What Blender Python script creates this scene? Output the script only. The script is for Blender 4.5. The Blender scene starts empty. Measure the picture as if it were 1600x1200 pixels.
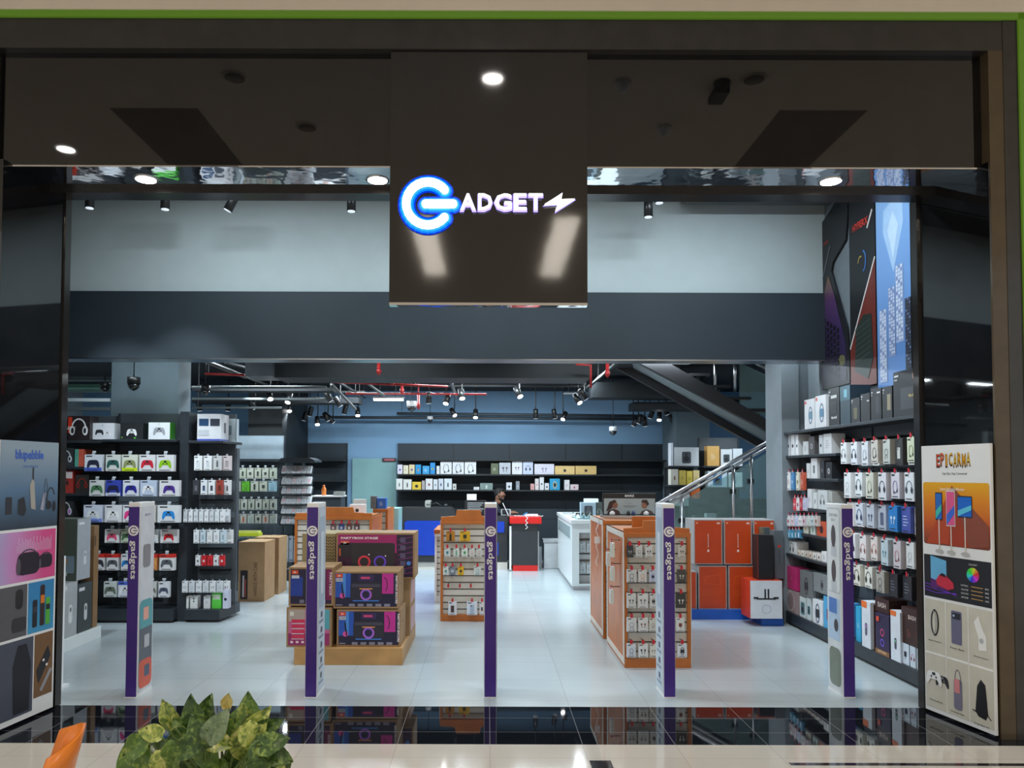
import bpy, math, random
from mathutils import Matrix, Vector, Euler
random.seed(7)
S = bpy.context.scene
COL = S.collection
PI = math.pi

# ------------------------------------------------------------------ camera
F, CX, CY, EYE = 1200.0, 762.0, 697.0, 1.755
PITCH, ROLL = math.radians(2.0), math.radians(0.17)
cam_d = bpy.data.cameras.new('camera')
cam = bpy.data.objects.new('camera', cam_d); COL.objects.link(cam)
cam.location = (0, 0, EYE)
RM = Matrix.Rotation(PI/2 + PITCH, 3, 'X') @ Matrix.Rotation(ROLL, 3, 'Z')
cam.rotation_euler = RM.to_euler()
cam_d.sensor_width = 36; cam_d.sensor_fit = 'HORIZONTAL'
cam_d.lens = F/1600*36
cam_d.shift_x = (800-CX)/1600
cam_d.shift_y = (CY-600)/1600*1.0
cam_d.clip_start = .05; cam_d.clip_end = 200
S.camera = cam
S.view_settings.view_transform = 'Standard'; S.view_settings.look = 'None'
S.view_settings.gamma = 1; S.view_settings.use_curve_mapping = False
S.view_settings.exposure = 0.0
S.cycles.max_bounces = 7; S.cycles.diffuse_bounces = 3; S.cycles.glossy_bounces = 4
S.cycles.sample_clamp_indirect = 4.0
S.cycles.caustics_reflective = False; S.cycles.caustics_refractive = False

def W(px, py, Y):
    "photo pixel + distance in front of the camera -> world X, Z"
    d = RM @ Vector(((px-CX)/F, (CY-py)/F, -1))
    t = Y/d.y
    return d.x*t, EYE + d.z*t
def X(px, Y, py=850): return W(px, py, Y)[0]
def Z(py, Y, px=762): return W(px, py, Y)[1]
def GY(py, px=762):
    d = RM @ Vector(((px-CX)/F, (CY-py)/F, -1))
    return -EYE/d.z*d.y

# ------------------------------------------------------------------ world + large lights
wd = bpy.data.worlds.new('world'); S.world = wd; wd.use_nodes = True
wd.node_tree.nodes['Background'].inputs[0].default_value = (.8, .78, .74, 1)
wd.node_tree.nodes['Background'].inputs[1].default_value = .85

def area(name, loc, sx, sy, power, col, rot=(0,0,0)):
    l = bpy.data.lights.new(name, 'AREA'); l.shape = 'RECTANGLE'; l.size = sx; l.size_y = sy
    l.energy = power; l.color = col
    o = bpy.data.objects.new(name, l); COL.objects.link(o); o.location = loc; o.rotation_euler = rot
    return o
def spot(loc, target, power, col, ang=60, size=.04, blend=.6):
    l = bpy.data.lights.new('spot_beam', 'SPOT'); l.energy = power; l.color = col
    l.spot_size = math.radians(ang); l.spot_blend = blend; l.shadow_soft_size = size
    o = bpy.data.objects.new('spot_beam', l); COL.objects.link(o); o.location = loc
    o.rotation_euler = (Vector(target)-Vector(loc)).to_track_quat('-Z', 'Y').to_euler()
    return o
COOL = (.80, .93, 1.0); WARM = (1, .88, .72)
ZC = 3.42           # underside of the shop's ground floor slab
for (x, y, p) in ((-3.2, 11.0, 80), (-.2, 11.0, 80), (2.4, 11.0, 70), (-5.6, 11.0, 50), (-2.0, 12.9, 80), (-.4, 12.9, 80), (1.1, 12.9, 80), (5.0, 11.0, 50)):  # unseen slim area lamps, added above the ducts to fill the shop
    area('added_ceiling_fill', (x, y, 3.40), 1.3, .09, p, COOL)
for (x, y, p) in ((-4.0, 8.8, 30), (-1.4, 8.8, 34), (1.2, 8.8, 34), (3.0, 8.8, 26)):  # lamps added out of view behind the band to light product fronts
    area('added_ceiling_fill', (x, y, 3.40), 1.3, .09, p, COOL)
for (x, y, p) in ((-2.6, 6.9, 60), (0, 6.9, 60), (2.3, 6.9, 60)):  # unseen area lamps added as fill for the upper void
    area('added_upper_fill', (x, y, 4.93), 1.2, .12, p, COOL)
for (x, tx, ty, tz, p) in ((-4.15, -4.0, 9.0, 1.2, 230), (-3.4, -3.3, 9.2, 1.3, 190), (-2.7, -1.3, 7.2, .6, 110), (-1.4, 1.3, 7.0, .8, 120), (1.7, 3.6, 7.0, 1.3, 250), (1.85, 3.6, 8.2, 1.4, 240)):  # added spots, away from the track fixtures, brightening shelves and cartons
    spot((x, 6.8, 4.7), (tx, ty, tz), p*1.2, COOL, 38)
for (x, y, z, tx, ty, tz, p) in ((3.4, 11.7, 3.1, 3.6, 13.1, 1.8, 90), (4.3, 11.7, 3.1, 4.2, 13.1, 1.8, 90), (-3.6, 11.7, 3.1, -3.9, 13.2, 2.0, 90), (-2.9, 11.3, 3.1, -3.1, 12.6, 1.3, 70)):  # spots added without fixtures to brighten the rear displays
    spot((x, y, z), (tx, ty, tz), p, COOL, 50)
for (x, y, p) in ((-2.2, 1.4, 50), (2.4, 1.4, 50), (-3.6, -3, 50), (3.6, -3, 50)):
    area('mall_light_glow', (x, y, 4.97), 1.4, .12, p, WARM)

# ------------------------------------------------------------------ materials
_m = {}
def mat(name, col, rough=.5, metal=0., spec=.5, emit=None, es=0., bump=0., bscale=30., var=.06, nscale=6., ior=1.5, trans=0., alpha=1.):
    if name in _m: return _m[name]
    m = bpy.data.materials.new(name); m.use_nodes = True; nt = m.node_tree
    b = nt.nodes['Principled BSDF']
    b.inputs['Roughness'].default_value = rough; b.inputs['Metallic'].default_value = metal
    b.inputs['Specular IOR Level'].default_value = spec; b.inputs['IOR'].default_value = ior
    b.inputs['Transmission Weight'].default_value = trans; b.inputs['Alpha'].default_value = alpha
    tc = nt.nodes.new('ShaderNodeTexCoord')
    if var > 0:
        n = nt.nodes.new('ShaderNodeTexNoise'); n.inputs['Scale'].default_value = nscale
        nt.links.new(tc.outputs['Object'], n.inputs['Vector'])
        r = nt.nodes.new('ShaderNodeValToRGB')
        r.color_ramp.elements[0].position = .3; r.color_ramp.elements[1].position = .7
        r.color_ramp.elements[0].color = tuple(c*(1-var) for c in col)+(1,)
        r.color_ramp.elements[1].color = tuple(min(1, c*(1+var)) for c in col)+(1,)
        nt.links.new(n.outputs['Fac'], r.inputs['Fac']); nt.links.new(r.outputs['Color'], b.inputs['Base Color'])
    else: b.inputs['Base Color'].default_value = tuple(col)+(1,)
    if bump > 0:
        n2 = nt.nodes.new('ShaderNodeTexNoise'); n2.inputs['Scale'].default_value = bscale
        nt.links.new(tc.outputs['Object'], n2.inputs['Vector'])
        bp = nt.nodes.new('ShaderNodeBump'); bp.inputs['Strength'].default_value = bump; bp.inputs['Distance'].default_value = .01
        nt.links.new(n2.outputs['Fac'], bp.inputs['Height']); nt.links.new(bp.outputs['Normal'], b.inputs['Normal'])
    if emit: 
        b.inputs['Emission Color'].default_value = tuple(emit)+(1,); b.inputs['Emission Strength'].default_value = es
    _m[name] = m; return m
def srgb(h):
    r = [int(h[i:i+2], 16)/255 for i in (0, 2, 4)]
    return tuple(c/12.92 if c <= .04045 else ((c+.055)/1.055)**2.4 for c in r)
def C(h):      # printed card / plastic of a hex colour
    return mat('print_'+h, srgb(h), .42, var=.05, nscale=9)
def tiles(name, col, joint, tw, th, rough, ox=0., oy=0., var=.05, jw=.004, rv=.1, streak=True):
    m = bpy.data.materials.new(name); m.use_nodes = True; nt = m.node_tree; b = nt.nodes['Principled BSDF']
    tc = nt.nodes.new('ShaderNodeTexCoord'); mp = nt.nodes.new('ShaderNodeMapping'); mp.inputs['Location'].default_value = (ox, oy, 0)
    nt.links.new(tc.outputs['Object'], mp.inputs['Vector'])
    br = nt.nodes.new('ShaderNodeTexBrick'); br.offset = 0; br.inputs['Scale'].default_value = 1
    br.inputs['Brick Width'].default_value = tw; br.inputs['Row Height'].default_value = th
    br.inputs['Mortar Size'].default_value = jw; br.inputs['Mortar Smooth'].default_value = 0
    br.inputs['Color1'].default_value = tuple(col)+(1,); br.inputs['Color2'].default_value = tuple(c*(1-var) for c in col)+(1,)
    br.inputs['Mortar'].default_value = tuple(joint)+(1,)
    nt.links.new(mp.outputs['Vector'], br.inputs['Vector']); nt.links.new(br.outputs['Color'], b.inputs['Base Color'])
    n = nt.nodes.new('ShaderNodeTexNoise'); n.inputs['Scale'].default_value = 2.2; n.inputs['Detail'].default_value = 6
    mp2 = nt.nodes.new('ShaderNodeMapping'); mp2.inputs['Scale'].default_value = (1, 3.5, 1)
    nt.links.new(tc.outputs['Object'], mp2.inputs['Vector']); nt.links.new(mp2.outputs['Vector'], n.inputs['Vector'])
    mr = nt.nodes.new('ShaderNodeMapRange'); mr.inputs['To Min'].default_value = rough; mr.inputs['To Max'].default_value = rough+rv
    nt.links.new(n.outputs['Fac'], mr.inputs['Value']); nt.links.new(mr.outputs['Result'], b.inputs['Roughness'])
    return m
def ramp_mat(name, stops, axis='Z', lo=0., hi=1., rough=.4, ang=0., noise=0., nscale=3.):
    "printed artwork: a colour blend running along one axis of the object"
    m = bpy.data.materials.new(name); m.use_nodes = True; nt = m.node_tree; b = nt.nodes['Principled BSDF']
    b.inputs['Roughness'].default_value = rough
    tc = nt.nodes.new('ShaderNodeTexCoord'); sp = nt.nodes.new('ShaderNodeSeparateXYZ')
    nt.links.new(tc.outputs['Object'], sp.inputs[0])
    mr = nt.nodes.new('ShaderNodeMapRange'); mr.inputs['From Min'].default_value = lo; mr.inputs['From Max'].default_value = hi
    src = sp.outputs[axis]
    if noise:
        n = nt.nodes.new('ShaderNodeTexNoise'); n.inputs['Scale'].default_value = nscale; nt.links.new(tc.outputs['Object'], n.inputs['Vector'])
        ma = nt.nodes.new('ShaderNodeMath'); ma.operation = 'MULTIPLY_ADD'; ma.inputs[1].default_value = noise
        nt.links.new(n.outputs['Fac'], ma.inputs[0]); nt.links.new(src, ma.inputs[2]); src = ma.outputs[0]
    nt.links.new(src, mr.inputs['Value'])
    r = nt.nodes.new('ShaderNodeValToRGB'); cr = r.color_ramp
    while len(cr.elements) < len(stops): cr.elements.new(.5)
    for e, (p, c) in zip(cr.elements, stops): e.position = p; e.color = srgb(c)+(1,)
    nt.links.new(mr.outputs['Result'], r.inputs['Fac']); nt.links.new(r.outputs['Color'], b.inputs['Base Color'])
    _m[name] = m; return m

M_black_gloss = mat('glossy_black_glass', (.006, .006, .007), .03, spec=.5, ior=1.72, var=.3)
M_board = mat('glossy_black_acrylic', (.006, .006, .007), .07, spec=.5, ior=1.75, var=.3, bump=.06, bscale=3)
M_mirror = mat('mirror_steel', (.82, .82, .84), .04, 1, bump=.22, bscale=5, var=.03)
M_steel = mat('brushed_steel', (.55, .56, .58), .28, 1, var=.05)
M_frame = mat('dark_grey_tile', (.035, .034, .034), .16, var=.12, ior=1.55)
M_frameb = mat('painted_reflection_tile', (.085, .062, .036), .14, var=.1)  # brown is the mall's reflection painted into the base colour
M_green = mat('green_edge_light', (.06, .15, .01), .5, emit=(.09, .18, .012), es=.5, var=0)
M_cream = mat('cream_plaster', (.80, .72, .60), .8, var=.02)
M_trough = mat('brown_ceiling_slot', (.20, .17, .13), .7)
M_greywall = mat('light_grey_paint', (.52, .60, .62), .85, var=.02)
M_bluewall = mat('blue_grey_paint', (.23, .40, .60), .8, var=.04, nscale=.8)
M_band = mat('dark_slate_panel', (.024, .036, .048), .6, var=.12, nscale=1.2)
M_col = mat('grey_column_paint', (.14, .19, .22), .75, var=.04)
M_colr = mat('pale_grey_column_paint', (.19, .225, .255), .75, var=.04)
M_ceil = mat('black_ceiling', (.012, .014, .017), .85)
M_duct = mat('dark_duct', (.014, .018, .021), .55, var=.15)
M_ductl = mat('galvanised_duct', (.09, .105, .11), .5)
M_red = mat('red_pipe', (.38, .02, .02), .45)
M_shelf = mat('dark_shelf_metal', (.022, .028, .035), .4, var=.15)
M_shelfl = mat('grey_back_panel', (.075, .09, .105), .45, var=.1)
M_hook = mat('black_wire', (.015, .015, .017), .35, .5)
M_can = mat('black_lamp_metal', (.014, .014, .015), .35, var=.2)
M_lens = mat('lamp_lens_lit', (1, 1, 1), .3, emit=(1, 1, 1), es=14, var=0)
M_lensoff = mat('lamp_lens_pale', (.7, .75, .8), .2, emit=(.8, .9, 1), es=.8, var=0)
M_lensw = mat('downlight_lit', (1, 1, 1), .3, emit=(1, .93, .86), es=30, var=0)
M_tube = mat('tube_lit', (1, 1, 1), .3, emit=(.9, .97, 1), es=9, var=0)
M_wood = mat('orange_cherry_wood', (.50, .145, .025), .38, var=.12, nscale=5)
M_wood2 = mat('pale_oak_wood', (.48, .27, .10), .45, var=.15, nscale=5)
M_card = mat('brown_cardboard', (.36, .22, .11), .75, var=.08)
M_slat = mat('cream_slatwall', (.66, .62, .56), .5, var=.03)
M_white = mat('white_laminate', (.74, .79, .80), .3, var=.02)
M_whitep = mat('white_plastic', (.82, .84, .86), .35, var=.02)
M_glass = mat('clear_glass', (.75, .93, .9), .02, trans=1., var=0, ior=1.45)
M_frost = mat('frosted_teal_glass', (.30, .52, .53), .25, var=.03)
M_blue = mat('bright_blue_laminate', (.005, .045, .42), .35)
M_blue2 = mat('royal_blue_plinth', (.01, .10, .50), .4)
M_redl = mat('red_laminate', (.62, .015, .012), .3)
M_char = mat('charcoal_laminate', (.028, .03, .033), .4)
M_purple = mat('purple_vinyl', (.045, .014, .21), .4, var=.05)
M_black = mat('black_plastic', (.012, .012, .013), .4)
M_cable = mat('white_cable', (.8, .8, .82), .4)
M_floor = tiles('white_floor_tile', (.47, .53, .56), (.39, .44, .465), .6, .6, .13, ox=-.02, oy=.01, rv=.14)
M_granite = tiles('black_granite_tile', (.006, .007, .01), (.20, .20, .20), .6, .3, .02, ox=-.02, oy=.13, rv=.02, jw=.002)
M_beige = tiles('beige_floor_tile', (.55, .50, .44), (.45, .40, .34), .6, .6, .05, ox=-.02, rv=.05, jw=.003)
M_inlay = mat('dark_stone_inlay', (.02, .015, .018), .06)

# ------------------------------------------------------------------ mesh builder
_txt = {}
def text2d(s, bold=0.0, sp=1.0):
    k = (s, bold, sp)
    if k not in _txt:
        cu = bpy.data.curves.new('lettering', 'FONT'); cu.body = s; cu.size = 1; cu.resolution_u = 2
        cu.offset = bold; cu.space_character = sp
        o = bpy.data.objects.new('lettering', cu); COL.objects.link(o)
        bpy.context.view_layer.update()
        me = bpy.data.meshes.new_from_object(o)
        vs = [(v.co.x, v.co.y) for v in me.vertices]; fs = [tuple(p.vertices) for p in me.polygons]
        bpy.data.objects.remove(o); bpy.data.curves.remove(cu); bpy.data.meshes.remove(me)
        x0 = min(v[0] for v in vs); x1 = max(v[0] for v in vs); y0 = min(v[1] for v in vs); y1 = max(v[1] for v in vs)
        _txt[k] = ([((a-x0), (b-y0)) for a, b in vs], fs, x1-x0, y1-y0)
    return _txt[k]
class MB:
    def __init__(s): s.v = []; s.f = []; s.mi = []; s.m = []; s.M = Matrix.Identity(4); s.sm = []
    def k(s, m):
        if isinstance(m, str): m = C(m)
        if m not in s.m: s.m.append(m)
        return s.m.index(m)
    def add(s, vs, fs, m, smooth=False):
        b = len(s.v); s.v += [tuple(s.M @ Vector(v)) for v in vs]
        s.f += [tuple(i+b for i in f) for f in fs]; s.mi += [s.k(m)]*len(fs); s.sm += [smooth]*len(fs); return s
    def box(s, x0, x1, y0, y1, z0, z1, m):
        if x0 > x1: x0, x1 = x1, x0
        if y0 > y1: y0, y1 = y1, y0
        if z0 > z1: z0, z1 = z1, z0
        v = [(x0,y0,z0),(x1,y0,z0),(x1,y1,z0),(x0,y1,z0),(x0,y0,z1),(x1,y0,z1),(x1,y1,z1),(x0,y1,z1)]
        return s.add(v, [(0,3,2,1),(4,5,6,7),(0,1,5,4),(1,2,6,5),(2,3,7,6),(3,0,4,7)], m)
    def flat(s, pts, y, m):
        "polygon (x,z) facing -Y; points any winding"
        a = sum(pts[i][0]*pts[(i+1) % len(pts)][1]-pts[(i+1) % len(pts)][0]*pts[i][1] for i in range(len(pts)))
        if a < 0: pts = pts[::-1]
        return s.add([(p[0], y, p[1]) for p in pts], [tuple(range(len(pts)))], m)
    def rect(s, x0, x1, z0, z1, y, m): return s.flat([(x0,z0),(x1,z0),(x1,z1),(x0,z1)], y, m)
    def rrect(s, x0, x1, z0, z1, r, y, m):
        p = []
        for cx_, cz_, a0 in ((x1-r, z1-r, 0), (x0+r, z1-r, 90), (x0+r, z0+r, 180), (x1-r, z0+r, 270)):
            for j in range(5):
                a = math.radians(a0+j*22.5); p.append((cx_+r*math.cos(a), cz_+r*math.sin(a)))
        return s.flat(p, y, m)
    def disc(s, x, z, rx, rz, y, m, n=18): return s.flat([(x+rx*math.cos(2*PI*i/n), z+rz*math.sin(2*PI*i/n)) for i in range(n)], y, m)
    def ring(s, x, z, rx, rz, t, y, m, a0=0, a1=360, n=20):
        vs = []; fs = []
        for i in range(n+1):
            a = math.radians(a0+(a1-a0)*i/n)
            for r in (0, t): vs.append((x+(rx-r)*math.cos(a), y, z+(rz-r)*math.sin(a)))
        for i in range(n): fs.append((2*i+1, 2*i, 2*i+2, 2*i+3))
        return s.add(vs, [f[::-1] for f in fs], m)
    def line(s, pts, w, y, m):
        for a, b in zip(pts, pts[1:]):
            d = Vector((b[0]-a[0], b[1]-a[1])); 
            if d.length < 1e-6: continue
            n = Vector((-d.y, d.x)).normalized()*w/2
            s.flat([(a[0]-n.x, a[1]-n.y), (b[0]-n.x, b[1]-n.y), (b[0]+n.x, b[1]+n.y), (a[0]+n.x, a[1]+n.y)], y, m)
        return s
    def prism(s, pts, y0, y1, m):
        "outline (x,z) extruded from y0 (front) to y1"
        a = sum(pts[i][0]*pts[(i+1) % len(pts)][1]-pts[(i+1) % len(pts)][0]*pts[i][1] for i in range(len(pts)))
        if a < 0: pts = pts[::-1]
        n = len(pts); vs = [(p[0], y0, p[1]) for p in pts]+[(p[0], y1, p[1]) for p in pts]
        fs = [tuple(range(n)), tuple(range(2*n-1, n-1, -1))]+[(i, i+n, (i+1) % n+n, (i+1) % n) for i in range(n)]
        return s.add(vs, fs, m)
    def tube(s, pts, r, m, n=6, cap=True):
        P = [Vector(p) for p in pts]; rings = []; vs = []
        rr = r if isinstance(r, (list, tuple)) else [r]*len(P)
        up = None
        for i, p in enumerate(P):
            d = (P[min(i+1, len(P)-1)]-P[max(i-1, 0)]).normalized()
            a = d.orthogonal().normalized() if up is None else (up - d*up.dot(d)).normalized()
            up = a; b = d.cross(a)
            for j in range(n):
                t = 2*PI*j/n; vs.append(p+(a*math.cos(t)+b*math.sin(t))*rr[i])
        fs = [(i*n+j, i*n+(j+1) % n, (i+1)*n+(j+1) % n, (i+1)*n+j) for i in range(len(P)-1) for j in range(n)]
        if cap: fs += [tuple(range(n-1, -1, -1)), tuple((len(P)-1)*n+j for j in range(n))]
        return s.add(vs, fs, m, n > 6)
    def text(s, t, x, z, h, y, m, align='l', bold=0., sp=1., rot=0, w=None):
        vs, fs, tw, th = text2d(t, bold, sp)
        k = h/th; kx = (w/tw) if w else k; r = math.radians(rot); c, sn = math.cos(r), math.sin(r)
        ox = {'l': 0, 'c': -tw*kx/2, 'r': -tw*kx}[align]
        q = []
        for a, b in vs:
            u, v = a*kx+ox, b*k
            q.append((x+u*c-v*sn, y, z+u*sn+v*c))
        return s.add(q, fs, m)
    def build(s, name, parent=None, bevel=0., loc=None, rz=0., mesh_only=False):
        me = bpy.data.meshes.new(name); me.from_pydata(s.v, [], s.f)
        for m in s.m: me.materials.append(m)
        me.polygons.foreach_set('material_index', s.mi); me.polygons.foreach_set('use_smooth', s.sm); me.update()
        if mesh_only: return me
        o = bpy.data.objects.new(name, me); COL.objects.link(o)
        if parent: o.parent = parent
        if loc: o.location = loc
        if rz: o.rotation_euler.z = rz
        if bevel:
            b = o.modifiers.new('bevel', 'BEVEL'); b.width = bevel; b.segments = 2; b.limit_method = 'ANGLE'
        return o
_labels = {}
def tag(o, label, cat, group=None):
    n = len(label.split())
    if label in _labels: print('DUP LABEL', label)
    if n < 4 or n > 16: print('LABEL LENGTH', n, label)
    _labels[label] = 1
    o['label'] = label; o['category'] = cat
    if group: o['group'] = group
    return o
def thing(name, label, cat, loc=(0,0,0), rz=0., group=None):
    o = bpy.data.objects.new(name, None); COL.objects.link(o); o.location = loc; o.rotation_euler.z = rz
    o.empty_display_size = .1
    return tag(o, label, cat, group)
def struct(o): o['kind'] = 'structure'; return o
def inst(name, me, loc, rz, label, cat, group=None, sc=None):
    o = bpy.data.objects.new(name, me); COL.objects.link(o); o.location = loc; o.rotation_euler.z = rz
    if sc: o.scale = sc
    return tag(o, label, cat, group)
ORD = ['first','second','third','fourth','fifth','sixth','seventh','eighth','ninth','tenth','eleventh','twelfth','thirteenth','fourteenth','fifteenth','sixteenth','seventeenth','eighteenth','nineteenth','twentieth']

# ------------------------------------------------------------------ printed pictures for packaging
PAD = [(-.3,.28),(-.12,.3),(.12,.3),(.3,.28),(.42,.18),(.5,-.15),(.48,-.34),(.38,-.36),(.28,-.2),(.2,-.1),(-.2,-.1),(-.28,-.2),(-.38,-.36),(-.48,-.34),(-.5,-.15),(-.42,.18)]
def art(b, kind, x, z, s, y, c, c2='2A2C32'):
    P = lambda pts: [(x+p[0]*s, z+p[1]*s) for p in pts]
    e = .0012
    if kind == 'pad':
        b.flat(P(PAD), y, c)
        for dx in (-.15, .15): b.disc(x+dx*s, z+.02*s, .055*s, .055*s, y-e, c2, 8)
        b.rect(x-.1*s, x+.1*s, z+.1*s, z+.24*s, y-e, c2)
    elif kind == 'headphone':
        b.ring(x, z, .38*s, .5*s, .07*s, y, c, 0, 180, 14)
        for d in (-1, 1): b.disc(x+d*.33*s, z-.12*s, .14*s, .24*s, y-e, c, 12); b.disc(x+d*.31*s, z-.12*s, .07*s, .15*s, y-2*e, c2, 10)
    elif kind == 'neckband':
        b.ring(x, z, .3*s, .45*s, .06*s, y, c, 100, 440, 18); b.disc(x+.28*s, z-.25*s, .07*s, .14*s, y-e, c2, 8); b.disc(x-.15*s, z-.38*s, .07*s, .12*s, y-e, c2, 8)
    elif kind == 'buds':
        for d in (-1, 1):
            b.disc(x+d*.2*s, z+.12*s, .12*s, .12*s, y, c, 10); b.line([(x+d*.2*s, z+.1*s), (x+d*.14*s, z-.3*s)], .07*s, y-e, c)
    elif kind == 'watch':
        b.ring(x, z, .24*s, .46*s, .07*s, y, c); b.rrect(x-.17*s, x+.17*s, z-.2*s, z+.2*s, .05*s, y-e, c2)
    elif kind == 'cable':
        b.ring(x, z+.06*s, .26*s, .28*s, .05*s, y, c); b.line([(x+.1*s, z-.2*s), (x+.22*s, z-.48*s)], .06*s, y-e, c); b.line([(x-.1*s, z-.2*s), (x-.2*s, z-.48*s)], .06*s, y-e, c)
    elif kind == 'charger':
        b.rrect(x-.22*s, x+.22*s, z-.2*s, z+.3*s, .06*s, y, c); b.line([(x, z-.2*s), (x, z-.45*s)], .05*s, y-e, c2); b.disc(x, z+.1*s, .07*s, .07*s, y-e, c2, 8)
    elif kind == 'speaker':
        b.rrect(x-.35*s, x+.35*s, z-.45*s, z+.45*s, .12*s, y, c); b.disc(x, z-.1*s, .22*s, .22*s, y-e, c2); b.disc(x, z+.25*s, .1*s, .1*s, y-e, c2)
    elif kind == 'bottle':
        b.rrect(x-.14*s, x+.14*s, z-.48*s, z+.3*s, .08*s, y, c); b.rect(x-.07*s, x+.07*s, z+.3*s, z+.48*s, y-e, c2)
    elif kind == 'phone':
        b.rrect(x-.22*s, x+.22*s, z-.45*s, z+.45*s, .06*s, y, c); b.disc(x-.08*s, z+.32*s, .07*s, .07*s, y-e, c2, 8)
    elif kind == 'round':
        b.disc(x, z, .34*s, .34*s, y, c); b.disc(x, z, .2*s, .2*s, y-e, c2); b.disc(x, z, .07*s, .07*s, y-2*e, c)
    elif kind == 'capsule':
        b.rrect(x-.16*s, x+.16*s, z-.45*s, z+.45*s, .15*s, y, c); b.disc(x, z+.2*s, .08*s, .12*s, y-e, c2, 10)
    elif kind == 'lines':
        for i in range(4): b.rect(x-.35*s, x+(.1+.2*((i*7) % 3)/2)*s, z+(.3-.2*i)*s, z+(.36-.2*i)*s, y, c)
_pk = {}
def pack_mesh(w, h, d, body, kind, c, c2='2A2C32', head=None, tab=True, side=None, band=None, label=None):
    "a hanging pack: origin at the hanging hole; front faces -Y"
    key = (w,h,d,body,kind,c,c2,head,tab,side,band,label)
    if key in _pk: return _pk[key]
    b = MB(); t = .03 if tab else 0
    b.box(-w/2, w/2, 0, d, -h-t, -t, side or body)
    b.rect(-w/2+.001, w/2-.001, -h-t+.001, -t-.001, -.001, body)
    if tab: tw = min(w*.13, .02); b.prism([(-tw, -t), (tw, -t), (tw*.8, -.008), (.003, -.008), (.003, -.014), (-.003, -.014), (-.003, -.008), (-tw*.8, -.008)], .001, .004, 'A4ABB4')
    if head: b.box(-w/2-.001, w/2+.001, -.002, d+.001, -t-h*.2, -t+.001, head)
    if band: b.rect(-w/2+.002, w/2-.002, -h-t+.002, -h-t+h*.22, -.002, band)
    b.rect(-w*.4, -w*.05, -t-h*.13, -t-h*.07, -.0035, c2)
    art(b, kind, 0, -t-h*.55, min(w*.9, h*.75), -.003, c, c2)
    b.rect(-w*.35, w*.3, -h-t+h*.06, -h-t+h*.09, -.0035, c2)
    _pk[key] = b.build('hanging_pack', mesh_only=True); return _pk[key]
def carton_mesh(w, h, d, body, arts, side=None, sidearts=()):
    "a standing carton: origin at its base centre; arts = (kind,u,v,s,c,c2) in fractions of w,h"
    key = (w,h,d,body,tuple(arts),side,tuple(sidearts))
    if key in _pk: return _pk[key]
    b = MB(); b.box(-w/2, w/2, -d/2, d/2, 0, h, side or body); b.rect(-w/2+.001, w/2-.001, .001, h-.001, -d/2-.001, body)
    def draw(arts, w, y):
        for i, a in enumerate(arts):
            yy = y-.002-.001*i
            if a[0] == 'rect': b.rect(-w/2+a[1]*w, -w/2+a[2]*w, a[3]*h, a[4]*h, yy, a[5])
            elif a[0] == 'text': b.text(a[1], -w/2+a[2]*w, a[3]*h, a[4]*h, yy, a[5], 'c', .02)
            elif a[0] == 'ring': b.ring(-w/2+a[1]*w, a[2]*h, a[3]*w, a[3]*w, a[4]*w, yy, a[5])
            else: art(b, a[0], -w/2+a[1]*w, a[2]*h, a[3]*min(w, h), yy, a[4], a[5] if len(a) > 5 else '2A2C32')
    draw(arts, w, -d/2)
    if sidearts:
        for ang in (90, -90):     # both ends
            b.M = Matrix.Rotation(math.radians(ang), 4, 'Z'); draw(sidearts, d, -w/2)
        b.M = Matrix.Identity(4)
    _pk[key] = b.build('carton', mesh_only=True); return _pk[key]

# ================================================================== THE SETTING
YF = 5.15                                    # front of the mall frame
YT = GY(1104); YB = GY(1163)                 # black strip from YB to YT
def sbox(name, x0, x1, y0, y1, z0, z1, m):
    return struct(MB().box(x0, x1, y0, y1, z0, z1, m).build(name))
sbox('floor', -8.4, 7.2, YT, 16.2, -.1, 0, M_floor)
sbox('trim_1', -8.4, 7.2, YB, YT, -.1, 0, M_granite)
sbox('floor', -8.4, 7.2, -8, YB, -.1, 0, M_beige)
b = MB(); x0 = X(922, 4.72, 1190)
b.box(x0, x0+.13, 4.3, GY(1188), -.05, .001, M_inlay)
b.box(X(1235, 4.7, 1192), 5, GY(1194.5), GY(1190.5), -.05, .001, M_inlay)
struct(b.build('trim_2'))
YM = 8.6                                     # mezzanine front
YBK = 15.6                                   # rear wall
XR = X(1290, YM, 460)                        # right wall of the hall
sbox('wall_back', -8.4, 7.2, YBK, YBK+.15, 0, 3.6, M_bluewall)
sbox('wall_left', -8.4, -8.25, 5.9, YBK, 0, 5.2, M_greywall)
sbox('wall_right', XR, XR+.15, 5.85, 9.1, 0, 5.2, M_colr)
sbox('wall_stair_side', 6.8, 6.95, YM+.6, YBK, 0, 5.2, M_bluewall)
zb = Z(458, YM)
sbox('wall_mezzanine', -8.3, XR, YM, YM+.12, zb-.02, 5.0, M_greywall)
b = MB(); b.box(-8.3, XR, YM-.05, YM+.2, Z(562, YM), zb, M_band); b.box(-8.3, XR, YM-.055, YM+.2, Z(562, YM)-.012, Z(562, YM), M_steel)
struct(b.build('trim_3'))
sbox('ceiling', -8.3, 7.2, YM+.12, YBK, ZC, ZC+.15, M_ceil)
sbox('ceiling', -8.3, 7.2, 5.7, YM+.12, 5.0, 5.15, M_ceil)
sbox('wall_left', -8.3, -3.8, 5.75, 5.9, 0, 5.0, M_ceil)
sbox('wall_right', XR, 7.2, 5.75, 5.9, 0, 5.0, M_ceil)
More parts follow.
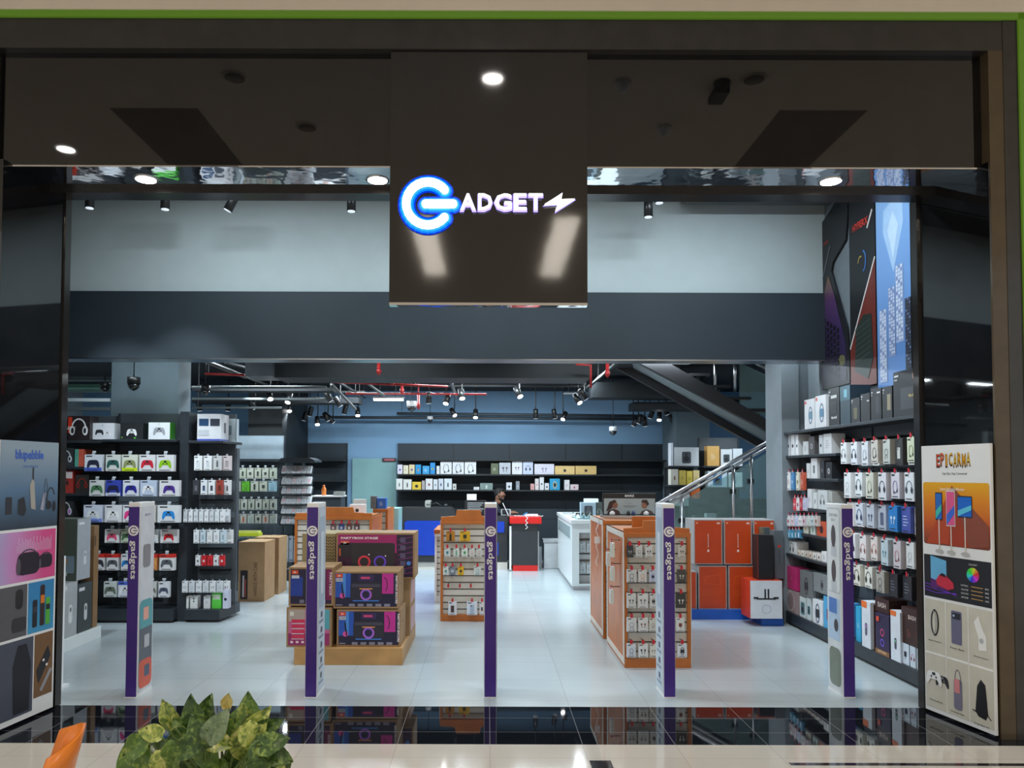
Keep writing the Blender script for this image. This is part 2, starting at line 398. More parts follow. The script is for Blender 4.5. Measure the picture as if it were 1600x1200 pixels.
# columns
sbox('wall_column', X(176, 9.5, 600), X(281, 9.5, 600), 9.47, 9.85, 0, ZC, M_col)
xa = X(1221, 9.08, 620)
sbox('wall_column', xa, X(1248, 9.08, 620), 9.08, 9.6, 0, ZC, M_colr)
sbox('wall_column', X(1248, 9.08, 620), XR+.4, 9.13, 9.6, 0, ZC, M_colr)
sbox('wall_column', X(432, 13.6, 660)-.5, X(441, 13.6, 660), 13.6, 15.55, 0, ZC, M_duct)
sbox('wall_column', X(1058, 14.3, 680), X(1110, 14.3, 680), 14.35, 15.5, 0, ZC, M_col)

# mall frame around the shop front
xin = X(1565, YF, 1145); zin = Z(78, YF, 1200); zt = Z(30, YF, 800)
xinl = -2*0-xin+.03
xout = X(1611, YF, 1100)
b = MB(); b.box(-5, xout, YF, YF+.45, zin, zt, M_frame); struct(b.build('trim_4'))
sbox('trim_5', xin, xin+(xout-xin)*.5, YF, YF+.5, 0, zin, M_frameb)
sbox('trim_6', xin+(xout-xin)*.5, xout, YF-.004, YF+.5, 0, zt, M_frame)
sbox('trim_7', xinl-.3, xinl, YF, YF+.5, 0, zin, M_frame)
zg = Z(20, YF, 800)
b = MB(); b.box(-5, xout+.06, YF-.02, YF+.3, zt, zg, M_green); b.box(xout, xout+.06, YF-.02, YF+.3, 0, zg, M_green)
struct(b.build('trim_8'))
sbox('wall_front', -8, 8, YF-.03, YF+.3, zg, zg+.6, M_cream)
sbox('wall_front', xout+.06, 8, YF-.03, YF+.3, 0, zg+.1, M_cream)
ZM = zg+.16
b = MB(); b.box(-8, 8, -8, YF+.1, ZM, ZM+.1, M_cream); struct(b.build('ceiling'))
# recessed ceiling slots of the mall (mirrored in the fascia)
for s in (-1, 1):
    b = MB()
    xs, xe = (X(150, 5.2, 300), 0) if s < 0 else (0, 0)
    a = 2.3*s
    b.box(a+.35*s, a+1.15*s, -1.2, 3.55, ZM-.002, ZM+.02, M_trough)
    struct(b.build('ceiling_slot'))
b = MB()
for s in (-1, 1): b.box(-.95*1.0*s-.16+.08, -.95*s+.16+.08, -2.4, .5, ZM-.004, ZM+.02, mat('mall_light_panel_lit', (1,1,1), .4, emit=(1,.9,.76), es=7, var=0))
struct(b.build('ceiling_light_panels'))
b = MB()
for s in (-1, 1):
    for yy in (1.4, -3): b.box(2.3*s-.5, 2.3*s+.5, yy-.5, yy+.5, ZM-.0, ZM+.02, M_cream)
# mirrors / jambs
def quadwall(name, p0, p1, z0, z1, m, th=.04, side=1):
    d = (Vector(p1)-Vector(p0)).normalized(); n = Vector((-d.y, d.x))*th*side
    b = MB(); v = [(p0[0],p0[1],z0),(p1[0],p1[1],z0),(p1[0]+n.x,p1[1]+n.y,z0),(p0[0]+n.x,p0[1]+n.y,z0)]
    v += [(a, c, z1) for a, c, _ in v]
    f = [(0,3,2,1),(4,5,6,7),(0,1,5,4),(1,2,6,5),(2,3,7,6),(3,0,4,7)]
    if side < 0: f = [q[::-1] for q in f]
    b.add(v, f, m); return struct(b.build(name))
YJ = 5.78
zs = Z(259, 5.215)                            # underside of the fascia = mirrored soffit
JR0 = (X(1443, YJ, 700), YJ); JR1 = (xin, YF+.02)
JL0 = (X(92, YJ, 700), YJ); JL1 = (X(-16, YF+.02, 1100), YF+.02)
quadwall('wall_jamb_right', JR0, JR1, 0, zs+.02, M_black_gloss, side=1)
quadwall('wall_jamb_left', JL0, JL1, 0, zs+.02, M_black_gloss, side=-1)
# fascia
xf0, xf1 = X(5, 5.215, 180), X(1520, 5.215, 180)
b = MB(); b.box(xf0, xf1, 5.215, 5.7, zs, zin+.02, M_black_gloss); struct(b.build('wall_fascia'))
b = MB(); b.box(JL0[0]-.2, JR0[0]+.2, 5.22, 5.62, zs-.012, zs-.001, M_mirror); struct(b.build('ceiling_soffit'))
sbox('trim_9', xf1, xin+.1, 5.235, 5.75, zs, zin+.02, M_black_gloss)
sbox('trim_10', JL0[0]-.5, JR0[0]+.6, 5.62, 5.78, Z(305, 5.65), zs+.4, mat('dark_bronze', (.02, .017, .015), .2, .3))
# slim frame uprights of the doorway
for px, nm in ((94.5, 'trim_11'), (1438, 'trim_12')):
    xx = X(px, 5.8, 700); sbox(nm, xx-.013, xx+.013, 5.78, 5.86, 0, Z(300, 5.8), mat('dark_bronze', (.02,)*3))

# recessed downlights (soffit)
for i, px in enumerate((228, 590, 1298)):
    zz = zs-.012; x, _ = W(px, 277, 5.44)
    t = thing('recessed_downlight', 'lit round downlight in the mirrored soffit, %s' % ('above left side of doorway', 'just left of the black sign board', 'above right side of doorway')[i], 'ceiling light', (x, 5.44, zz), group='downlights in the mirrored soffit')
    MB().tube([(0,0,-.006), (0,0,.01)], .085, M_steel, 20).build('trim_ring', t); MB().tube([(0,0,-.009), (0,0,-.005)], .07, M_lensw, 20).build('lamp_lens', t)
    spot((x, 5.44, zz-.02), (x, 5.44, 0), 22, WARM, 100)
# downlights and small fittings in the mall ceiling, seen mirrored in the fascia
def mirror_ceiling(px, py, Yp):
    "ceiling point whose mirror image in the vertical panel at Yp shows at this pixel"
    d = RM @ Vector(((px-CX)/F, (CY-py)/F, -1)); t = Yp/d.y; z = EYE+d.z*t; back = (ZM-z)/d.z
    return d.x*(t+back), Yp-back*d.y
for i, (px, py, lit) in enumerate(((103, 232, 1), (770, 121, 1), (367, 120, 0), (480, 198, 0), (1178, 123, 0))):
    x, y = mirror_ceiling(px, py, 5.215 if px != 770 else 5.17)
    t = thing('mall_downlight', ('lit round mall downlight', 'unlit round mall downlight')[1-lit]+' in cream ceiling, mirrored '+('far left in fascia','at top centre above sign','in upper left fascia','in fascia between left slot and sign','in upper right fascia')[i], 'ceiling light', (x, y, ZM))
    MB().tube([(0,0,-.01), (0,0,.02)], .11, M_cream if not lit else M_steel, 20).build('trim_ring', t)
    MB().tube([(0,0,-.014), (0,0,-.009)], .085, M_lensw if lit else M_trough, 20).build('lamp_lens', t)
    if lit: spot((x, y, ZM-.03), (x, y, 0), 30, WARM, 90)
for i, (px, py) in enumerate(((973, 128), (1128, 128), (1038, 198))):
    x, y = mirror_ceiling(px, py, 5.215)
    b = MB(); b.tube([(0,0,0), (0,0,-.03), (0,0,-.09)], [.07, .07, .03], M_whitep if i != 1 else M_black, 14)
    if i == 1: b.box(-.06, .06, -.2, .02, -.1, -.04, M_black)
    o = b.build('ceiling_sensor'); o.location = (x, y, ZM)
    tag(o, ('white domed smoke detector on mall ceiling, mirrored right of sign', 'dark box camera on mall ceiling, mirrored in upper right fascia', 'small smoke detector on mall ceiling, mirrored low in right fascia')[i], 'ceiling sensor')

# ------------------------------------------------------------------ hanging sign board
YS = 5.17
sx0, sx1, sz0 = X(608, YS, 460), X(918, YS, 460), Z(474, YS)
sg = thing('shop_sign_board', 'tall glossy black sign board with glowing white power-symbol and lettering above the entrance', 'sign', ((sx0+sx1)/2, YS, sz0))
cx = (sx0+sx1)/2
b = MB(); b.box(sx0-cx, sx1-cx, 0, .07, 0.006, zin-sz0+.0, M_board); b.build('board', sg)
b = MB(); b.box(sx0-cx, sx1-cx, 0.004, .07, -.012, .006, M_mirror); b.build('bottom_edge', sg)
E_white = mat('sign_white_lit', (1,1,1), .4, emit=(1,1,1), es=1.5, var=0)
E_halo = mat('painted_blue_bloom', (0,.1,1), .4, emit=(.0,.13,1), es=1.6, var=0)
E_blue2 = mat('painted_bright_blue_bloom', (0,.3,1), .4, emit=(.02,.24,1), es=1.3, var=0)
E_lilac = mat('painted_lilac_bloom', (.4,.3,1), .4, emit=(.40,.33,1), es=.9, var=0)
def SP(px, py): x, z = W(px, py, YS-.04); return x-cx, z-sz0
def arc_pts(r, n=22): 
    c0 = SP(668.5, 317.5); k = abs(SP(768, 317)[0]-SP(668, 317)[0])/100
    return [(c0[0]+r*k*math.cos(math.radians(a)), c0[1]+r*k*math.sin(math.radians(a))) for a in [40+280*i/n for i in range(n+1)]], k
def capsule_path(b, pts, w, y0, y1, m):
    for a, c in zip(pts, pts[1:]):
        d = Vector((c[0]-a[0], c[1]-a[1])).normalized(); n = Vector((-d.y, d.x))*w/2
        b.prism([(a[0]-n.x, a[1]-n.y), (c[0]-n.x, c[1]-n.y), (c[0]+n.x, c[1]+n.y), (a[0]+n.x, a[1]+n.y)], y0, y1, m)
    for p in pts: b.prism([(p[0]+w/2*math.cos(2*PI*i/14), p[1]+w/2*math.sin(2*PI*i/14)) for i in range(14)], y0, y1, m)
pts, k = arc_pts(34)
bar = [SP(665, 318), SP(708, 318)]
for nm, w, y0, y1, m in (('painted_halo', 28, -.008, -.003, mat('painted_deep_blue_bloom', (0,.02,.3), .4, emit=(0,.03,.42), es=1, var=0)), ('painted_halo', 23, -.012, -.008, E_halo), ('painted_halo', 18, -.022, -.012, E_blue2), ('power_symbol', 12.5, -.045, -.022, E_white)):  # blue emissive capsules paint in the bloom around the symbol
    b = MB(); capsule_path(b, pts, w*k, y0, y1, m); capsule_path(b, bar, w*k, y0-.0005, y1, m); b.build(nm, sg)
# letters
xs = 719
for ch, w in (('A', 28), ('D', 25), ('G', 30), ('E', 23), ('T', 25)):
    p0, p1 = SP(xs, 328), SP(xs+w-3.6, 302)
    for nm, bo, y0, m in (('painted_letter_glow', .05, -.012, E_lilac), ('letter', .02, -.04, E_white)):  # lilac plate behind each letter paints in its glow
        b = MB(); g = 1.5*k if bo > .03 else 0
        b.text(ch, p0[0]-g, p0[1]-g, p1[1]-p0[1]+2*g, y0, m, 'l', bo, w=p1[0]-p0[0]+2*g); b.build(nm, sg)
    xs += w+.4
bolt = [(851,319),(879,301.5),(877,311.5),(898,310.5),(868,328),(872,317.5)]
pp = [SP(*q) for q in bolt]; c0 = (sum(p[0] for p in pp)/6, sum(p[1] for p in pp)/6)
b = MB(); b.prism([(c0[0]+(p[0]-c0[0])*1.12, c0[1]+(p[1]-c0[1])*1.25) for p in pp], -.012, -.004, E_lilac); b.build('painted_letter_glow', sg)
b = MB(); b.prism(pp, -.045, -.012, E_white); b.build('lightning_bolt', sg)
area('sign_glow', (cx-.38, YS-.12, Z(318, YS)), .3, .3, 2.0, (.05, .25, 1), rot=(PI/2, 0, 0)).rotation_euler = (-PI/2, 0, 0)

# ------------------------------------------------------------------ tall posters on the splayed jambs
def jamb_poster(name, label, pa, pb, z1, zb, side):
    "pa = left end, pb = right end as seen; returns thing and width"
    d = Vector((pb[0]-pa[0], pb[1]-pa[1])); n = Vector((d.y, -d.x)).normalized()   # towards the viewer
    t = thing(name, label, 'poster', (pa[0]+n.x*.03, pa[1]+n.y*.03, zb), math.atan2(d.y, d.x)); return t, d.length
RB = lambda a, b_, f: (a[0]+(b_[0]-a[0])*f, a[1]+(b_[1]-a[1])*f)
zp1 = Z(697, YJ-.05, 1446)
t, w = jamb_poster('advertising_poster', 'tall white poster with orange monitor picture on the right jamb', RB(JR0, JR1, .02), RB(JR0, JR1, 1.0), zp1, .02, 1)
H = zp1-.02
MB().box(0, w, 0, .02, 0, H, M_whitep).build('board', t)
b = MB(); y = -.001
# heading
hz = H*.94
for i, ch in enumerate('EPICARMA'):
    b.text(ch, w*(.245+.063*i+(.012 if ch == 'I' else 0)), H*.925+(.004 if i % 2 else -.004), .085, y-.002, ('D9502A','E0602A','E8A020','F0B820','F0C020','F0B018','EBA818','F2C424')[i], 'l', .005, w=.027 if ch != 'I' else .011)
    b.text(ch, w*(.235+.063*i+(.012 if ch == 'I' else 0)), H*.918+(.004 if i % 2 else -.004), .1, y-.001, '3A1A10', 'l', .035, w=.034 if ch != 'I' else .018)
b.text('Stay Epic, Stay Connected', w*.5, H*.888, .022, y, '33343A', 'c', .01, w=w*.36)
b.rrect(w*.02, w*.98, H*.628, H*.862, .02, y, ramp_mat('orange_blend', [(0, '6A3A30'), (.35, 'C65A2A'), (.7, 'E08A20'), (1, 'E8B020')], 'Z', H*.62, H*.87))
b.flat([(w*.06, H*.63), (w*.46, H*.85), (w*.95, H*.64)], y-.001, 'B4482A'); b.flat([(w*.4, H*.63), (w*.46, H*.85), (w*.7, H*.63)], y-.002, 'A03C26'); b.flat([(w*.7, H*.63), (w*.46, H*.85), (w*.97, H*.71), (w*.97,H*.64)], y-.0025, '8A4A3A')
b.text('Smart Portable Monitor', w*.47, H*.832, .022, y-.004, 'F4F0EA', 'c', .01, w=w*.36)
for x0, x1, z0, z1, c1, c2 in ((.22,.31,.725,.82,'2A6AC0','40C0B0'), (.385,.5,.705,.828,'E05A90','3A6AD8'), (.55,.74,.74,.81,'1A6AD0','60C8E8')):
    b.rect(w*(x0-.008), w*(x1+.008), H*(z0-.004), H*(z1+.004), y-.003, 'D8D8DC' if x0 == .385 else '22242C'); b.rect(w*x0, w*x1, H*z0, H*z1, y-.004, c1)
    b.flat([(w*x0, H*z0), (w*x1, H*(z0+(z1-z0)*.35)), (w*x1, H*(z0+(z1-z0)*.6)), (w*x0, H*(z0+(z1-z0)*.3))], y-.005, c2)
    m_ = (x0+x1)/2; b.rect(w*(m_-.008), w*(m_+.008), H*.612, H*z0, y-.003, 'D8D0C8'); b.disc(w*m_, H*.605, w*.062, H*.008, y-.004, 'B8B8B8')
b.rect(w*.015, w*.985, H*.43, H*.588, y, '23252D')
b.flat([(w*.12, H*.46), (w*.12, H*.585), (w*.36, H*.572), (w*.36, H*.47)], y-.001, '6AB4E0'); b.flat([(w*.12, H*.5), (w*.3, H*.49), (w*.36, H*.5), (w*.36, H*.47), (w*.12, H*.46)], y-.0015, '5A2A70')
b.flat([(w*.2, H*.495), (w*.26, H*.52), (w*.34, H*.52), (w*.46, H*.495), (w*.47, H*.475), (w*.38, H*.465), (w*.22, H*.478)], y-.002, 'C83048')
b.flat([(w*.26, H*.515), (w*.29, H*.525), (w*.34, H*.522), (w*.36, H*.51)], y-.003, '301828')
for i in range(3): b.line([(w*.02, H*(.455+.012*i)), (w*.2, H*(.448+.012*i)), (w*.5, H*(.458-.004*i))], .004, y-.001, '7A3AD8')
for i in range(12):
    a0 = i*30; h_ = __import__('colorsys').hsv_to_rgb(i/12, .75, .85); hx = '%02X%02X%02X' % tuple(int(255*q) for q in h_)
    b.flat([(w*.74, H*.535)]+[(w*.74+w*.085*math.cos(math.radians(a0+10*j)), H*.535+H*.026*math.sin(math.radians(a0+10*j))) for j in range(4)], y-.002, hx)
b.text('COLOR GAMUT', w*.74, H*.568, .012, y-.001, 'D8D8D8', 'c', w=.07)
for i, s_ in enumerate(('NTSC', 'Adobe RGB', 'DCI-P3', 'sRGB')):
    z_ = H*(.49-.014*i); b.text(s_, w*.57, z_, .011, y-.001, 'D8D8D8', 'l', .01, w=w*.1); b.rect(w*.71, w*.87, z_+.004, z_+.008, y-.001, 'E0B060'); b.text(('85%','88%','94%','100%')[i], w*.9, z_, .011, y-.001, 'D8D8D8', 'l', .01, w=w*.05)
b.rect(w*.015, w*.985, H*.015, H*.42, y, 'CFCBBE')
for x_ in (.335, .66): b.rect(w*(x_-.005), w*(x_+.005), H*.015, H*.42, y-.001, 'F2F2F0')
b.rect(w*.015, w*.985, H*.214, H*.222, y-.001, 'F2F2F0')
b.ring(w*.17, H*.335, w*.065, H*.05, .014, y-.002, '26272C'); b.ring(w*.15, H*.335, w*.045, H*.045, .006, y-.003, 'A0A4A8')
b.rrect(w*.42, w*.57, H*.275, H*.395, .012, y-.002, '6A6A88'); b.rrect(w*.435, w*.555, H*.365, H*.388, .008, y-.003, '2C2E3C'); b.disc(w*.46, H*.377, .009, .009, y-.004, 'A8C0D8', 10)
b.flat([(w*.74, H*.37), (w*.8, H*.395), (w*.86, H*.35), (w*.9, H*.33), (w*.91, H*.28), (w*.8, H*.275), (w*.8, H*.32)], y-.002, 'F0F0EE'); b.disc(w*.84, H*.31, .018, .018, y-.003, 'B8BCC0')
art(b, 'pad', w*.27, H*.125, w*.2, y-.002, '26272B', '808488'); art(b, 'pad', w*.15, H*.13, w*.24, y-.006, 'EDEFF2', '26272B')
b.rrect(w*.44, w*.56, H*.04, H*.15, .02, y-.002, '7C7A90'); b.ring(w*.5, H*.15, w*.045, H*.035, .006, y-.003, '6A6878'); b.rrect(w*.45, w*.53, H*.1, H*.15, .01, y-.004, 'D88A90')
b.flat([(w*.74, H*.06), (w*.77, H*.15), (w*.82, H*.175), (w*.88, H*.16), (w*.91, H*.06), (w*.88, H*.04), (w*.78, H*.045)], y-.002, '1E1E22'); b.line([(w*.7, H*.062), (w*.76, H*.058)], .008, y-.002, '1E1E22'); b.line([(w*.9, H*.06), (w*.95, H*.045)], .008, y-.002, '1E1E22')
for i, (s_, u, v) in enumerate((('Magnetic Charge Band', .17, .262), ('Power Bank', .5, .256), ('Wireless Projector', .83, .248), ('Wireless Controller for PS5', .17, .04), ('Car Vacuum Cleaner', .49, .026), ('Storage Bag for PS5', .82, .014))):
    b.text(s_, w*u, H*v, .012, y-.002, '3A3A3C', 'c', .01, w=w*.2)
b.build('poster_print', t)
t, w = jamb_poster('advertising_poster', 'tall poster with blue audio gadget picture and pink speaker picture on left jamb', RB(JL1, JL0, .0), RB(JL1, JL0, .93), zp1, .02, -1)
H = Z(692, YJ-.05, 80)-.02
MB().box(0, w, 0, .02, 0, H, M_whitep).build('board', t)
b = MB(); y = -.001
b.rect(0, w, H*.685, H, y, ramp_mat('slate_blue_blend', [(0, '2E3A48'), (.5, '5A7896'), (1, '8FA0AE')], 'Z', H*.7, H*1.0, noise=.1))
b.text('blupebble', w*.48, H*.925, .085, y-.002, '3A62C0', 'c', .03, w=w*.48)
b.text('DESIGN COMPLIANTS', w*.5, H*.905, .014, y-.002, '5A78B8', 'c', .01, w=w*.26)
b.flat([(w*.52, H*.755), (w*.49, H*.84), (w*.53, H*.865), (w*.57, H*.85), (w*.6, H*.75)], y-.002, 'A8A49C'); b.line([(w*.545, H*.86), (w*.545, H*.905)], .012, y-.003, '3A3A3C')
b.flat([(w*.68, H*.75), (w*.73, H*.81), (w*.78, H*.81), (w*.74, H*.745)], y-.002, '9A9AAE'); b.ring(w*.775, H*.82, w*.03, H*.045, .005, y-.003, '4A4A54')
b.ring(w*.87, H*.79, w*.075, H*.042, .01, y-.002, '2E3036', 20, 230); b.disc(w*.83, H*.765, w*.05, H*.016, y-.003, '2A2A30'); b.disc(w*.93, H*.76, w*.03, H*.02, y-.003, '26282E')
b.flat([(w*.3, H*.74), (w*.3, H*.79), (w*.4, H*.8), (w*.44, H*.75), (w*.4, H*.73)], y-.002, '2E3036'); b.flat([(w*.1, H*.74), (w*.1, H*.8), (w*.2, H*.8), (w*.2, H*.74)], y-.002, '34363C')
b.rect(0, w*.98, H*.495, H*.675, y, ramp_mat('pink_blend', [(0, '8FB4D8'), (.45, 'C890C8'), (1, 'D8508C')], 'X', 0, w, noise=.25))
for i in range(22): b.rect(w*(.3+.028*i), w*(.308+.028*i), H*.6, H*(.615+.028*abs(math.sin(i*1.7))+.01), y-.001, 'E0C8E8')
for x_, s_ in ((.5, 1), (.8, .62)):
    b.rrect(w*(x_-.19*s_), w*(x_+.19*s_), H*(.56-.042*s_), H*(.56+.038*s_), .05*s_, y-.002, '2A2430'); b.ring(w*x_, H*(.56+.03*s_), w*.13*s_, H*.02*s_, .01, y-.003, '4A4450', 0, 180); b.disc(w*(x_-.17*s_), H*.55, w*.035*s_, H*.03*s_, y-.004, '5A5460')
b.rect(w*.51, w*.97, H*.3, H*.485, y, ramp_mat('sky_blend', [(0, '4AA0C8'), (1, '3A86BC')], 'Z', H*.3, H*.5, noise=.3, nscale=9))
for x_, c_, c2_, h_ in ((.63, '26282E', '404048', .1), (.76, '3A2A28', 'D87A2A', .15), (.86, '5AB040', '26282E', .1)): b.rrect(w*(x_-.04), w*(x_+.04), H*.32, H*(.32+h_), .012, y-.002, c_); b.rect(w*(x_-.035), w*(x_+.035), H*(.32+h_*.55), H*(.32+h_*.75), y-.003, c2_)
b.rect(0, w*.495, H*.3, H*.485, y, '5A5A60'); b.rrect(w*.3, w*.42, H*.4, H*.47, .03, y-.002, '2A2A2C'); b.rrect(w*.25, w*.48, H*.32, H*.37, .02, y-.002, '38383C')
b.rect(0, w*.62, H*.02, H*.29, y, '4A5060'); b.flat([(w*.3, H*.03), (w*.28, H*.2), (w*.36, H*.27), (w*.5, H*.27), (w*.58, H*.2), (w*.56, H*.03)], y-.002, '20222A')
b.rect(w*.64, w*.97, H*.06, H*.29, y, '7A5A3C'); b.flat([(w*.68, H*.16), (w*.88, H*.24), (w*.93, H*.2), (w*.72, H*.11)], y-.002, '2A2C30'); b.disc(w*.8, H*.19, .012, .01, y-.003, 'E8E8E8'); b.disc(w*.86, H*.17, .012, .01, y-.003, 'E8E8E8'); b.line([(w*.76, H*.08), (w*.94, H*.15)], .03, y-.002, '9A9A9E')
b.build('poster_print', t)
# white upright behind the left poster
b = MB(); xx = X(97, 6.28, 1000); b.box(-.06, .0, 0, .03, 0, Z(871, 6.28), M_whitep); b.box(-.055, -.045, -.08, .0, 0, Z(905, 6.28), M_whitep); b.box(-.1, .02, -.06, .09, 0, .02, M_whitep)
o = b.build('display_upright', loc=(xx, 6.28, 0)); tag(o, 'narrow white upright panel standing behind the left poster', 'panel')

# ------------------------------------------------------------------ five purple security pedestals
GT = Z(788, 6.0)
def pedestal(px0, px1, side, label, prints):
    yg = GY(1090, px0); x0 = X(px0, yg, 1090); x1 = X(px1, yg, 1090); w = x1-x0; D = .27
    t = thing('security_pedestal', label, 'security gate', ((x0+x1)/2, yg, 0), group='purple security pedestals across the entrance')
    MB().box(-w/2-.004, w/2+.004, .003, D, 0, GT+.004, M_whitep).build('body', t, .004)
    zc = GT-.215; y = -.006
    fp = MB(); fp.box(-w/2, w/2, -.004, .01, 0, GT-.03, M_purple); fo = fp.build('front_panel', t)
    b = MB(); b.disc(0, zc, .041, .041, y, M_whitep, 28); b.ring(0, zc, .028, .028, .007, y-.0015, M_purple, 38, 322, 22); b.rect(.0, .030, zc-.0035, zc+.0035, y-.002, M_purple)
    b.text('gadgets', -.031, zc-.078, .060, y, M_whitep, 'l', .012, rot=-90, w=.30); b.build('logo_lettering', fo)
    b = MB(); b.box(-w/2-.006, w/2+.006, -.006, D+.006, 0, .006, M_whitep); b.build('foot_plate', t)
    b = MB()
    for s in (1, -1):
        b.M = Matrix.Rotation(math.radians(90*s), 4, 'Z') @ Matrix.Translation((0, 0, 0))
        # in this turned frame u runs from front (s=1) or from back (s=-1)
        u0, u1 = (.012, D-.01) if s > 0 else (-D+.01, -.012)
        prints(b, u0, u1, -w/2-.006)
    b.M = Matrix.Identity(4); b.build('side_print', t)
    return t
def pr_phone(b, u0, u1, y):
    m = (u0+u1)/2
    b.rect(u0, u1, .03, GT-.03, y, 'D4D8E0'); b.rrect(m-.07, m+.06, GT*.66, GT*.78, .03, y-.002, '8C8A92'); b.text('BAND 9', m, GT*.93, .02, y-.002, '7A6AA8', 'c', w=.1)
    b.rrect(u0+.01, u1-.01, .05, .74, .05, y-.001, '5F6670'); b.rrect(u0+.01, u1-.01, .52, .74, .05, y-.002, '5AA0AA'); b.rect(u0+.01, u1-.01, .52, .56, y-.0021, '5AA0AA'); b.rrect(u0+.01, u1-.01, .05, .27, .05, y-.002, 'D8604A')
    b.rrect(m-.05, m+.04, .58, .68, .01, y-.003, 'E8A898'); b.rrect(m-.03, m+.06, .36, .46, .01, y-.003, 'B8B8C0'); b.rrect(m-.02, m+.07, .13, .22, .01, y-.003, '56607A')
def pr_small(b, u0, u1, y):
    m = (u0+u1)/2; b.rect(u0, u1, .03, GT-.03, y, 'C9D6E4'); b.rrect(u0+.03, u1-.03, GT*.45, GT*.93, .03, y-.001, 'AFC0D2'); b.rrect(m-.05, m+.05, GT*.52, GT*.85, .02, y-.002, 'D8E2EC')
    for i in range(5): b.rect(u0+.04, u1-.06, .08+.12*i, .10+.12*i, y-.002, '8A98AA'); b.rrect(m-.03, m+.03, .12+.12*i, .165+.12*i, .008, y-.002, '5A6676')
def pr_cam(b, u0, u1, y):
    m = (u0+u1)/2; b.rect(u0, u1, .03, GT-.03, y, 'DDE3E8'); b.rrect(u0+.015, u1-.015, GT*.53, GT*.98, .03, y-.001, 'B8C2CA'); b.rrect(u0+.02, u1-.02, GT*.535, GT*.975, .03, y-.0015, 'E6EBEE')
    b.text('SECURITY CAMERA', m, GT*.935, .022, y-.002, '6A7480', 'c', w=.16); b.text('IB3CC', m, GT*.91, .018, y-.002, '6A7480', 'c', w=.07)
    for z_ in (.83, .645): b.disc(m, GT*z_, .04, .09, y-.003, '5C565C'); b.rrect(m-.045, m+.05, GT*(z_-.11), GT*(z_-.045), .02, y-.002, 'CDD4DA')
    b.rect(u0+.02, u1-.03, GT*.28, GT*.5, y-.001, 'B8D0EA'); b.rect(u0+.03, u1-.08, GT*.42, GT*.5, y-.002, '5A88D0'); b.disc(m+.03, GT*.36, .035, .05, y-.003, '4A4A50'); b.rrect(u0+.03, u1-.02, GT*.04, GT*.24, .05, y-.002, '7F8A80')
pedestal(196, 212.5, 1, 'purple security pedestal with teal and red phone print, leftmost of five', pr_phone)
pedestal(477, 494, 1, 'purple security pedestal in front of the speaker carton stack', pr_small)
pedestal(757, 775, 1, 'purple security pedestal at the centre of the entrance', pr_small)
pedestal(1038, 1055, -1, 'purple security pedestal in front of the near orange display unit', pr_small)
pedestal(1319, 1336, -1, 'purple security pedestal with security camera print, rightmost of five', pr_cam)

# ================================================================== FIXTURES
_hook = {}
def hook_mesh(L, red=True):
    k = (L, red)
    if k not in _hook:
        b = MB(); b.tube([(0, 0, 0), (0, -L, 0), (0, -L-.012, .012)], .004, M_hook, 5)
        if not red: b.box(-.02, .02, -L-.014, -L-.010, -.004, .016, 'C9D0D6')
        _hook[k] = b.build('hook', mesh_only=True)
    return _hook[k]
def hook(parent, x, y, z, L, red=True):
    o = bpy.data.objects.new('hook', hook_mesh(L, red)); COL.objects.link(o); o.parent = parent; o.location = (x, y, z)
    if red:
        kt = ('tag', L)
        if kt not in _hook: _hook[kt] = MB().box(-.011, .011, -L-.018, -L-.0125, -.03, .008, 'C81C30').build('price_tag', mesh_only=True)
        pt = bpy.data.objects.new('price_tag', _hook[kt]); COL.objects.link(pt); pt.parent = o
    return o

def gondola(name, label, loc, rz, w, h, depth, shelves=(), base_h=.16, bays=1, panel=M_shelfl, group=None, cat='shelf unit', shelf_m=M_shelf, top=None, lip=None, shelf_d=None):
    "local frame: x 0..w, front edge of base at y=0, back panel at y=depth; shelves = (z, depth, x0, x1)"
    t = thing(name, label, cat, loc, rz, group)
    if base_h: MB().box(0, w, 0, depth, .03, base_h, M_shelf).box(.02, w-.02, .03, depth, 0, .03, M_black).build('base', t, .004)
    for i in range(bays):
        a, c = w*i/bays, w*(i+1)/bays
        b = MB(); b.box(a+.012, c-.012, depth-.02, depth, base_h, h, panel)
        n = 6
        for j in range(1, n): zz = base_h+(h-base_h)*j/n; b.box(a+.012, c-.012, depth-.022, depth-.02, zz-.003, zz+.003, M_shelf)
        b.build('back_panel', t)
    for i in range(bays+1):
        a = w*i/bays; MB().box(a-.012+(.012 if i == 0 else 0)-(.012 if i == bays else 0), a+.012+(.012 if i == 0 else 0)-(.012 if i == bays else 0), depth-.03, depth, 0, h, M_shelf).build('upright', t)
    for (z, d, x0, x1) in shelves:
        MB().box(x0+.004, x1-.004, depth-.02-d, depth-.022, z-.03, z, shelf_m).build('shelf', t, .003)
    return t

def L2W(t, x, y, z):
    c, s = math.cos(t.rotation_euler.z), math.sin(t.rotation_euler.z)
    return (t.location.x+x*c-y*s, t.location.y+x*s+y*c, t.location.z+z)

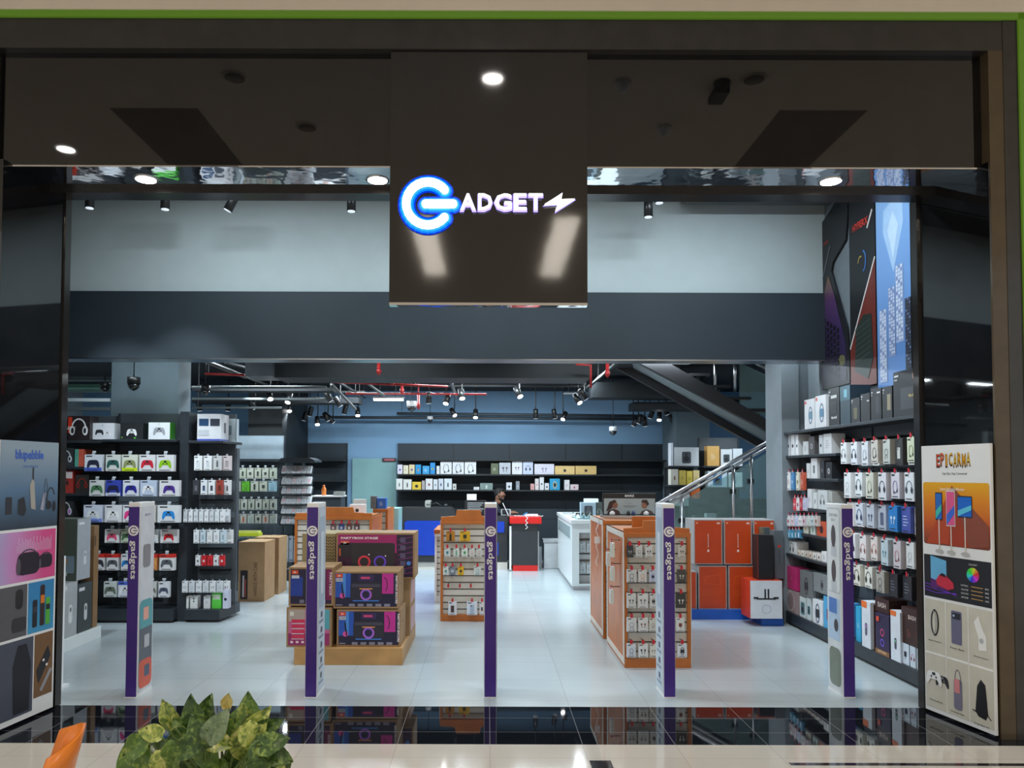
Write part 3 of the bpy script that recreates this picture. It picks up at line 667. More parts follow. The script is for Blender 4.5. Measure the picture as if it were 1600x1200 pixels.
# ================================================================== LEFT: gamepad gondola (front at ~9 m)
YG = 8.98; YGb = 9.42
gx0, gx1 = X(152, YG, 960), X(271, YG, 960)
gh = Z(648, YGb)
G1 = gondola('shelf_gondola', 'dark shelf unit of boxed gamepads against the left column', (gx0, YG, 0), 0, gx1-gx0, gh, YGb-YG, [(Z(688, YG+.03), .40, 0, gx1-gx0)], cat='shelf unit')
MB().box(gx1-gx0, X(288, 9.02, 960)-gx0-.006, .1, .44, 0, gh, M_shelf).build('side_post', G1)
SHZ = Z(688, YG+.03)
def place_boxes(items, y, zbase, d, row, cat, group, rz=0, name='carton'):
    "items: (px0, px1, py_top, kw, label)"
    for (a, c, top, kw, lab) in items:
        x0, x1 = X(a, y-d/2, top), X(c, y-d/2, top); h = Z(top, y-d/2, (a+c)/2)-zbase
        me = carton_mesh(round(abs(x1-x0)-.004, 3), round(h, 3), d, **kw)
        inst(name, me, ((x0+x1)/2, y, zbase+.0005), rz, lab, cat, group)
place_boxes([
 (143, 179, 661, dict(body='DADDE4', arts=(('pad',.35,.45,.5,'33353B'),('pad',.7,.35,.45,'E8E8EC'),('lines',.5,.85,.2,'A0A8C0'))), 'white gamepad carton with dark and white pads, left end of the top shelf'),
 (188, 224, 661, dict(body='26282C', arts=(('pad',.5,.45,.62,'EDEDEF','26282C'),('rect',.05,.12,.1,.16,'70C040'),('disc',.5,.1,.1,'50B040') if 0 else ('rect',.6,.7,.06,.14,'58C040'))), 'black gamepad carton with one white pad, middle of the top shelf'),
 (232, 266, 660, dict(body='DADDE2', side='58B848', arts=(('pad',.5,.5,.7,'9A9CA4'),('lines',.5,.9,.15,'B0B4C0'))), 'white gamepad carton with grey pad and green end, right on the top shelf')],
 9.2, SHZ, .16, 0, 'box', 'gamepad cartons on the top shelf')
gg = 'gamepads hanging on the left gondola'
rowsG = [
 (712, 738, [(132,160,'D9DEE8','30344A','4A64C8','blue and white pack with dark pad'),(164,188,'D5D8D4','2F5F5A',None,'grey pack with teal green pad'),(190,215,'D2D6C8','8A9060','C8E020','lime and grey pack with three small pads'),(217,243,'D8D8DC','C8283C',None,'white pack with red pad'),(244,272,'D8D8DC','8CC020',None,'white pack with lime green pad')]),
 (752, 777, [(139,163,'D5D9DA','4E7E58',None,'white pack with sage green pad'),(165,189,'3A48A8','23254A','C8CCE0','dark blue pack with black pad'),(191,217,'D5D9E6','2A2C90',None,'white pack with navy blue pad'),(219,245,'B9C6DC','E4E6EC',None,'pale blue pack with white pad'),(248,280,'D9D9DE','4E3490',None,'white pack with purple pad')]),
 (791, 818, [(130,160,'D3DAEC','E8ECF2','7A90E0','white pack with pale blue pad'),(163,190,'DCDDE2','F0F0F2',None,'white pack with black and white pad'),(191,216,'DCDDE2','E0408A',None,'white pack with bright pink pad'),(218,243,'D8D4D0','B04A38',None,'white pack with brick red pad'),(246,281,'DADDE2','2A8AD8',None,'white pack with sky blue pad')]),
 (829, 850, [(163,186,'DCDCE0','E05078',None,'white pack with rose pink pad'),(188,207,'B8C4B0','4A6A48',None,'camouflage coloured pack with green pad'),(209,227,'DCDCE0','6A6C74',None,'white pack with grey pad'),(230,247,'D0D8DC','E6E8EA',None,'pale pack with white pad'),(250,277,'DADADE','C81C28',None,'white pack with scarlet pad')]),
 (868, 893, [(143,163,'D9D9DC','3A3C44','C83028','red topped pack with charcoal pad'),(166,185,'D9D9DC','5A5C64','C83028','red topped pack with slate pad'),(189,207,'D9D9DC','2A7AC0','C8CCD4','white pack with blue pad'),(233,245,'D08A50','E0A060','C83028','red topped pack with orange pad'),(248,272,'D9D9DC','5A6068','C83028','red topped pack with dark grey pad')]),
 (911, 935, [(161,182,'C9D0D0','6A7468',None,'silver pack with camouflage pad'),(184,206,'D6D9E4','E8EAF0','4A64C8','white pack with white pad and blue top'),(230,244,'C8CAC8','6A6A64',None,'grey pack with small round picture'),(247,264,'D6D9E0','505870',None,'small white pack with green and blue print')])]
rn = ['top hanging row','second hanging row','third hanging row','fourth hanging row','fifth hanging row','bottom hanging row']
for ri, (t0, t1, its) in enumerate(rowsG):
    yy = 8.86 if ri < 3 else 8.95
    for (a, c, body, pc, acc, lab) in its:
        x0, x1 = X(a, yy, t0), X(c, yy, t0); zt_ = Z(t0, yy); h = zt_-Z(t1, yy)
        me = pack_mesh(round(x1-x0-.006, 3), round(h, 3), .06, body, 'pad', pc, '2A2C32' if pc not in ('2A2C32',) else 'C8C8CC', head=acc if acc and ri > 3 else None, band=acc if acc and ri < 4 else None)
        inst('gamepad_pack', me, ((x0+x1)/2, yy+.02*((a*7) % 3)/3, zt_+.03), 0, lab.replace(' pack', ' gamepad pack', 1)+', '+rn[ri], 'gamepad pack', gg)
        hook(G1, (x0+x1)/2-gx0, YGb-.02-YG, zt_+.03-.004, YGb-.02-yy-.03, False)
# bay further left with headset cartons
hx0, hx1 = X(60, YG, 800), gx0-.01
G0 = gondola('shelf_gondola', 'dark shelf unit of headset cartons left of the gamepad unit', (hx0, YG+.02, 0), 0, hx1-hx0, Z(652, YGb), YGb-YG, [(Z(690, YG), .4, 0, hx1-hx0), (Z(731, YG), .4, 0, hx1-hx0), (Z(773, YG), .4, 0, hx1-hx0), (Z(812, YG), .4, 0, hx1-hx0), (Z(860, YG), .4, 0, hx1-hx0), (Z(905, YG), .4, 0, hx1-hx0)])
hs = lambda body, c, c2='2A2C32', ex=(): dict(body=body, arts=(('headphone',.5,.5,.9,c,c2),)+tuple(ex))
gh_ = 'headset cartons on the far left shelves'
place_boxes([(90, 105, 652, hs('3A3E44','E8E8EA','B0B0B4'), 'narrow dark carton with white headset, left end of top left shelf'),
 (106, 141, 650, hs('2A2224','E6E6EA','26282C', (('rect',.02,.2,.3,.95,'D84028'),('text','A50 X',.12,.45,.12,'F0F0F0'))), 'black and red carton with large white headset, top left shelf')], 9.15, Z(690, YG)+.0, .2, 0, 'box', gh_)
place_boxes([(90, 115, 700, hs('3A3C40','DCE2E8'), 'grey carton with pale headset, second left shelf'), (117, 131, 702, dict(body='C85A48', arts=(('rect',.0,.45,0,1,'58A090'),)), 'red and teal carton beside pale headset carton, second left shelf')], 9.15, Z(731, YG), .2, 0, 'box', gh_)
place_boxes([(88, 115, 735, dict(body='A83A34', arts=(('rect',.05,.95,.65,.95,'E0D0D0'),('rect',.1,.5,.1,.3,'E8E0E0'),('headphone',.5,.5,.5,'2A2C30'))), 'red and white carton, third left shelf'), (118, 139, 742, hs('3A3634','B03028'), 'black carton with red headset, third left shelf')], 9.15, Z(773, YG), .2, 0, 'box', gh_)
place_boxes([(88, 115, 783, hs('2E3034','C8C8D0','B06AC0'), 'black carton with rainbow lit headset, fourth left shelf')], 9.15, Z(812, YG), .2, 0, 'box', gh_)
place_boxes([(100, 120, 872, dict(body='C8CCD2', arts=(('round',.5,.5,.6,'4A4C50'),)), 'white carton with round picture, lower left shelf')], 9.15, Z(905, YG), .2, 0, 'box', gh_)

# stacked appliance cartons on a low white plinth (left, facing the aisle)
xp = X(158, 8.2, 990)
o = MB().box(xp-.62, xp, 7.38, 8.2, 0, .13, M_white).build('display_plinth', bevel=.004)
tag(o, 'low white plinth under the grey appliance cartons at far left', 'plinth')
def aisle_box(y0, y1, z0, z1, dx, body, arts, lab, side=None, sidearts=(), off=0.):
    me = carton_mesh(round(y1-y0, 3), round(z1-z0, 3), dx, body, arts, side, sidearts)
    return inst('appliance_carton', me, (xp-.02-off-dx/2, (y0+y1)/2, z0+.001), PI/2, lab, 'box', 'appliance cartons on the left plinth')
aisle_box(7.47, 7.745, .13, .66, .40, 'A8ACB0', (('capsule',.55,.42,.75,'D8DADC','6A6C70'),('rect',.05,.3,.88,.96,'D0D4D8')), 'light grey carton with white appliance picture, bottom front of left stack', 'A4A9AC', (('capsule',.6,.4,.5,'C4C8CA'),('rect',.1,.35,.8,.9,'2A2C30'),('rect',0,.2,0,1,'5E6668')))
aisle_box(7.76, 8.03, .13, .62, .40, '3C4448', (('capsule',.55,.4,.7,'C8CCCE','5A5C60'),('rect',.05,.45,.85,.92,'D0D4D8')), 'dark grey carton with white appliance picture, bottom rear of left stack')
aisle_box(7.72, 7.98, .663, 1.28, .46, 'A4AAB2', (('capsule',.6,.35,.6,'D0D4D8','80868C'),('rect',.1,.5,.9,.94,'E0E4E8')), 'large grey green carton, top of the left stack', '5C665E', (('rect',.12,.95,.12,.4,'8AA0B0'),('rect',.2,.8,.26,.36,'C09060'),('rect',.1,.8,.08,.14,'C8CCD0'),('rect',.1,.4,.8,.86,'C8D0C8'),('rect',.1,.6,.74,.77,'A8B0A8')))
o = aisle_box(8.05, 8.15, .13, 1.19, .42, '8A6A48', (('rect',.1,.4,.8,.9,'5A4430'),), 'plain tan cardboard carton behind the grey green carton')
# ================================================================== column wrap gondola with phone accessories
YH = 9.02
cx0, cx1 = X(288, YH, 960), X(343, YH, 960); xr = X(371, 9.5, 945)
t = G2 = thing('shelf_gondola', 'dark corner shelf unit of phone accessories wrapping the left column', 'shelf unit', (0, 0, 0))
hh = Z(648, 9.4)
b = MB(); pl = [(cx0, YH), (cx1, YH), (xr, 9.42), (xr, 9.6), (cx1, 9.6), (cx1, 9.46), (cx0, 9.46)]
def plan_prism(b, pl, z0, z1, m):
    n = len(pl); v = [(p[0], p[1], z0) for p in pl]+[(p[0], p[1], z1) for p in pl]
    b.add(v, [tuple(range(n-1, -1, -1)), tuple(range(n, 2*n))]+[(i, (i+1) % n, (i+1) % n+n, i+n) for i in range(n)], m)
plan_prism(b, pl, .03, .15, M_shelf); b.build('base', t, .004)
b = MB(); b.box(cx0-.115, cx1+.02, 9.44, 9.47, .15, hh, M_shelfl); b.box(cx1+.0, cx1+.03, 9.47, 9.58, .15, Z(700, 9.1), M_shelfl); b.build('back_panel', t)
b = MB(); zsf = Z(690, YH+.05); plan_prism(b, [(cx0, YH+.04), (cx1, YH+.04), (xr, 9.42), (xr, 9.6), (cx1, 9.6), (cx1, 9.44), (cx0, 9.44)], zsf-.03, zsf, M_shelf); b.build('shelf', t, .003)
for zz in (715, 747, 784, 822, 862, 897):
    z_ = Z(zz, YH+.1)
    b = MB(); b.box(cx0+.02, cx1, 9.41, 9.43, z_-.01, z_+.01, M_hook)
    for i in range(12): x_ = cx0+.05+i*(xr-cx0-.08)/11; b.tube([(x_, 9.44, z_), (x_, YH+.14+.3*max(0, x_-cx1)/(xr-cx1), z_)], .003, M_hook, 4)
    b.build('hook_rail', t)
b = MB()
for i in range(9):
    z_ = .32+.07*i; b.box(cx1+.04, xr, 9.5, 9.505, z_, z_+.006, M_steel)
for i in range(8): x_ = cx1+.05+i*(xr-cx1-.06)/7; b.box(x_, x_+.004, 9.5, 9.505, .3, .92, M_steel)
b.build('wire_grid', t)
for (a, c, top, bt, yy, body, art_, lab) in ((308, 345, 648, 690, 9.12, 'DDE0E6', (('rect',.08,.48,.55,.82,'2A4A70'),('rect',.55,.95,.55,.82,'3A4250'),('rect',.05,.5,.2,.4,'C4C8D0'),('rect',0,1,0,.07,'4A5AB8')), 'large white drone carton with two photos on top of the corner unit'), (350, 371, 656, 690, 9.5, 'C6D8E2', (('rect',.3,.7,.3,.7,'7A98A8'),), 'pale blue carton behind the drone carton')):
    x0, x1 = X(a, yy, top), X(c, yy, top); me = carton_mesh(round(x1-x0, 3), round(Z(top, yy)-zsf, 3), .28 if a < 350 else .12, body, art_, None, (('phone',.5,.5,.5,'6A7078'),('rect',0,1,0,.07,'4A5AB8')) if a < 350 else ())
    inst('carton', me, ((x0+x1)/2, yy+.15 if a < 350 else 9.5, zsf+.001), 0, lab, 'box', 'cartons on top of the corner unit')
def hang_row(pys, pxs, yf, bodies, kinds, cat, nm, rowlab, group, parent, ywall, red=True, thick=.04, dep=None, off=(0, 0), jig=.0):
    "one row of hanging packs given in photo pixels"
    out = []
    for i, (a, c) in enumerate(pxs):
        yy = yf if dep is None else dep[i]
        x0, x1 = X(a, yy, pys[0]), X(c, yy, pys[0]); ti = Z(pys[0]+((i*37) % 3)*jig, yy, a); h = ti-Z(pys[1], yy, a)
        body, kind, pc, lab = bodies[i % len(bodies)] if kinds is None else (bodies[i % len(bodies)][0], kinds[i % len(kinds)], bodies[i % len(bodies)][2], bodies[i % len(bodies)][3])
        me = pack_mesh(round(max(.03, x1-x0-.008), 3), round(max(.03, h), 3), thick, body, kind, pc)
        o = inst(nm, me, ((x0+x1)/2, yy, ti+.03), 0, '%s, %s from left, %s' % (lab, ORD[i], rowlab), cat, group)
        if parent: hook(parent, (x0+x1)/2-parent.location.x, ywall-parent.location.y, ti+.026, ywall-yy-.015, red)
        out.append(o)
    return out
AW = [('E2E4E8','charger','B8BCC4','white charger pack'),('DCE0E4','cable','6A7078','pale cable pack'),('D0D4D8','buds','3A3C42','grey white earphone pack'),('E4E6EA','phone','9AA0AA','white phone case pack')]
gc = 'phone accessories hanging on the corner unit'
def seq(a, c, n): return [(a+(c-a)*i/n, a+(c-a)*(i+.9)/n) for i in range(n)]
depF = lambda px: [9.05+.35*max(0, (a-343)/28) for a, _ in px]
for (ys, a, c, n, bd, rl) in (((712, 735), 303, 363, 4, [('E6E8EA','phone','D8DCE0','tall white phone pack'),('E6E8EA','phone','CDD2D8','tall blank white pack'),('C8CACC','bottle','6A6C70','grey adapter pack'),('D4C8CC','phone','A8A0A4','pinkish grey pack')], 'top row of corner unit'),
  ((750, 773), 301, 362, 5, [('3A3C42','phone','6A6C74','dark brown pack'),('DCE0E6','phone','4A5A78','white pack with blue picture'),('E0E2E6','phone','4A4C58','white pack with dark picture'),('9A4034','phone','5A3028','rusty red pack'),('D8DADE','bottle','5A5C60','grey white pack')], 'second row of corner unit'),
  ((796, 816), 286, 360, 9, [('DEE2E6','cable','B8BCC4','white cable pack'),('E4E6EA','charger','C0C4CC','white plug pack'),('D2D6DC','buds','70747C','pale earphone pack')], 'third row of corner unit'),
  ((828, 849), 302, 365, 6, [('E2E5E9','phone','C8CCD4','white case pack'),('C4D2DC','bottle','8AA8B8','pale blue pack'),('E0E2E4','cable','A09890','white cable pack')], 'fourth row of corner unit'),
  ((868, 884), 305, 352, 5, [('DCDCE0','charger','6A6C70','white plug pack with grey print'),('C8242C','charger','E0D0D0','red accessory pack'),('D02830','phone','8A1820','bright red accessory pack')], 'fifth row of corner unit'),
  ((908, 926), 284, 360, 7, [('DEE0E4','buds','8A8E96','white earphone pack with blue print'),('D0D4DA','cable','A4A8B0','silver cable pack')], 'sixth row of corner unit')):
    px = seq(a, c, n); hang_row(ys, px, 9.05, bd, None, 'accessory pack', 'accessory_pack', rl, gc, None, 9.44, dep=depF(px))
zz = .151
place_boxes([(284, 295, 932, dict(body='E2E4E6', arts=(('round',.5,.8,.3,'3A3C40'),)), 'slim white carton with three dots, left on the corner unit base'), (297, 309, 932, dict(body='E0E2E4', arts=(('round',.5,.8,.3,'4A4C50'),('round',.5,.6,.3,'4A4C50'))), 'slim white carton beside it on the corner unit base'),
 (318, 329, 932, dict(body='DADCE0', arts=(('lines',.5,.5,.6,'9A9CA4'),)), 'stacked white carton left of the green carton on corner unit base'), (331, 346, 927, dict(body='5AC848', arts=(('rect',.1,.9,.6,.9,'D8E8D0'),)), 'bright green carton on the corner unit base'), (348, 357, 922, dict(body='C8CCE0', arts=(('round',.5,.5,.8,'2A2A48'),)), 'small carton with dark round picture right of green carton')], 9.14, zz, .1, 0, 'box', 'cartons on the corner unit base')

# ================================================================== rear left accessory wall
YA = 13.0
t = G3 = gondola('shelf_gondola', 'dark shelf unit of small accessory packs behind the cardboard cartons', (X(345, YA, 800), YA, 0), 0, X(434, YA, 800)-X(345, YA, 800), Z(681, YA+.4), .45, base_h=.2)
MB().box(.02, t.location.x*0+X(434, YA, 800)-X(345, YA, 800)-.02, .425, .43, Z(718, YA+.4), Z(682, YA+.4), mat('pale_blue_grey_panel', (.34, .42, .48), .5)).build('header_panel', t)
MB().box(0, X(434, YA, 800)-X(345, YA, 800), .05, .43, Z(722, YA), Z(719, YA), M_shelf).build('shelf', t)
ga = 'accessory packs on the rear left unit'
for ys, a, c, n, bd, rl in (((731, 748), 374, 433, 5, [('C8CDBC','capsule','4A5048','sage green pack'),('CED2C4','charger','50564E','pale green pack')], 'top row of rear left unit'),
  ((752, 768), 364, 433, 5, [('C4C9BC','charger','3A403C','grey green pack'),('6AC038','cable','3A6A28','vivid green pack'),('CCD0C0','capsule','4A5048','olive white pack'),('CCD0C0','charger','4A5048','cream green pack'),('A8CCDC','cable','4A7A98','sky blue pack')], 'second row of rear left unit'),
  ((780, 797), 365, 433, 6, [('C8CCBE','bottle','3A3C3A','pale green pack with dark picture'),('D0D3C8','capsule','34383A','cream pack with dark picture')], 'third row of rear left unit'),
  ((803, 818), 352, 433, 7, [('D2D4CC','cable','6AA098','cream and teal pack'),('D0D0C4','charger','4A4A44','cream pack'),('D8D0C8','bottle','E06838','cream and orange pack')], 'fourth row of rear left unit')):
    hang_row(ys, seq(a, c, n), YA, bd, None, 'accessory pack', 'accessory_pack', rl, ga, t, YA+.43, False, thick=.06)
o = MB().box(-.24, .24, -.1, .1, 0, .05, 'D8E038').box(-.22, .22, -.08, .09, .05, .08, 'E4E880').build('folded_yellow_pouch', loc=(X(384, 12.3, 832), 12.3, Z(839, 12.2)))
tag(o, 'flat yellow pouch lying on the wire basket at rear left', 'pouch')
b = MB(); yb_ = 12.35
x0, x1 = X(352, 12.2, 850), X(418, 12.2, 850); z1 = Z(839, 12.2)
for i in range(9): b.tube([(x0+(x1-x0)*i/8, 12.0, z1-.01), (x0+(x1-x0)*i/8, 12.5, z1-.01)], .005, M_steel, 4)
for i in range(4): b.tube([(x0, 12.0+i*.16, z1-.01), (x1, 12.0+i*.16, z1-.01)], .006, M_steel, 4)
for k in range(5): b.tube([(x0, 12.0, z1-.1*k), (x1, 12.0, z1-.1*k)], .004, M_steel, 4)
for i in range(5): b.tube([(x0+(x1-x0)*i/4, 12.0, .0), (x0+(x1-x0)*i/4, 12.0, z1)], .006, M_steel, 4)
for i in (0, 1): b.tube([(x0+(x1-x0)*i, 12.5, .0), (x0+(x1-x0)*i, 12.5, z1)], .006, M_steel, 4)
o = b.build('wire_basket'); tag(o, 'chrome wire basket stand behind the cardboard cartons', 'basket')
# tall cardboard cartons on the floor
for (a, c, top, y, d, lab) in ((373, 414, 848, GY(941), .5, 'tall brown cardboard carton with dark bottle picture, standing on the floor at left'), (424, 436, 841, GY(930), .45, 'tall brown cardboard carton behind the one with the bottle picture')):
    x0 = X(a if a == 373 else 398, y, top); x1 = X(c, y, top); h = Z(top, y)
    b = MB(); w = x1-x0; b.box(-w/2, w/2, 0, d, 0, h, M_card)
    b.box(-.03, .03, -.001, d, h, h+.002, mat('tape', (.45,.32,.18), .3))
    if a == 373:
        b.rect(-w/2+.03, -w/2+.13, .03, .42, -.002, '2E2426'); b.rect(-w/2+.06, -w/2+.08, .06, .35, -.003, 'C8C0C0'); b.rect(-w/2+.09, -w/2+.105, .06, .3, -.003, 'A84838'); b.text('HANDLE WITH CARE', w/2-.1, .08, .05, -.002, '5A4028', 'l', rot=90, w=.45)
    o = b.build('cardboard_carton', bevel=.004, loc=((x0+x1)/2, y, 0)); tag(o, lab, 'box', 'tall cardboard cartons at left')
# white tiered rack of phone cases
YR = 12.6
t = thing('tiered_rack', 'dark upright rack with slanting tiers of white phone case packs, rear left', 'display rack', (X(462, YR, 800), YR, 0))
w = X(488, YR, 800)-X(437, YR, 800)
MB().box(-w*.14, w*.14, .1, .3, 0, Z(722, YR), M_shelf).build('pole', t); MB().box(-w/2, w*.5, -.1, .4, 0, .12, M_shelf).build('base', t)
MB().prism([(-w/2, Z(724, YR)), (-w*.4, Z(717, YR)), (w*.45, Z(716, YR)), (w*.62, Z(720, YR)), (w*.62, Z(723, YR)), (w*.45, Z(724, YR))], -.15, .4, M_shelf).build('top_cap', t)
for i, py in enumerate((741, 758, 773, 789, 804, 820)):
    z0_ = Z(py, YR); b = MB(); b.M = Matrix.Translation((0, 0, z0_)) @ Matrix.Rotation(math.radians(48), 4, 'X')
    b.box(-w/2, w/2, -.02, .16, -.012, 0, M_shelf); b.M = Matrix.Identity(4); b.build('tray', t)
    if i < 6:
        for j in range(6):
            bb = MB(); bb.M = Matrix.Rotation(math.radians(48), 4, 'X'); ww = w*.92/6
            bb.box(-ww*.45, ww*.45, .0, .15, .001, .03, 'E6E8EC'); bb.box(-ww*.3, ww*.3, .02, .1, .03, .031, 'C4C8D0' if (i+j) % 3 else 'D8B8C0')
            key = ('tiercase', (i+j) % 3 == 0)
            if key not in _pk: _pk[key] = bb.build('phone_case_pack', mesh_only=True)
            inst('phone_case_pack', _pk[key], (t.location.x-w*.38+j*w*.155, YR, z0_), 0, 'flat white phone case pack, %s from left on %s slanting tier from top' % (ORD[j], ORD[i]), 'phone case pack', 'phone case packs on the tiered rack')
for j in range(7):
    me = pack_mesh(.06, .42, .05, ('DDE0E6','E4E6EA','C8D0E0')[j % 3], 'phone', 'B0B8C8'); z0_ = Z(836, YR)
    inst('phone_case_pack', me, (t.location.x-w*.42+j*w*.14, YR+.02, z0_), 0, 'tall narrow phone case pack, %s from left at foot of tiered rack' % ORD[j], 'phone case pack', 'phone case packs on the tiered rack')
MB().box(-w*.5, w*.5, .07, .1, z0_-.01, z0_, M_hook).build('hook_rail', t)

# ================================================================== REAR WALL
YW = 15.15
def rear_unit(px0, px1, shelves, lab, bays, h):
    x0, x1 = X(px0, YBK-.1, 780), X(px1, YBK-.1, 780)
    t = thing('wall_shelving', lab, 'shelf unit', (x0, YBK-.06, 0))
    w = x1-x0
    for i in range(bays):
        b = MB(); a, c = w*i/bays, w*(i+1)/bays; b.box(a+.006, c-.006, 0, .03, .05, h, M_band)
        for j in range(1, 6): b.box(a+.006, c-.006, -.002, 0, h-.38*j-.004, h-.38*j+.004, M_black)
        b.build('back_panel', t)
        MB().box(c-.008, c+.008, -.01, .04, 0, h, M_black).build('upright', t)
    for (py, a, c) in shelves:
        z_ = Z(py, YW); MB().box(X(a, YW, py)-x0, X(c, YW, py)-x0, -.4, 0, z_-.03, z_, M_shelf if 0 else M_duct).build('shelf', t, .003)
    return t
hW = Z(693, YBK-.1)
rear_unit(620, 1060, ((718, 620, 1052), (741, 620, 1052), (765.5, 620, 983)), 'long dark wall shelving behind the counter', 5, hW)
rear_unit(457, 541, ((719, 458, 538), (751, 458, 538)), 'short dark wall shelving with empty shelves, rear left', 1, hW)
gr = 'cartons on the rear wall shelves'
def rb(row, *its): place_boxes([(a, c, t_, kw, lab) for a, c, t_, kw, lab in its], YW+.14, Z(row, YW), .2, 0, 'box', gr)
A = lambda body, kind='round', c='4A4C52', s=.6, c2='2A2C32', ex=(): dict(body=body, arts=((kind,.5,.45,s,c,c2),)+tuple(ex))
rb(741, (621,629,726,A('DDD8E4','round','7A50B0'),'small white carton with purple disc, upper rear shelf'), (630,638,727,A('E0D8C0','lines','B09060'),'small cream carton, upper rear shelf'), (639,648,726,A('D8C8A0','round','8A78B0'),'small tan carton with violet disc, upper rear shelf'),
 (649,658,726,A('2890C8','bottle','E08A30'),'bright blue carton with orange picture, upper rear shelf'), (660,671,728,A('3A9AD0','lines','D8E8F0'),'low light blue carton, upper rear shelf'), (672,680,723,A('2A88C8','round','D0C040'),'taller light blue carton, upper rear shelf'), (682,687,728,A('D0D4D8','lines','6A6C70'),'thin white carton, upper rear shelf'),
 (688,706,721,A('D8D9DC','neckband','6A7078',.85),'white neckband headphone carton, left of three, upper rear shelf'), (707,725,721,A('D4D6DA','neckband','5E646C',.85),'white neckband headphone carton, middle of three, upper rear shelf'), (726,744,721,A('DADBDE','neckband','70767E',.85),'white neckband headphone carton, right of three, upper rear shelf'),
 (767,779,724,A('5E6850','lines','C8C8B0'),'olive green carton, upper rear shelf'), (780,798,723,A('B8BCC4','buds','5A5060',.8),'grey earphone carton, upper rear shelf'), (800,816,721,A('DCDDE2','buds','7A6A80',.7),'white earphone carton, upper rear shelf'), (817,833,721,A('C4CCE4','headphone','3A4058',.6),'pale blue carton with dark headset, upper rear shelf'),
 (835,866,725,A('D9D6E4','buds','9088A8',.8),'wide lilac white carton, upper rear shelf'), (867,898,728,A('E0C080','round','3A3A3C',.5),'wide yellow carton with dark camera, left of two, upper rear shelf'), (899,932,728,A('DDBB78','round','5A3A2C',.5),'wide yellow carton with brown camera, right of two, upper rear shelf'))
rb(765.5, (619,629,748,A('E2E2E0','bottle','4A4C50'),'white carton at left end of lower rear shelf'), (630,643,749,A('DEDEDA','bottle','5A5C5A'),'white bottle carton, lower rear shelf'), (644,658,753,A('E0C040','round','3A3430',.6),'yellow carton with dark disc, lower rear shelf'), (659,664,751,A('B0A8A8','lines','5A5658'),'thin grey carton, lower rear shelf'),
 (665,676,748,A('DADADC','charger','8A4048'),'white carton with maroon picture, lower rear shelf'), (677,684,749,A('D0D4DA','charger','3A3C44'),'slim white carton, lower rear shelf'), (685,693,748,A('C8CED8','phone','4A5068'),'blue grey slim carton, lower rear shelf'), (694,706,748,A('D0D8DE','bottle','3A4048'),'pale carton with dark picture, lower rear shelf'), (707,713,756,A('C8C8C4','round','3A3A3A'),'tiny grey carton, lower rear shelf'),
 (740,749,761,A('D4D6D8','lines','8A8C90'),'flat white carton, lower rear shelf'), (750,770,755,A('7A8C88','phone','C0C8C4'),'grey green carton, lower rear shelf'), (791,800,754,A('CED2D8','round','3A3C40'),'white carton with dark disc right of the person, lower rear shelf'), (806,812,752,A('8A9098','bottle','D0D4D8'),'slim grey carton, lower rear shelf'),
 (829,835,756,A('D0A0A0','lines','C84848'),'pink carton, lower rear shelf'), (836,842,748,A('D8D0D0','charger','C03038'),'white and red carton, lower rear shelf'), (843,850,745,A('D9DBE0','round','3A3C4A'),'tall white carton with two discs, lower rear shelf'), (851,858,755,A('D4D6DC','round','4A4C58'),'small white carton with one disc, lower rear shelf'),
 (859,875,748,A('2A9AC8','watch','E0B860',.8),'cyan blue carton with small car picture, lower rear shelf'), (882,890,750,A('DDDDE0','lines','C04048'),'narrow white carton, lower rear shelf'), (891,904,757,A('D8C8CC','charger','B05058'),'low pink white carton, right end of lower rear shelf'))

# frosted glass door
xa_, xb_ = X(550, YBK-.05, 790), X(619, YBK-.05, 790)
b = MB(); b.box(xa_, xb_, YBK-.05, YBK-.02, 0, Z(717, YBK), M_frost); struct(b.build('door_1'))
o = MB().box(-.14, .14, 0, .02, 0, .07, '4A3038').rect(-.1, .1, .02, .05, -.001, 'C86A70').build('door_sign', loc=(X(608, YBK-.1, 720), YBK-.09, Z(721.5, YBK-.1)))
tag(o, 'tiny dark red sign above the frosted glass door', 'sign')

# ================================================================== COUNTER
YC = GY(890)
t = thing('service_counter', 'long black service counter with rounded corners and royal blue panels', 'counter', (X(617, YC, 850), YC, 0))
L0 = X(617, YC, 850); wl = X(711, YC, 850)-L0; wr = X(793, YC, 850)-L0; h1 = Z(794, YC); h2 = Z(808, YC)
def rr_prism(b, x0, x1, z0, z1, r, y0, y1, m, corners=(1,1,1,1)):
    p = []
    for i, (cx_, cz_, a0) in enumerate(((x1-r, z1-r, 0), (x0+r, z1-r, 90), (x0+r, z0+r, 180), (x1-r, z0+r, 270))):
        if corners[i]: p += [(cx_+r*math.cos(math.radians(a0+j*15)), cz_+r*math.sin(math.radians(a0+j*15))) for j in range(7)]
        else: p.append(((x1, x0, x0, x1)[i], (z1, z1, z0, z0)[i]))
    b.prism(p, y0, y1, m)
b = MB(); rr_prism(b, 0, wl, .13, h1, .12, 0, .7, M_char, (1,1,0,0)); b.build('left_body', t)
MB().box(wl, wr, .03, .65, .13, h2, M_char).build('right_body', t)
MB().box(.15, wr, .03, .6, 0, .13, M_slat).build('kick_plate', t)
b = MB(); rr_prism(b, X(632, YC, 840)-L0, X(706, YC, 840)-L0, Z(868, YC), Z(814, YC), .06, -.015, 0, M_blue, (1,1,0,0)); b.build('blue_panel', t)
MB().box(X(740, YC, 820)-L0, X(788, YC, 820)-L0, .01, .03, Z(832, YC), Z(815, YC), M_blue).build('blue_panel', t)
MB().box(X(740, YC, 820)-L0, X(779, YC, 820)-L0, .01, .03, Z(868, YC), Z(848, YC), M_blue).build('blue_panel', t)
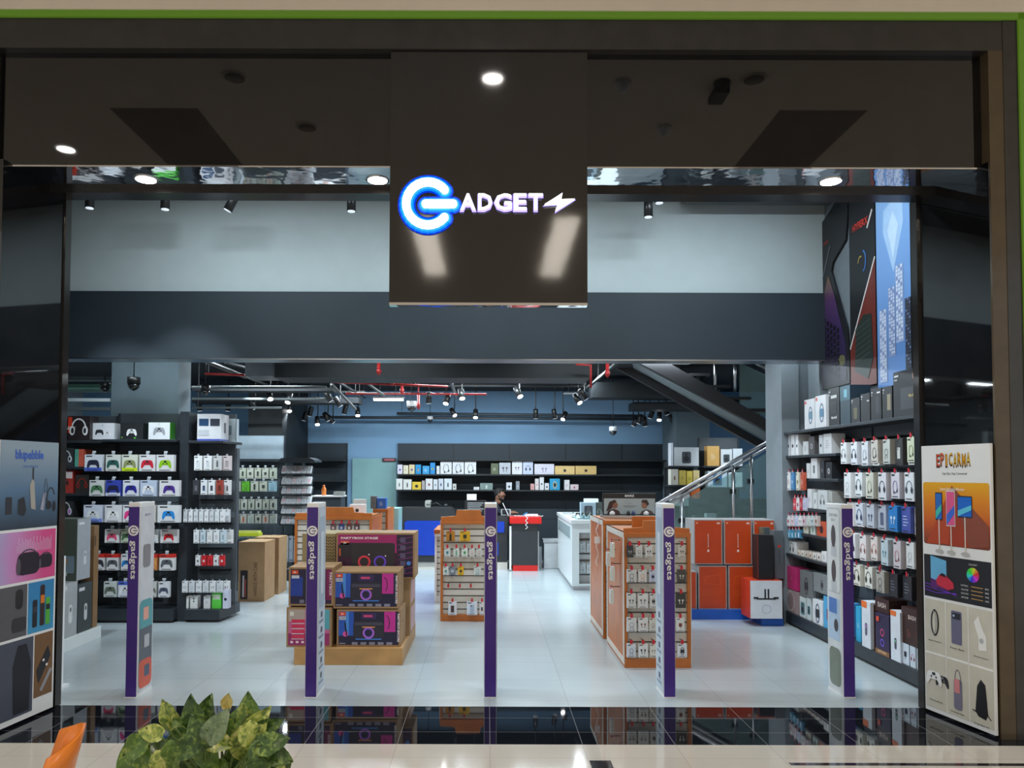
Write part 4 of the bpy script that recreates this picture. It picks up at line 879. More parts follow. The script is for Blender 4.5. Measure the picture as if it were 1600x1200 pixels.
# red topped desk
YD = GY(892)
dx0, dx1 = X(799, YD, 850), X(841, YD, 850)
t = thing('service_desk', 'dark grey desk with red top and red foot, right end of the counter', 'desk', ((dx0+dx1)/2, YD, 0)); w = dx1-dx0
MB().box(-w/2, w/2, 0, .6, .1, Z(818, YD), M_char).build('body', t); MB().box(-w/2+.03, w/2-.01, -.01, .58, 0, .1, M_redl).build('foot_plinth', t)
MB().box(-w/2-.03, X(846, YD, 815)-(dx0+dx1)/2, -.05, .64, Z(818, YD), Z(808, YD), M_redl).build('desk_top', t, .006)
MB().box(-w/2-.035, -w/2+.0, -.004, .02, .02, Z(822, YD), M_whitep).box(w/2-.005, w/2+.012, -.004, .02, 0, Z(830, YD), M_steel).build('edge_strip', t)
zd = Z(808, YD)
# laptop, cable, bits on counter
yl = YD+.4
t = thing('laptop', 'silver laptop open on the desk in front of the person', 'laptop', (X(800, yl, 805)+.05, yl, zd+.001)); 
MB().box(-.16, .16, -.11, .11, 0, .018, M_steel).build('keyboard_base', t)
b = MB(); b.M = Matrix.Translation((-.14, 0, .018)) @ Matrix.Rotation(math.radians(-25), 4, 'Y'); b.box(-.006, .006, -.11, .11, 0, .24, M_whitep); b.M = Matrix.Identity(4); b.build('screen', t)
t.location.x = X(806, yl, 800); t.rotation_euler.z = 0
b = MB(); P0 = []
for i in range(26): u = i/25; P0.append((u*.52-.1, .02*math.sin(u*19), .012+.012*math.sin(u*30)**2))
b.tube(P0, .007, M_cable, 6)
fr = [(.12+.02*math.sin(i*1.3), -.1, -.0-.016*i) for i in range(14)]; b.tube([(.12, .1, .014), (.12, -.085, .014)]+fr, .006, M_cable, 6)
o = b.build('white_cable', loc=(X(812, YD, 807), YD+.03, zd+.002)); tag(o, 'tangled white cable lying on the red desk top and hanging over its edge', 'cable')
o = MB().box(-.13, .13, -.06, .08, 0, .03, M_whitep).build('paper_stack', loc=(X(832, YD, 807), YD+.5, zd+.001)); tag(o, 'small white paper stack on right of the red desk top', 'papers')
o = MB().box(-.05, .05, -.01, .01, 0, .02, '2A90C8').build('blue_pen_case', loc=(X(822, YD, 805), YD+.3, zd+.03)); o.rotation_euler.y = -.6; o.location.z = zd+.035; tag(o, 'small blue pen case leaning on the cable on the red desk', 'pen case')
yk = YC+.35
o = MB().box(-.08, .08, -.05, .05, 0, .012, M_black).box(-.09, .09, -.01, .0, .012, .13, 'C9CDD0').rect(-.07, .07, .03, .12, -.012, '3A3E44').build('card_terminal', loc=(X(782, yk, 800)+.1, yk, h2+.001)); tag(o, 'small white card terminal on the counter beside the laptop', 'card terminal')
for (a, c, t_, body, lab) in ((664, 674, 782, 'A8AAA4', 'grey white speaker standing on left part of the counter'), (693, 700, 789, '3A3C3E', 'small dark card reader on the left part of the counter')):
    x0, x1 = X(a, YC+.3, 790), X(c, YC+.3, 790); b = MB(); rr_prism(b, -(x1-x0)/2, (x1-x0)/2, 0, Z(t_, YC+.3)-h1, .03, 0, .1, C(body)); b.rect(-(x1-x0)*.3, (x1-x0)*.3, .03, .06, -.001, '5A5C60')
    o = b.build('counter_device', loc=((x0+x1)/2, YC+.3, h1+.001)); tag(o, lab, 'device')
b = MB(); b.tube([(-.1,0,.006), (-.06,0,.05), (0,0,.07), (.06,0,.03), (.1,0,.012)], .012, M_black, 8); b.tube([(-.1,0,.006), (-.1,.0,.10)], .01, M_black, 8)
o = b.build('barcode_scanner', loc=(X(682, YC+.3, 790), YC+.3, h1+.012)); tag(o, 'black handheld barcode scanner lying on the counter', 'scanner')
b = MB(); b.box(-.2, .2, 0, .02, 0, .3, M_black)
for i in range(6): b.rect(-.15, .15-.03*(i % 3), .24-.036*i, .252-.036*i, -.001, 'A8ACB0')
b.box(-.05, .05, -.04, .08, 0, .02, M_black); o = b.build('notice_board', loc=(X(743, YC+.2, 790), YC+.2, h2+.001)); o.location.z = h2+.001; tag(o, 'small black notice stand with rows of white writing on the counter', 'notice')
b = MB(); b.box(-.09, .09, 0, .01, 0, .4, M_whitep); b.box(-.09, .09, -.03, .06, 0, .012, M_whitep); o = b.build('paper_notice', loc=(X(737, YC+.5, 790)-.0, YC+.5, h2+.001)); o.location.z = h2+.0; o.scale.z = (Z(772, YC+.5)-h2)/.4; tag(o, 'tall plain white paper notice standing behind the black notice', 'notice')

# ================================================================== PERSON behind the counter
def skin_body(name, J, E, m, parent=None, sub=2):
    me = bpy.data.meshes.new(name); me.from_pydata([j[0] for j in J], E, []); me.materials.append(m)
    o = bpy.data.objects.new(name, me); COL.objects.link(o)
    if parent: o.parent = parent
    o.modifiers.new('skin', 'SKIN'); 
    me.skin_vertices.new() if not me.skin_vertices else None
    for i, j in enumerate(J):
        r = j[1]; me.skin_vertices[0].data[i].radius = (r, r) if not isinstance(r, tuple) else r
    me.skin_vertices[0].data[0].use_root = True
    s = o.modifiers.new('sub', 'SUBSURF'); s.levels = sub; s.render_levels = sub
    for p in me.polygons: p.use_smooth = True
    return o
M_skin = mat('brown_skin', (.30, .145, .09), .5); M_hair = mat('black_hair', (.01, .009, .009), .7, bump=.5, bscale=60); M_shirt = mat('navy_cloth', (.012, .016, .03), .8)
yp = YC+.9; xp_, zp_ = W(781, 773, yp)
pr = thing('person', 'person with black hair and beard in dark clothes leaning over a laptop behind the counter', 'person', (xp_-.1, yp, 0))
hz = zp_; hx = .1
J = [((-.12,0,.88), .13), ((-.1,0,1.0), (.16,.12)), ((-.04,0,1.12), (.17,.12)), ((.03,0,hz-.17), .05), ((.06,0,hz-.1), .05), ((hx-.0,0,hz-.03), (.105,.095)), ((hx-.005,0,hz+.045), (.115,.1)), ((hx+.1,0,hz-.01), .02),
     ((0,-.17,1.15), .055), ((.1,-.22,.98), .042), ((.33,-.14,.99), .032), ((.38,-.12,.995), .026),
     ((0,.17,1.15), .055), ((.1,.22,.98), .042), ((.33,.14,.99), .032), ((.38,.12,.995), .026)]
J += [((-.14,-.09,.86), .09), ((-.10,-.1,.48), .065), ((-.12,-.1,.06), .045), ((0,-.1,.04), .04), ((-.14,.09,.86), .09), ((-.10,.1,.48), .065), ((-.12,.1,.06), .045), ((0,.1,.04), .04)]
E = [(0,1),(1,2),(2,3),(3,4),(4,5),(5,6),(5,7),(2,8),(8,9),(9,10),(10,11),(2,12),(12,13),(13,14),(14,15),(0,16),(16,17),(17,18),(18,19),(0,20),(20,21),(21,22),(22,23)]
for s, base in ((-1, 11), (1, 15)):
    for k in range(4):
        n0 = len(J); yy_ = s*.12+(k-1.5)*.02; J += [((.43, yy_, .99), .009), ((.46+.008*(k in (1,2)), yy_, .975), .008)]; E += [(base, n0), (n0, n0+1)]
    n0 = len(J); J += [((.41, s*.12-s*.04, .985), .009), ((.43, s*.12-s*.055, .975), .008)]; E += [(base, n0), (n0, n0+1)]
bo = skin_body('body', J, E, M_skin, pr)
bpy.context.view_layer.update()
_ev = bpy.data.meshes.new_from_object(bo.evaluated_get(bpy.context.evaluated_depsgraph_get()))
def ellipsoid(b, c, r, m, n=16, taper=0.):
    vs = []; fs = []
    for i in range(n+1):
        th = PI*i/n
        for j in range(n*2):
            ph = PI*j/n; k = 1-taper*max(0, -math.cos(th)); vs.append((c[0]+r[0]*math.sin(th)*math.cos(ph)*k, c[1]+r[1]*math.sin(th)*math.sin(ph)*k, c[2]+r[2]*math.cos(th)))
    for i in range(n):
        for j in range(n*2): q = (j+1) % (n*2); fs.append((i*n*2+j, (i+1)*n*2+j, (i+1)*n*2+q, i*n*2+q))
    b.add(vs, fs, m, True)
b = MB(); b.add([tuple(v.co) for v in _ev.vertices], [tuple(p.vertices) for p in _ev.polygons], M_skin, True)
ellipsoid(b, (hx, 0, hz), (.095, .076, .118), M_skin, taper=.25); ellipsoid(b, (hx+.098, 0, hz-.005), (.016, .013, .022), M_skin, 8); ellipsoid(b, (hx+.045, 0, hz-.085), (.045, .045, .03), M_skin, 8)
ellipsoid(b, (hx-.02, 0, hz-.12), (.05, .05, .07), M_skin, 8)
bpy.data.objects.remove(bo); bo = b.build('body', pr)
_r = bo.modifiers.new('remesh', 'REMESH'); _r.mode = 'VOXEL'; _r.voxel_size = .009; _r.use_smooth_shade = True
JS = [((-.12,0,.86), .14), ((-.1,0,1.0), (.175,.135)), ((-.04,0,1.12), (.185,.135)), ((.02,0,hz-.17), .06), ((0,-.17,1.15), .07), ((.1,-.22,.98), .055), ((.3,-.15,.99), .042), ((0,.17,1.15), .07), ((.1,.22,.98), .055), ((.3,.15,.99), .042)]
skin_body('shirt', JS, [(0,1),(1,2),(2,3),(2,4),(4,5),(5,6),(2,7),(7,8),(8,9)], M_shirt, pr)
JT = [((-.14,0,.86), .12), ((-.14,-.09,.84), .11), ((-.10,-.1,.48), .085), ((-.12,-.1,.1), .065), ((-.14,.09,.84), .11), ((-.10,.1,.48), .085), ((-.12,.1,.1), .065)]
skin_body('trousers', JT, [(0,1),(1,2),(2,3),(0,4),(4,5),(5,6)], mat('dark_trousers', (.015,.015,.02), .8), pr)
b = MB(); ellipsoid(b, (hx-.03, 0, hz+.028), (.088, .082, .108), M_hair); ellipsoid(b, (hx+.01, 0, hz+.085), (.08, .07, .045), M_hair); b.build('hair', pr)
b = MB(); ellipsoid(b, (hx+.045, 0, hz-.093), (.05, .055, .03), M_hair); ellipsoid(b, (hx+.0, 0, hz-.075), (.045, .072, .035), M_hair); b.build('beard', pr)
for s in (-1, 1):
    MB().tube([(hx+.078, s*.035, hz+.012), (hx+.086, s*.035, hz+.012)], .009, M_whitep, 8).build('eye', pr)
    MB().tube([(hx+.086, s*.035, hz+.012), (hx+.089, s*.035, hz+.012)], .004, M_black, 8).build('pupil', bpy.data.objects[[o.name for o in COL.objects if o.name.startswith('eye')][-1]])
    MB().tube([(hx-.02, s*.09, hz-.03), (hx-.025, s*.1, hz+.0), (hx-.02, s*.09, hz+.03)], [.01, .014, .01], M_skin, 8).build('ear', pr)
MB().tube([(hx+.084, -.02, hz-.045), (hx+.09, 0, hz-.046), (hx+.084, .02, hz-.045)], .005, mat('lips', (.2,.07,.06), .5), 6).build('mouth', pr)

# ================================================================== ORANGE WOODEN SLATWALL UNITS
def orange_unit(name, label, x0, x1, y0, y1, h, crown=None, side_inset=True, slat=True, grooves=12, frame=None, end_white=None):
    "front at y0; origin at the front centre"
    t = thing(name, label, 'display unit', ((x0+x1)/2, y0, 0)); w = x1-x0; D = y1-y0; fr = frame or M_wood
    for s in (-1, 1):
        b = MB(); xa = -w/2 if s < 0 else w/2-.03
        b.box(xa, xa+.03, 0, D, .0, h, fr); b.build('side_frame', t, .003)
        if side_inset:
            b = MB(); xo = -w/2-.006 if s < 0 else w/2
            for (a, c, z0, z1) in ((.0, .05, .03, h), (D-.05, D, .03, h), (.05, D-.05, h-.05, h), (.05, D-.05, .03, .08)): b.box(xo, xo+.006, a, c, z0, z1, M_slat)
            b.build('side_trim', t)
    if slat:
        b = MB(); b.box(-w/2+.03, w/2-.03, .03, .06, .08, h-.04, M_slat)
        for i in range(grooves): z_ = .14+(h-.24)*i/(grooves-1); b.box(-w/2+.03, w/2-.03, .026, .031, z_-.005, z_+.005, mat('slat_groove', (.05,.04,.04), .6))
        b.build('slat_panel', t)
    MB().box(-w/2+.03, w/2-.03, 0, D, .0, .08, fr).build('base_board', t, .003)
    MB().box(-w/2-.004, w/2+.004, -.004, D, h-.04, h, fr).build('top_board', t, .003)
    if crown:
        b = MB(); cpts = [(-w/2, h), (w/2, h), (w/2, h+crown*.35), (w*.27, h+crown*.45), (w*.25, h+crown), (-w*.2, h+crown), (-w*.22, h+crown*.45), (-w/2, h+crown*.35)]
        b.prism(cpts, .02, .05, fr); b.build('crown_board', t, .003)
    return t
def unit_packs(t, ys, pxs, bodies, nm, cat, rowlab, grp, red=True, yf=None, hgt=None):
    y0 = t.location.y-.06 if yf is None else yf
    for i, px in enumerate(pxs):
        a, c = px[0], px[1]; body, kind, pc, lab = bodies[i % len(bodies)]
        x0, x1 = X(a, y0, ys[0]), X(c, y0, ys[0]); ti = Z(ys[0], y0, a); h = ti-Z(ys[1], y0, a)
        me = pack_mesh(round(x1-x0-.006, 3), round(h, 3), .025, body, kind, pc)
        inst(nm, me, ((x0+x1)/2, y0, ti+.03), 0, '%s, %s from left, %s' % (lab, ORD[i], rowlab), cat, grp)
        hook(t, (x0+x1)/2-t.location.x, .03, ti+.027, t.location.y+.03-y0-.015, red)
# near right unit (front 6.9 m)
YO = GY(1043)
ox0, ox1 = X(976, YO, 1043), X(1080, YO, 1043)
hO = Z(832, YO)
O1 = orange_unit('wooden_display_unit', 'nearest orange wooden display unit with earphone packs, right of the centre pedestal', ox0, ox1, YO, YO+1.0, hO, Z(815, YO+.1)-hO+.02)
MB().box(-.17, .2, .3, .34, hO, Z(806, YO+.3), M_wood).build('top_sign_board', O1, .003)
EP = lambda *a: a
go = 'earphone packs on the near orange unit'
unit_packs(O1, (852, 871), [(979,990),(993,1004),(1008,1020),(1060,1071)], [('3A3C40','buds','C8C8CC','dark grey earphone pack'),('DADCDE','cable','3A3C40','white wired earphone pack'),('DCDEE0','buds','3A3C40','white earphone pack with black buds'),('CFCAC4','buds','3A3230','cream earphone pack with dark buds')], 'earphone_pack', 'earphone pack', 'top row near orange unit', go)
unit_packs(O1, (890, 910), [(979,995),(997,1011),(1014,1026),(1058,1072)], [('DADCDE','cable','4A4C50','white pack with dark strap'),('DCDCDE','cable','D08A30','white pack with orange strap'),('C8D0E4','watch','5A78C0','pale blue pack'),('4A4844','buds','C8C4BC','dark grey pack')], 'earphone_pack', 'earphone pack', 'second row near orange unit', go)
unit_packs(O1, (927, 950), [(979,994),(996,1013),(1015,1027),(1056,1072)], [('DCDEDE','buds','6A6860','white pack with grey buds'),('DFE0E2','buds','7A7C80','wide white pack'),('D8DADE','watch','2A2C38','white pack with dark watch'),('3C3A38','buds','DAD8D4','black pack with white buds')], 'earphone_pack', 'earphone pack', 'third row near orange unit', go)
unit_packs(O1, (965, 987), [(979,995),(997,1013),(1014,1026),(1056,1070)], [('DDDEE0','cable','8A8C98','white cable pack'),('DDDEE0','buds','8A6A60','white pack with small red print'),('D4D2CC','cable','6A6C70','cream cable pack'),('DFE0E0','charger','8A4A48','white pack with maroon print')], 'earphone_pack', 'earphone pack', 'fourth row near orange unit', go)
unit_packs(O1, (1006, 1027), [(979,994),(997,1013),(1015,1027),(1058,1074)], [('D8DCE4','cable','5A6A9A','white and blue pack'),('DDDEE0','buds','3A3C44','white pack with black buds'),('DCDAD4','buds','8A8C88','cream pack'),('D8DCE4','watch','2A2C30','white pack with black ring')], 'earphone_pack', 'earphone pack', 'bottom row near orange unit', go)
# packs on the left flank of the near unit
for i, (py, yy, body, lab) in enumerate(((843, 7.2, '6AB040', 'white and green pack'), (880, 7.2, '78B048', 'green and white pack'), (916, 7.25, 'C8CCD0', 'pale grey pack'), (858, 7.45, 'D8DADC', 'white pack'))):
    z_ = Z(py, yy, 970); me = pack_mesh(.09, .13, .03, 'DCE0DC', 'bottle', body)
    inst('accessory_pack', me, (ox0-.09, yy, z_), -PI/2, '%s hanging on left flank of near orange unit, %s from top' % (lab, ('top one', 'second', 'lowest', 'rear one')[i]), 'accessory pack', 'packs on the left flank of the near orange unit')
    h_ = hook(O1, -(ox1-ox0)/2, yy-YO, z_-.004, .07, True); h_.rotation_euler.z = -PI/2
# second right unit
Y2 = 8.2; x0, x1 = X(950, Y2, 990), X(950, Y2, 990)+.62
O2 = orange_unit('wooden_display_unit', 'second orange wooden display unit, just behind the nearest one', x0-.05, x1, Y2, Y2+1.0, Z(812, Y2+.1), None, True)
gp2 = 'packs on the second orange unit'
for r_, py in enumerate((830, 858, 885, 912, 938)):
    unit_packs(O2, (py, py+17), [(948, 956)], [(('C8CCD8','D8DADC','3A3C48','C4CCD8','D8DCE0')[r_],'lines','5A5C78',('lilac grey','white','dark','pale blue','plain white')[r_]+' pack')], 'accessory_pack', 'accessory pack', '%s row at left edge of second orange unit' % ORD[r_], gp2, False)
b = MB(); pts = [(0, 0, 0)]
for i in range(18): pts.append((.015*math.sin(i*1.1), .01*math.cos(i*.9), -.03*i))
b.tube(pts, .006, M_cable, 5); b.box(-.03, .03, -.01, .01, -.27, -.2, M_whitep)
o = b.build('hanging_cable', loc=(x0-.075, Y2+.25, Z(812, Y2)-.0)); tag(o, 'white cable with small adapter dangling down the left side of the second orange unit', 'cable')
# SHOKZ lightbox
yk = 8.75; a0, a1 = X(942, yk, 790), X(1025, yk, 790); z0_, z1_ = Z(812, Y2+.1)+.031, Z(770, yk)
t = thing('brand_display_sign', 'black framed lightbox sign with man and woman facing each other, on the second orange unit', 'sign', ((a0+a1)/2, yk, z0_)); w = a1-a0; h = z1_-z0_
MB().box(-w/2, w/2, 0, .04, 0, h, M_black).box(-w/2-.02, w/2+.05, -.15, .08, -.03, 0, M_steel).build('frame', t, .003)
b = MB(); b.rect(-w/2+.012, w/2-.012, .01, h*.76, -.002, 'A4AEB0'); b.text('SHOKZ', 0, h*.83, h*.1, -.003, 'E4E6E8', 'c', .04)
b.flat([(-w*.42, .01), (-w*.4, h*.2), (-w*.3, h*.28), (-w*.2, h*.2), (-w*.17, .01)], -.003, '4A3230'); b.disc(-w*.28, h*.45, w*.06, h*.15, -.004, '8A5A48'); b.flat([(-w*.44, h*.15), (-w*.38, h*.6), (-w*.28, h*.7), (-w*.24, h*.62), (-w*.31, h*.5), (-w*.33, h*.3)], -.005, '3A2420')
b.flat([(w*.2, .01), (w*.23, h*.18), (w*.32, h*.26), (w*.42, h*.18), (w*.46, .01)], -.003, '5A4A44'); b.disc(w*.28, h*.45, w*.055, h*.15, -.004, '9A6A54'); b.flat([(w*.22, h*.58), (w*.24, h*.7), (w*.33, h*.7), (w*.37, h*.5), (w*.33, h*.42), (w*.3, h*.55)], -.005, '3A2A24')
b.text('The open-ear', 0, h*.5, h*.045, -.003, '4A5458', 'c'); b.rect(-w*.12, w*.14, h*.41, h*.43, -.003, '6A7478'); b.rect(-w*.1, w*.1, h*.36, h*.38, -.003, '6A7478')
b.build('sign_print', t)
for i, (px, c_) in enumerate(((957, 'E6E8EC'), (982, '2A2C34'), (990, '3A4A78'), (1010, 'E8EAEC'))):
    xx = X(px, yk-.1, 808); b = MB(); b.tube([(0,0,0), (0,0,.03), (0,0,.05)], [.032 if c_[0] == 'E' else .02, .03 if c_[0] == 'E' else .02, .01], C(c_), 12)
    o = b.build('sample_earphone', loc=(xx, yk-.09, z0_+.001)); tag(o, ('round white sample case, left in front of the lightbox sign', 'small dark sample earphone before the lightbox middle', 'small blue sample earphone before the lightbox middle', 'round white sample case, right in front of the lightbox sign')[i], 'earphone case')
# middle unit
Y3 = GY(971); m0, m1 = X(688, Y3, 960), X(771, Y3, 960)
O3 = orange_unit('wooden_display_unit', 'orange wooden display unit with few hanging packs, left of the centre pedestal', m0, m1, Y3, Y3+.9, Z(814, Y3), Z(801, Y3)-Z(814, Y3)+.03, True, True, 13)
gm = 'packs on the middle orange unit'
unit_packs(O3, (830, 846), [(697,711),(718,735)], [('B87A20','bottle','2A2420','amber and black pack'),('D8A820','charger','3A3420','bright yellow pack')], 'accessory_pack', 'accessory pack', 'top row middle orange unit', gm)
unit_packs(O3, (856, 870), [(694,704),(708,718),(721,731),(733,742),(744,753)], [('D4DAD8','charger','3A8AA0','white and teal pack'),('D6DCD8','bottle','5AA888','white and green pack'),('E0E4E0','charger','48A868','white pack with green top'),('D8D8D4','cable','A05050','white pack with red print'),('D4D4D0','cable','A8686A','pale pack with pink print')], 'accessory_pack', 'accessory pack', 'second row middle orange unit', gm)
unit_packs(O3, (885, 899), [(692,701),(702,712),(715,725),(740,752)], [('D8DCDA','charger','50A0A0','white and mint pack'),('7A8494','charger','D0D4DA','slate grey pack'),('E0B020','charger','3A3420','yellow and black pack'),('D0D6D4','cable','5A9AA8','white and teal cable pack')], 'accessory_pack', 'accessory pack', 'third row middle orange unit', gm)
unit_packs(O3, (940, 961), [(700,714),(729,746),(749,757)], [('DADCE4','phone','4A3434','white and red pack with picture'),('D6DCE8','phone','A8B8D0','large white pack'),('D8D4D8','phone','4A3A40','white pack with dark picture')], 'accessory_pack', 'accessory pack', 'bottom row middle orange unit', gm)
for px in (701, 719, 736): hook(O3, X(px, Y3, 915)-O3.location.x, .03, Z(912, Y3), .12, True)
Y4 = 10.5; q1 = X(690, Y4, 900)
O4 = orange_unit('wooden_display_unit', 'white sided display unit with orange cap behind the middle orange unit', q1-.1, q1+.5, Y4, Y4+.9, Z(834, Y4), None, False, True, 10, M_whitep)
MB().box(-.31, .31, -.01, .92, Z(834, Y4), Z(828, Y4), M_wood).build('cap_board', O4)
O4.location.x = X(679, Y4, 900)+.30
# rear left unit behind the speaker stack
Y5 = 9.5; r0, r1 = X(460, Y5, 850), X(581, Y5, 820)
O5 = orange_unit('wooden_display_unit', 'orange wooden display unit behind the speaker cartons', r0, r1, Y5, Y5+.9, Z(808, Y5), Z(797, Y5)-Z(808, Y5)+.03, False, True, 14)
unit_packs(O5, (818, 831), [(516,525),(529,538),(541,550),(553,562)], [('6A4A4C','charger','D8C8C8','black and red pack'),('3A4478','charger','C8D0E0','black and blue pack'),('64403C','charger','D8D0C8','dark pack with cream print'),('583A40','charger','E0D0D0','maroon and black pack')], 'accessory_pack', 'accessory pack', 'row on the unit behind speaker cartons', 'packs on the unit behind the speaker cartons')
Y6 = 10.6; s0, s1 = X(583, Y6, 800), X(606, Y6, 800)
O6 = orange_unit('wooden_display_unit', 'narrow reddish wooden display unit left of the black counter', s0, s1, Y6, Y6+.7, Z(796, Y6), None, False, True, 12)
o = MB().box(-.09, .09, 0, .5, 0, Z(795, 11.4), M_frost).build('glass_cabinet', loc=(X(613, 11.4, 800), 11.4, 0)); tag(o, 'pale teal glass cabinet end between reddish unit and black counter', 'cabinet')
# things on top of O5/O6
zt5 = Z(796, Y5)
def ctn(px0, px1, top, y, zb_, kw, lab, d=.15, cat='box', grp=None, nm='carton'):
    x0, x1 = X(px0, y, top), X(px1, y, top); me = carton_mesh(round(x1-x0, 3), round(Z(top, y)-zb_, 3), d, **kw)
    return inst(nm, me, ((x0+x1)/2, y+d/2, zb_+.001), 0, lab, cat, grp)
zt5 = Z(808, Y5)
ctn(546, 570, 789, Y5+.3, zt5, A('DCDDE0','round','3A3A3C',.5), 'white camera carton on top of unit behind speaker cartons')
ctn(552, 570, 781, Y5+.5, zt5, A('D0D0CC','lines','6A6C70'), 'taller white carton behind the camera carton')
ctn(521, 537, 769, 11.95, Z(777, 12)+.02, A('9A9C98','lines','4A4C50'), 'grey carton on the black shelf behind the speaker cartons')
zt6 = Z(796, Y6)
ctn(579, 588, 776, Y6+.1, zt6, A('6A747C','lines','3A4A58'), 'tall grey blue carton on reddish wooden unit'); ctn(589, 603, 779, Y6+.1, zt6, A('2A6AC8','lines','D8E0F0'), 'blue carton on reddish wooden unit'); 
b = MB(); b.box(-.24, .24, -.1, .3, 0, .02, M_whitep); b.box(-.22, .22, -.08, .28, -Z(777, 12)-.0, 0, M_band)
b.M = Matrix.Identity(4); o = b.build('dark_side_counter', loc=(X(512, 12, 780), 12, Z(777, 12)+.0)); tag(o, 'dark side counter with white top, rear left behind speaker cartons', 'counter'); o.location.z = Z(777, 12)
b = MB(); b.tube([(0,0,0), (0,0,.1), (0,0,.13)], [.035, .035, .02], mat('orange_plastic', (.8,.22,.03), .4), 12); b.tube([(0,0,.13), (0,0,.16)], .018, mat('orange_plastic', (.8,.22,.03)), 10)
o = b.build('orange_bottle', loc=(X(506, 12.1, 770), 12.1, Z(777, 12)+.021)); tag(o, 'small orange bottle standing on the dark side counter', 'bottle')
b = MB(); b.box(-.3, .3, 0, .6, 0, Z(815, 11.2), M_card); 

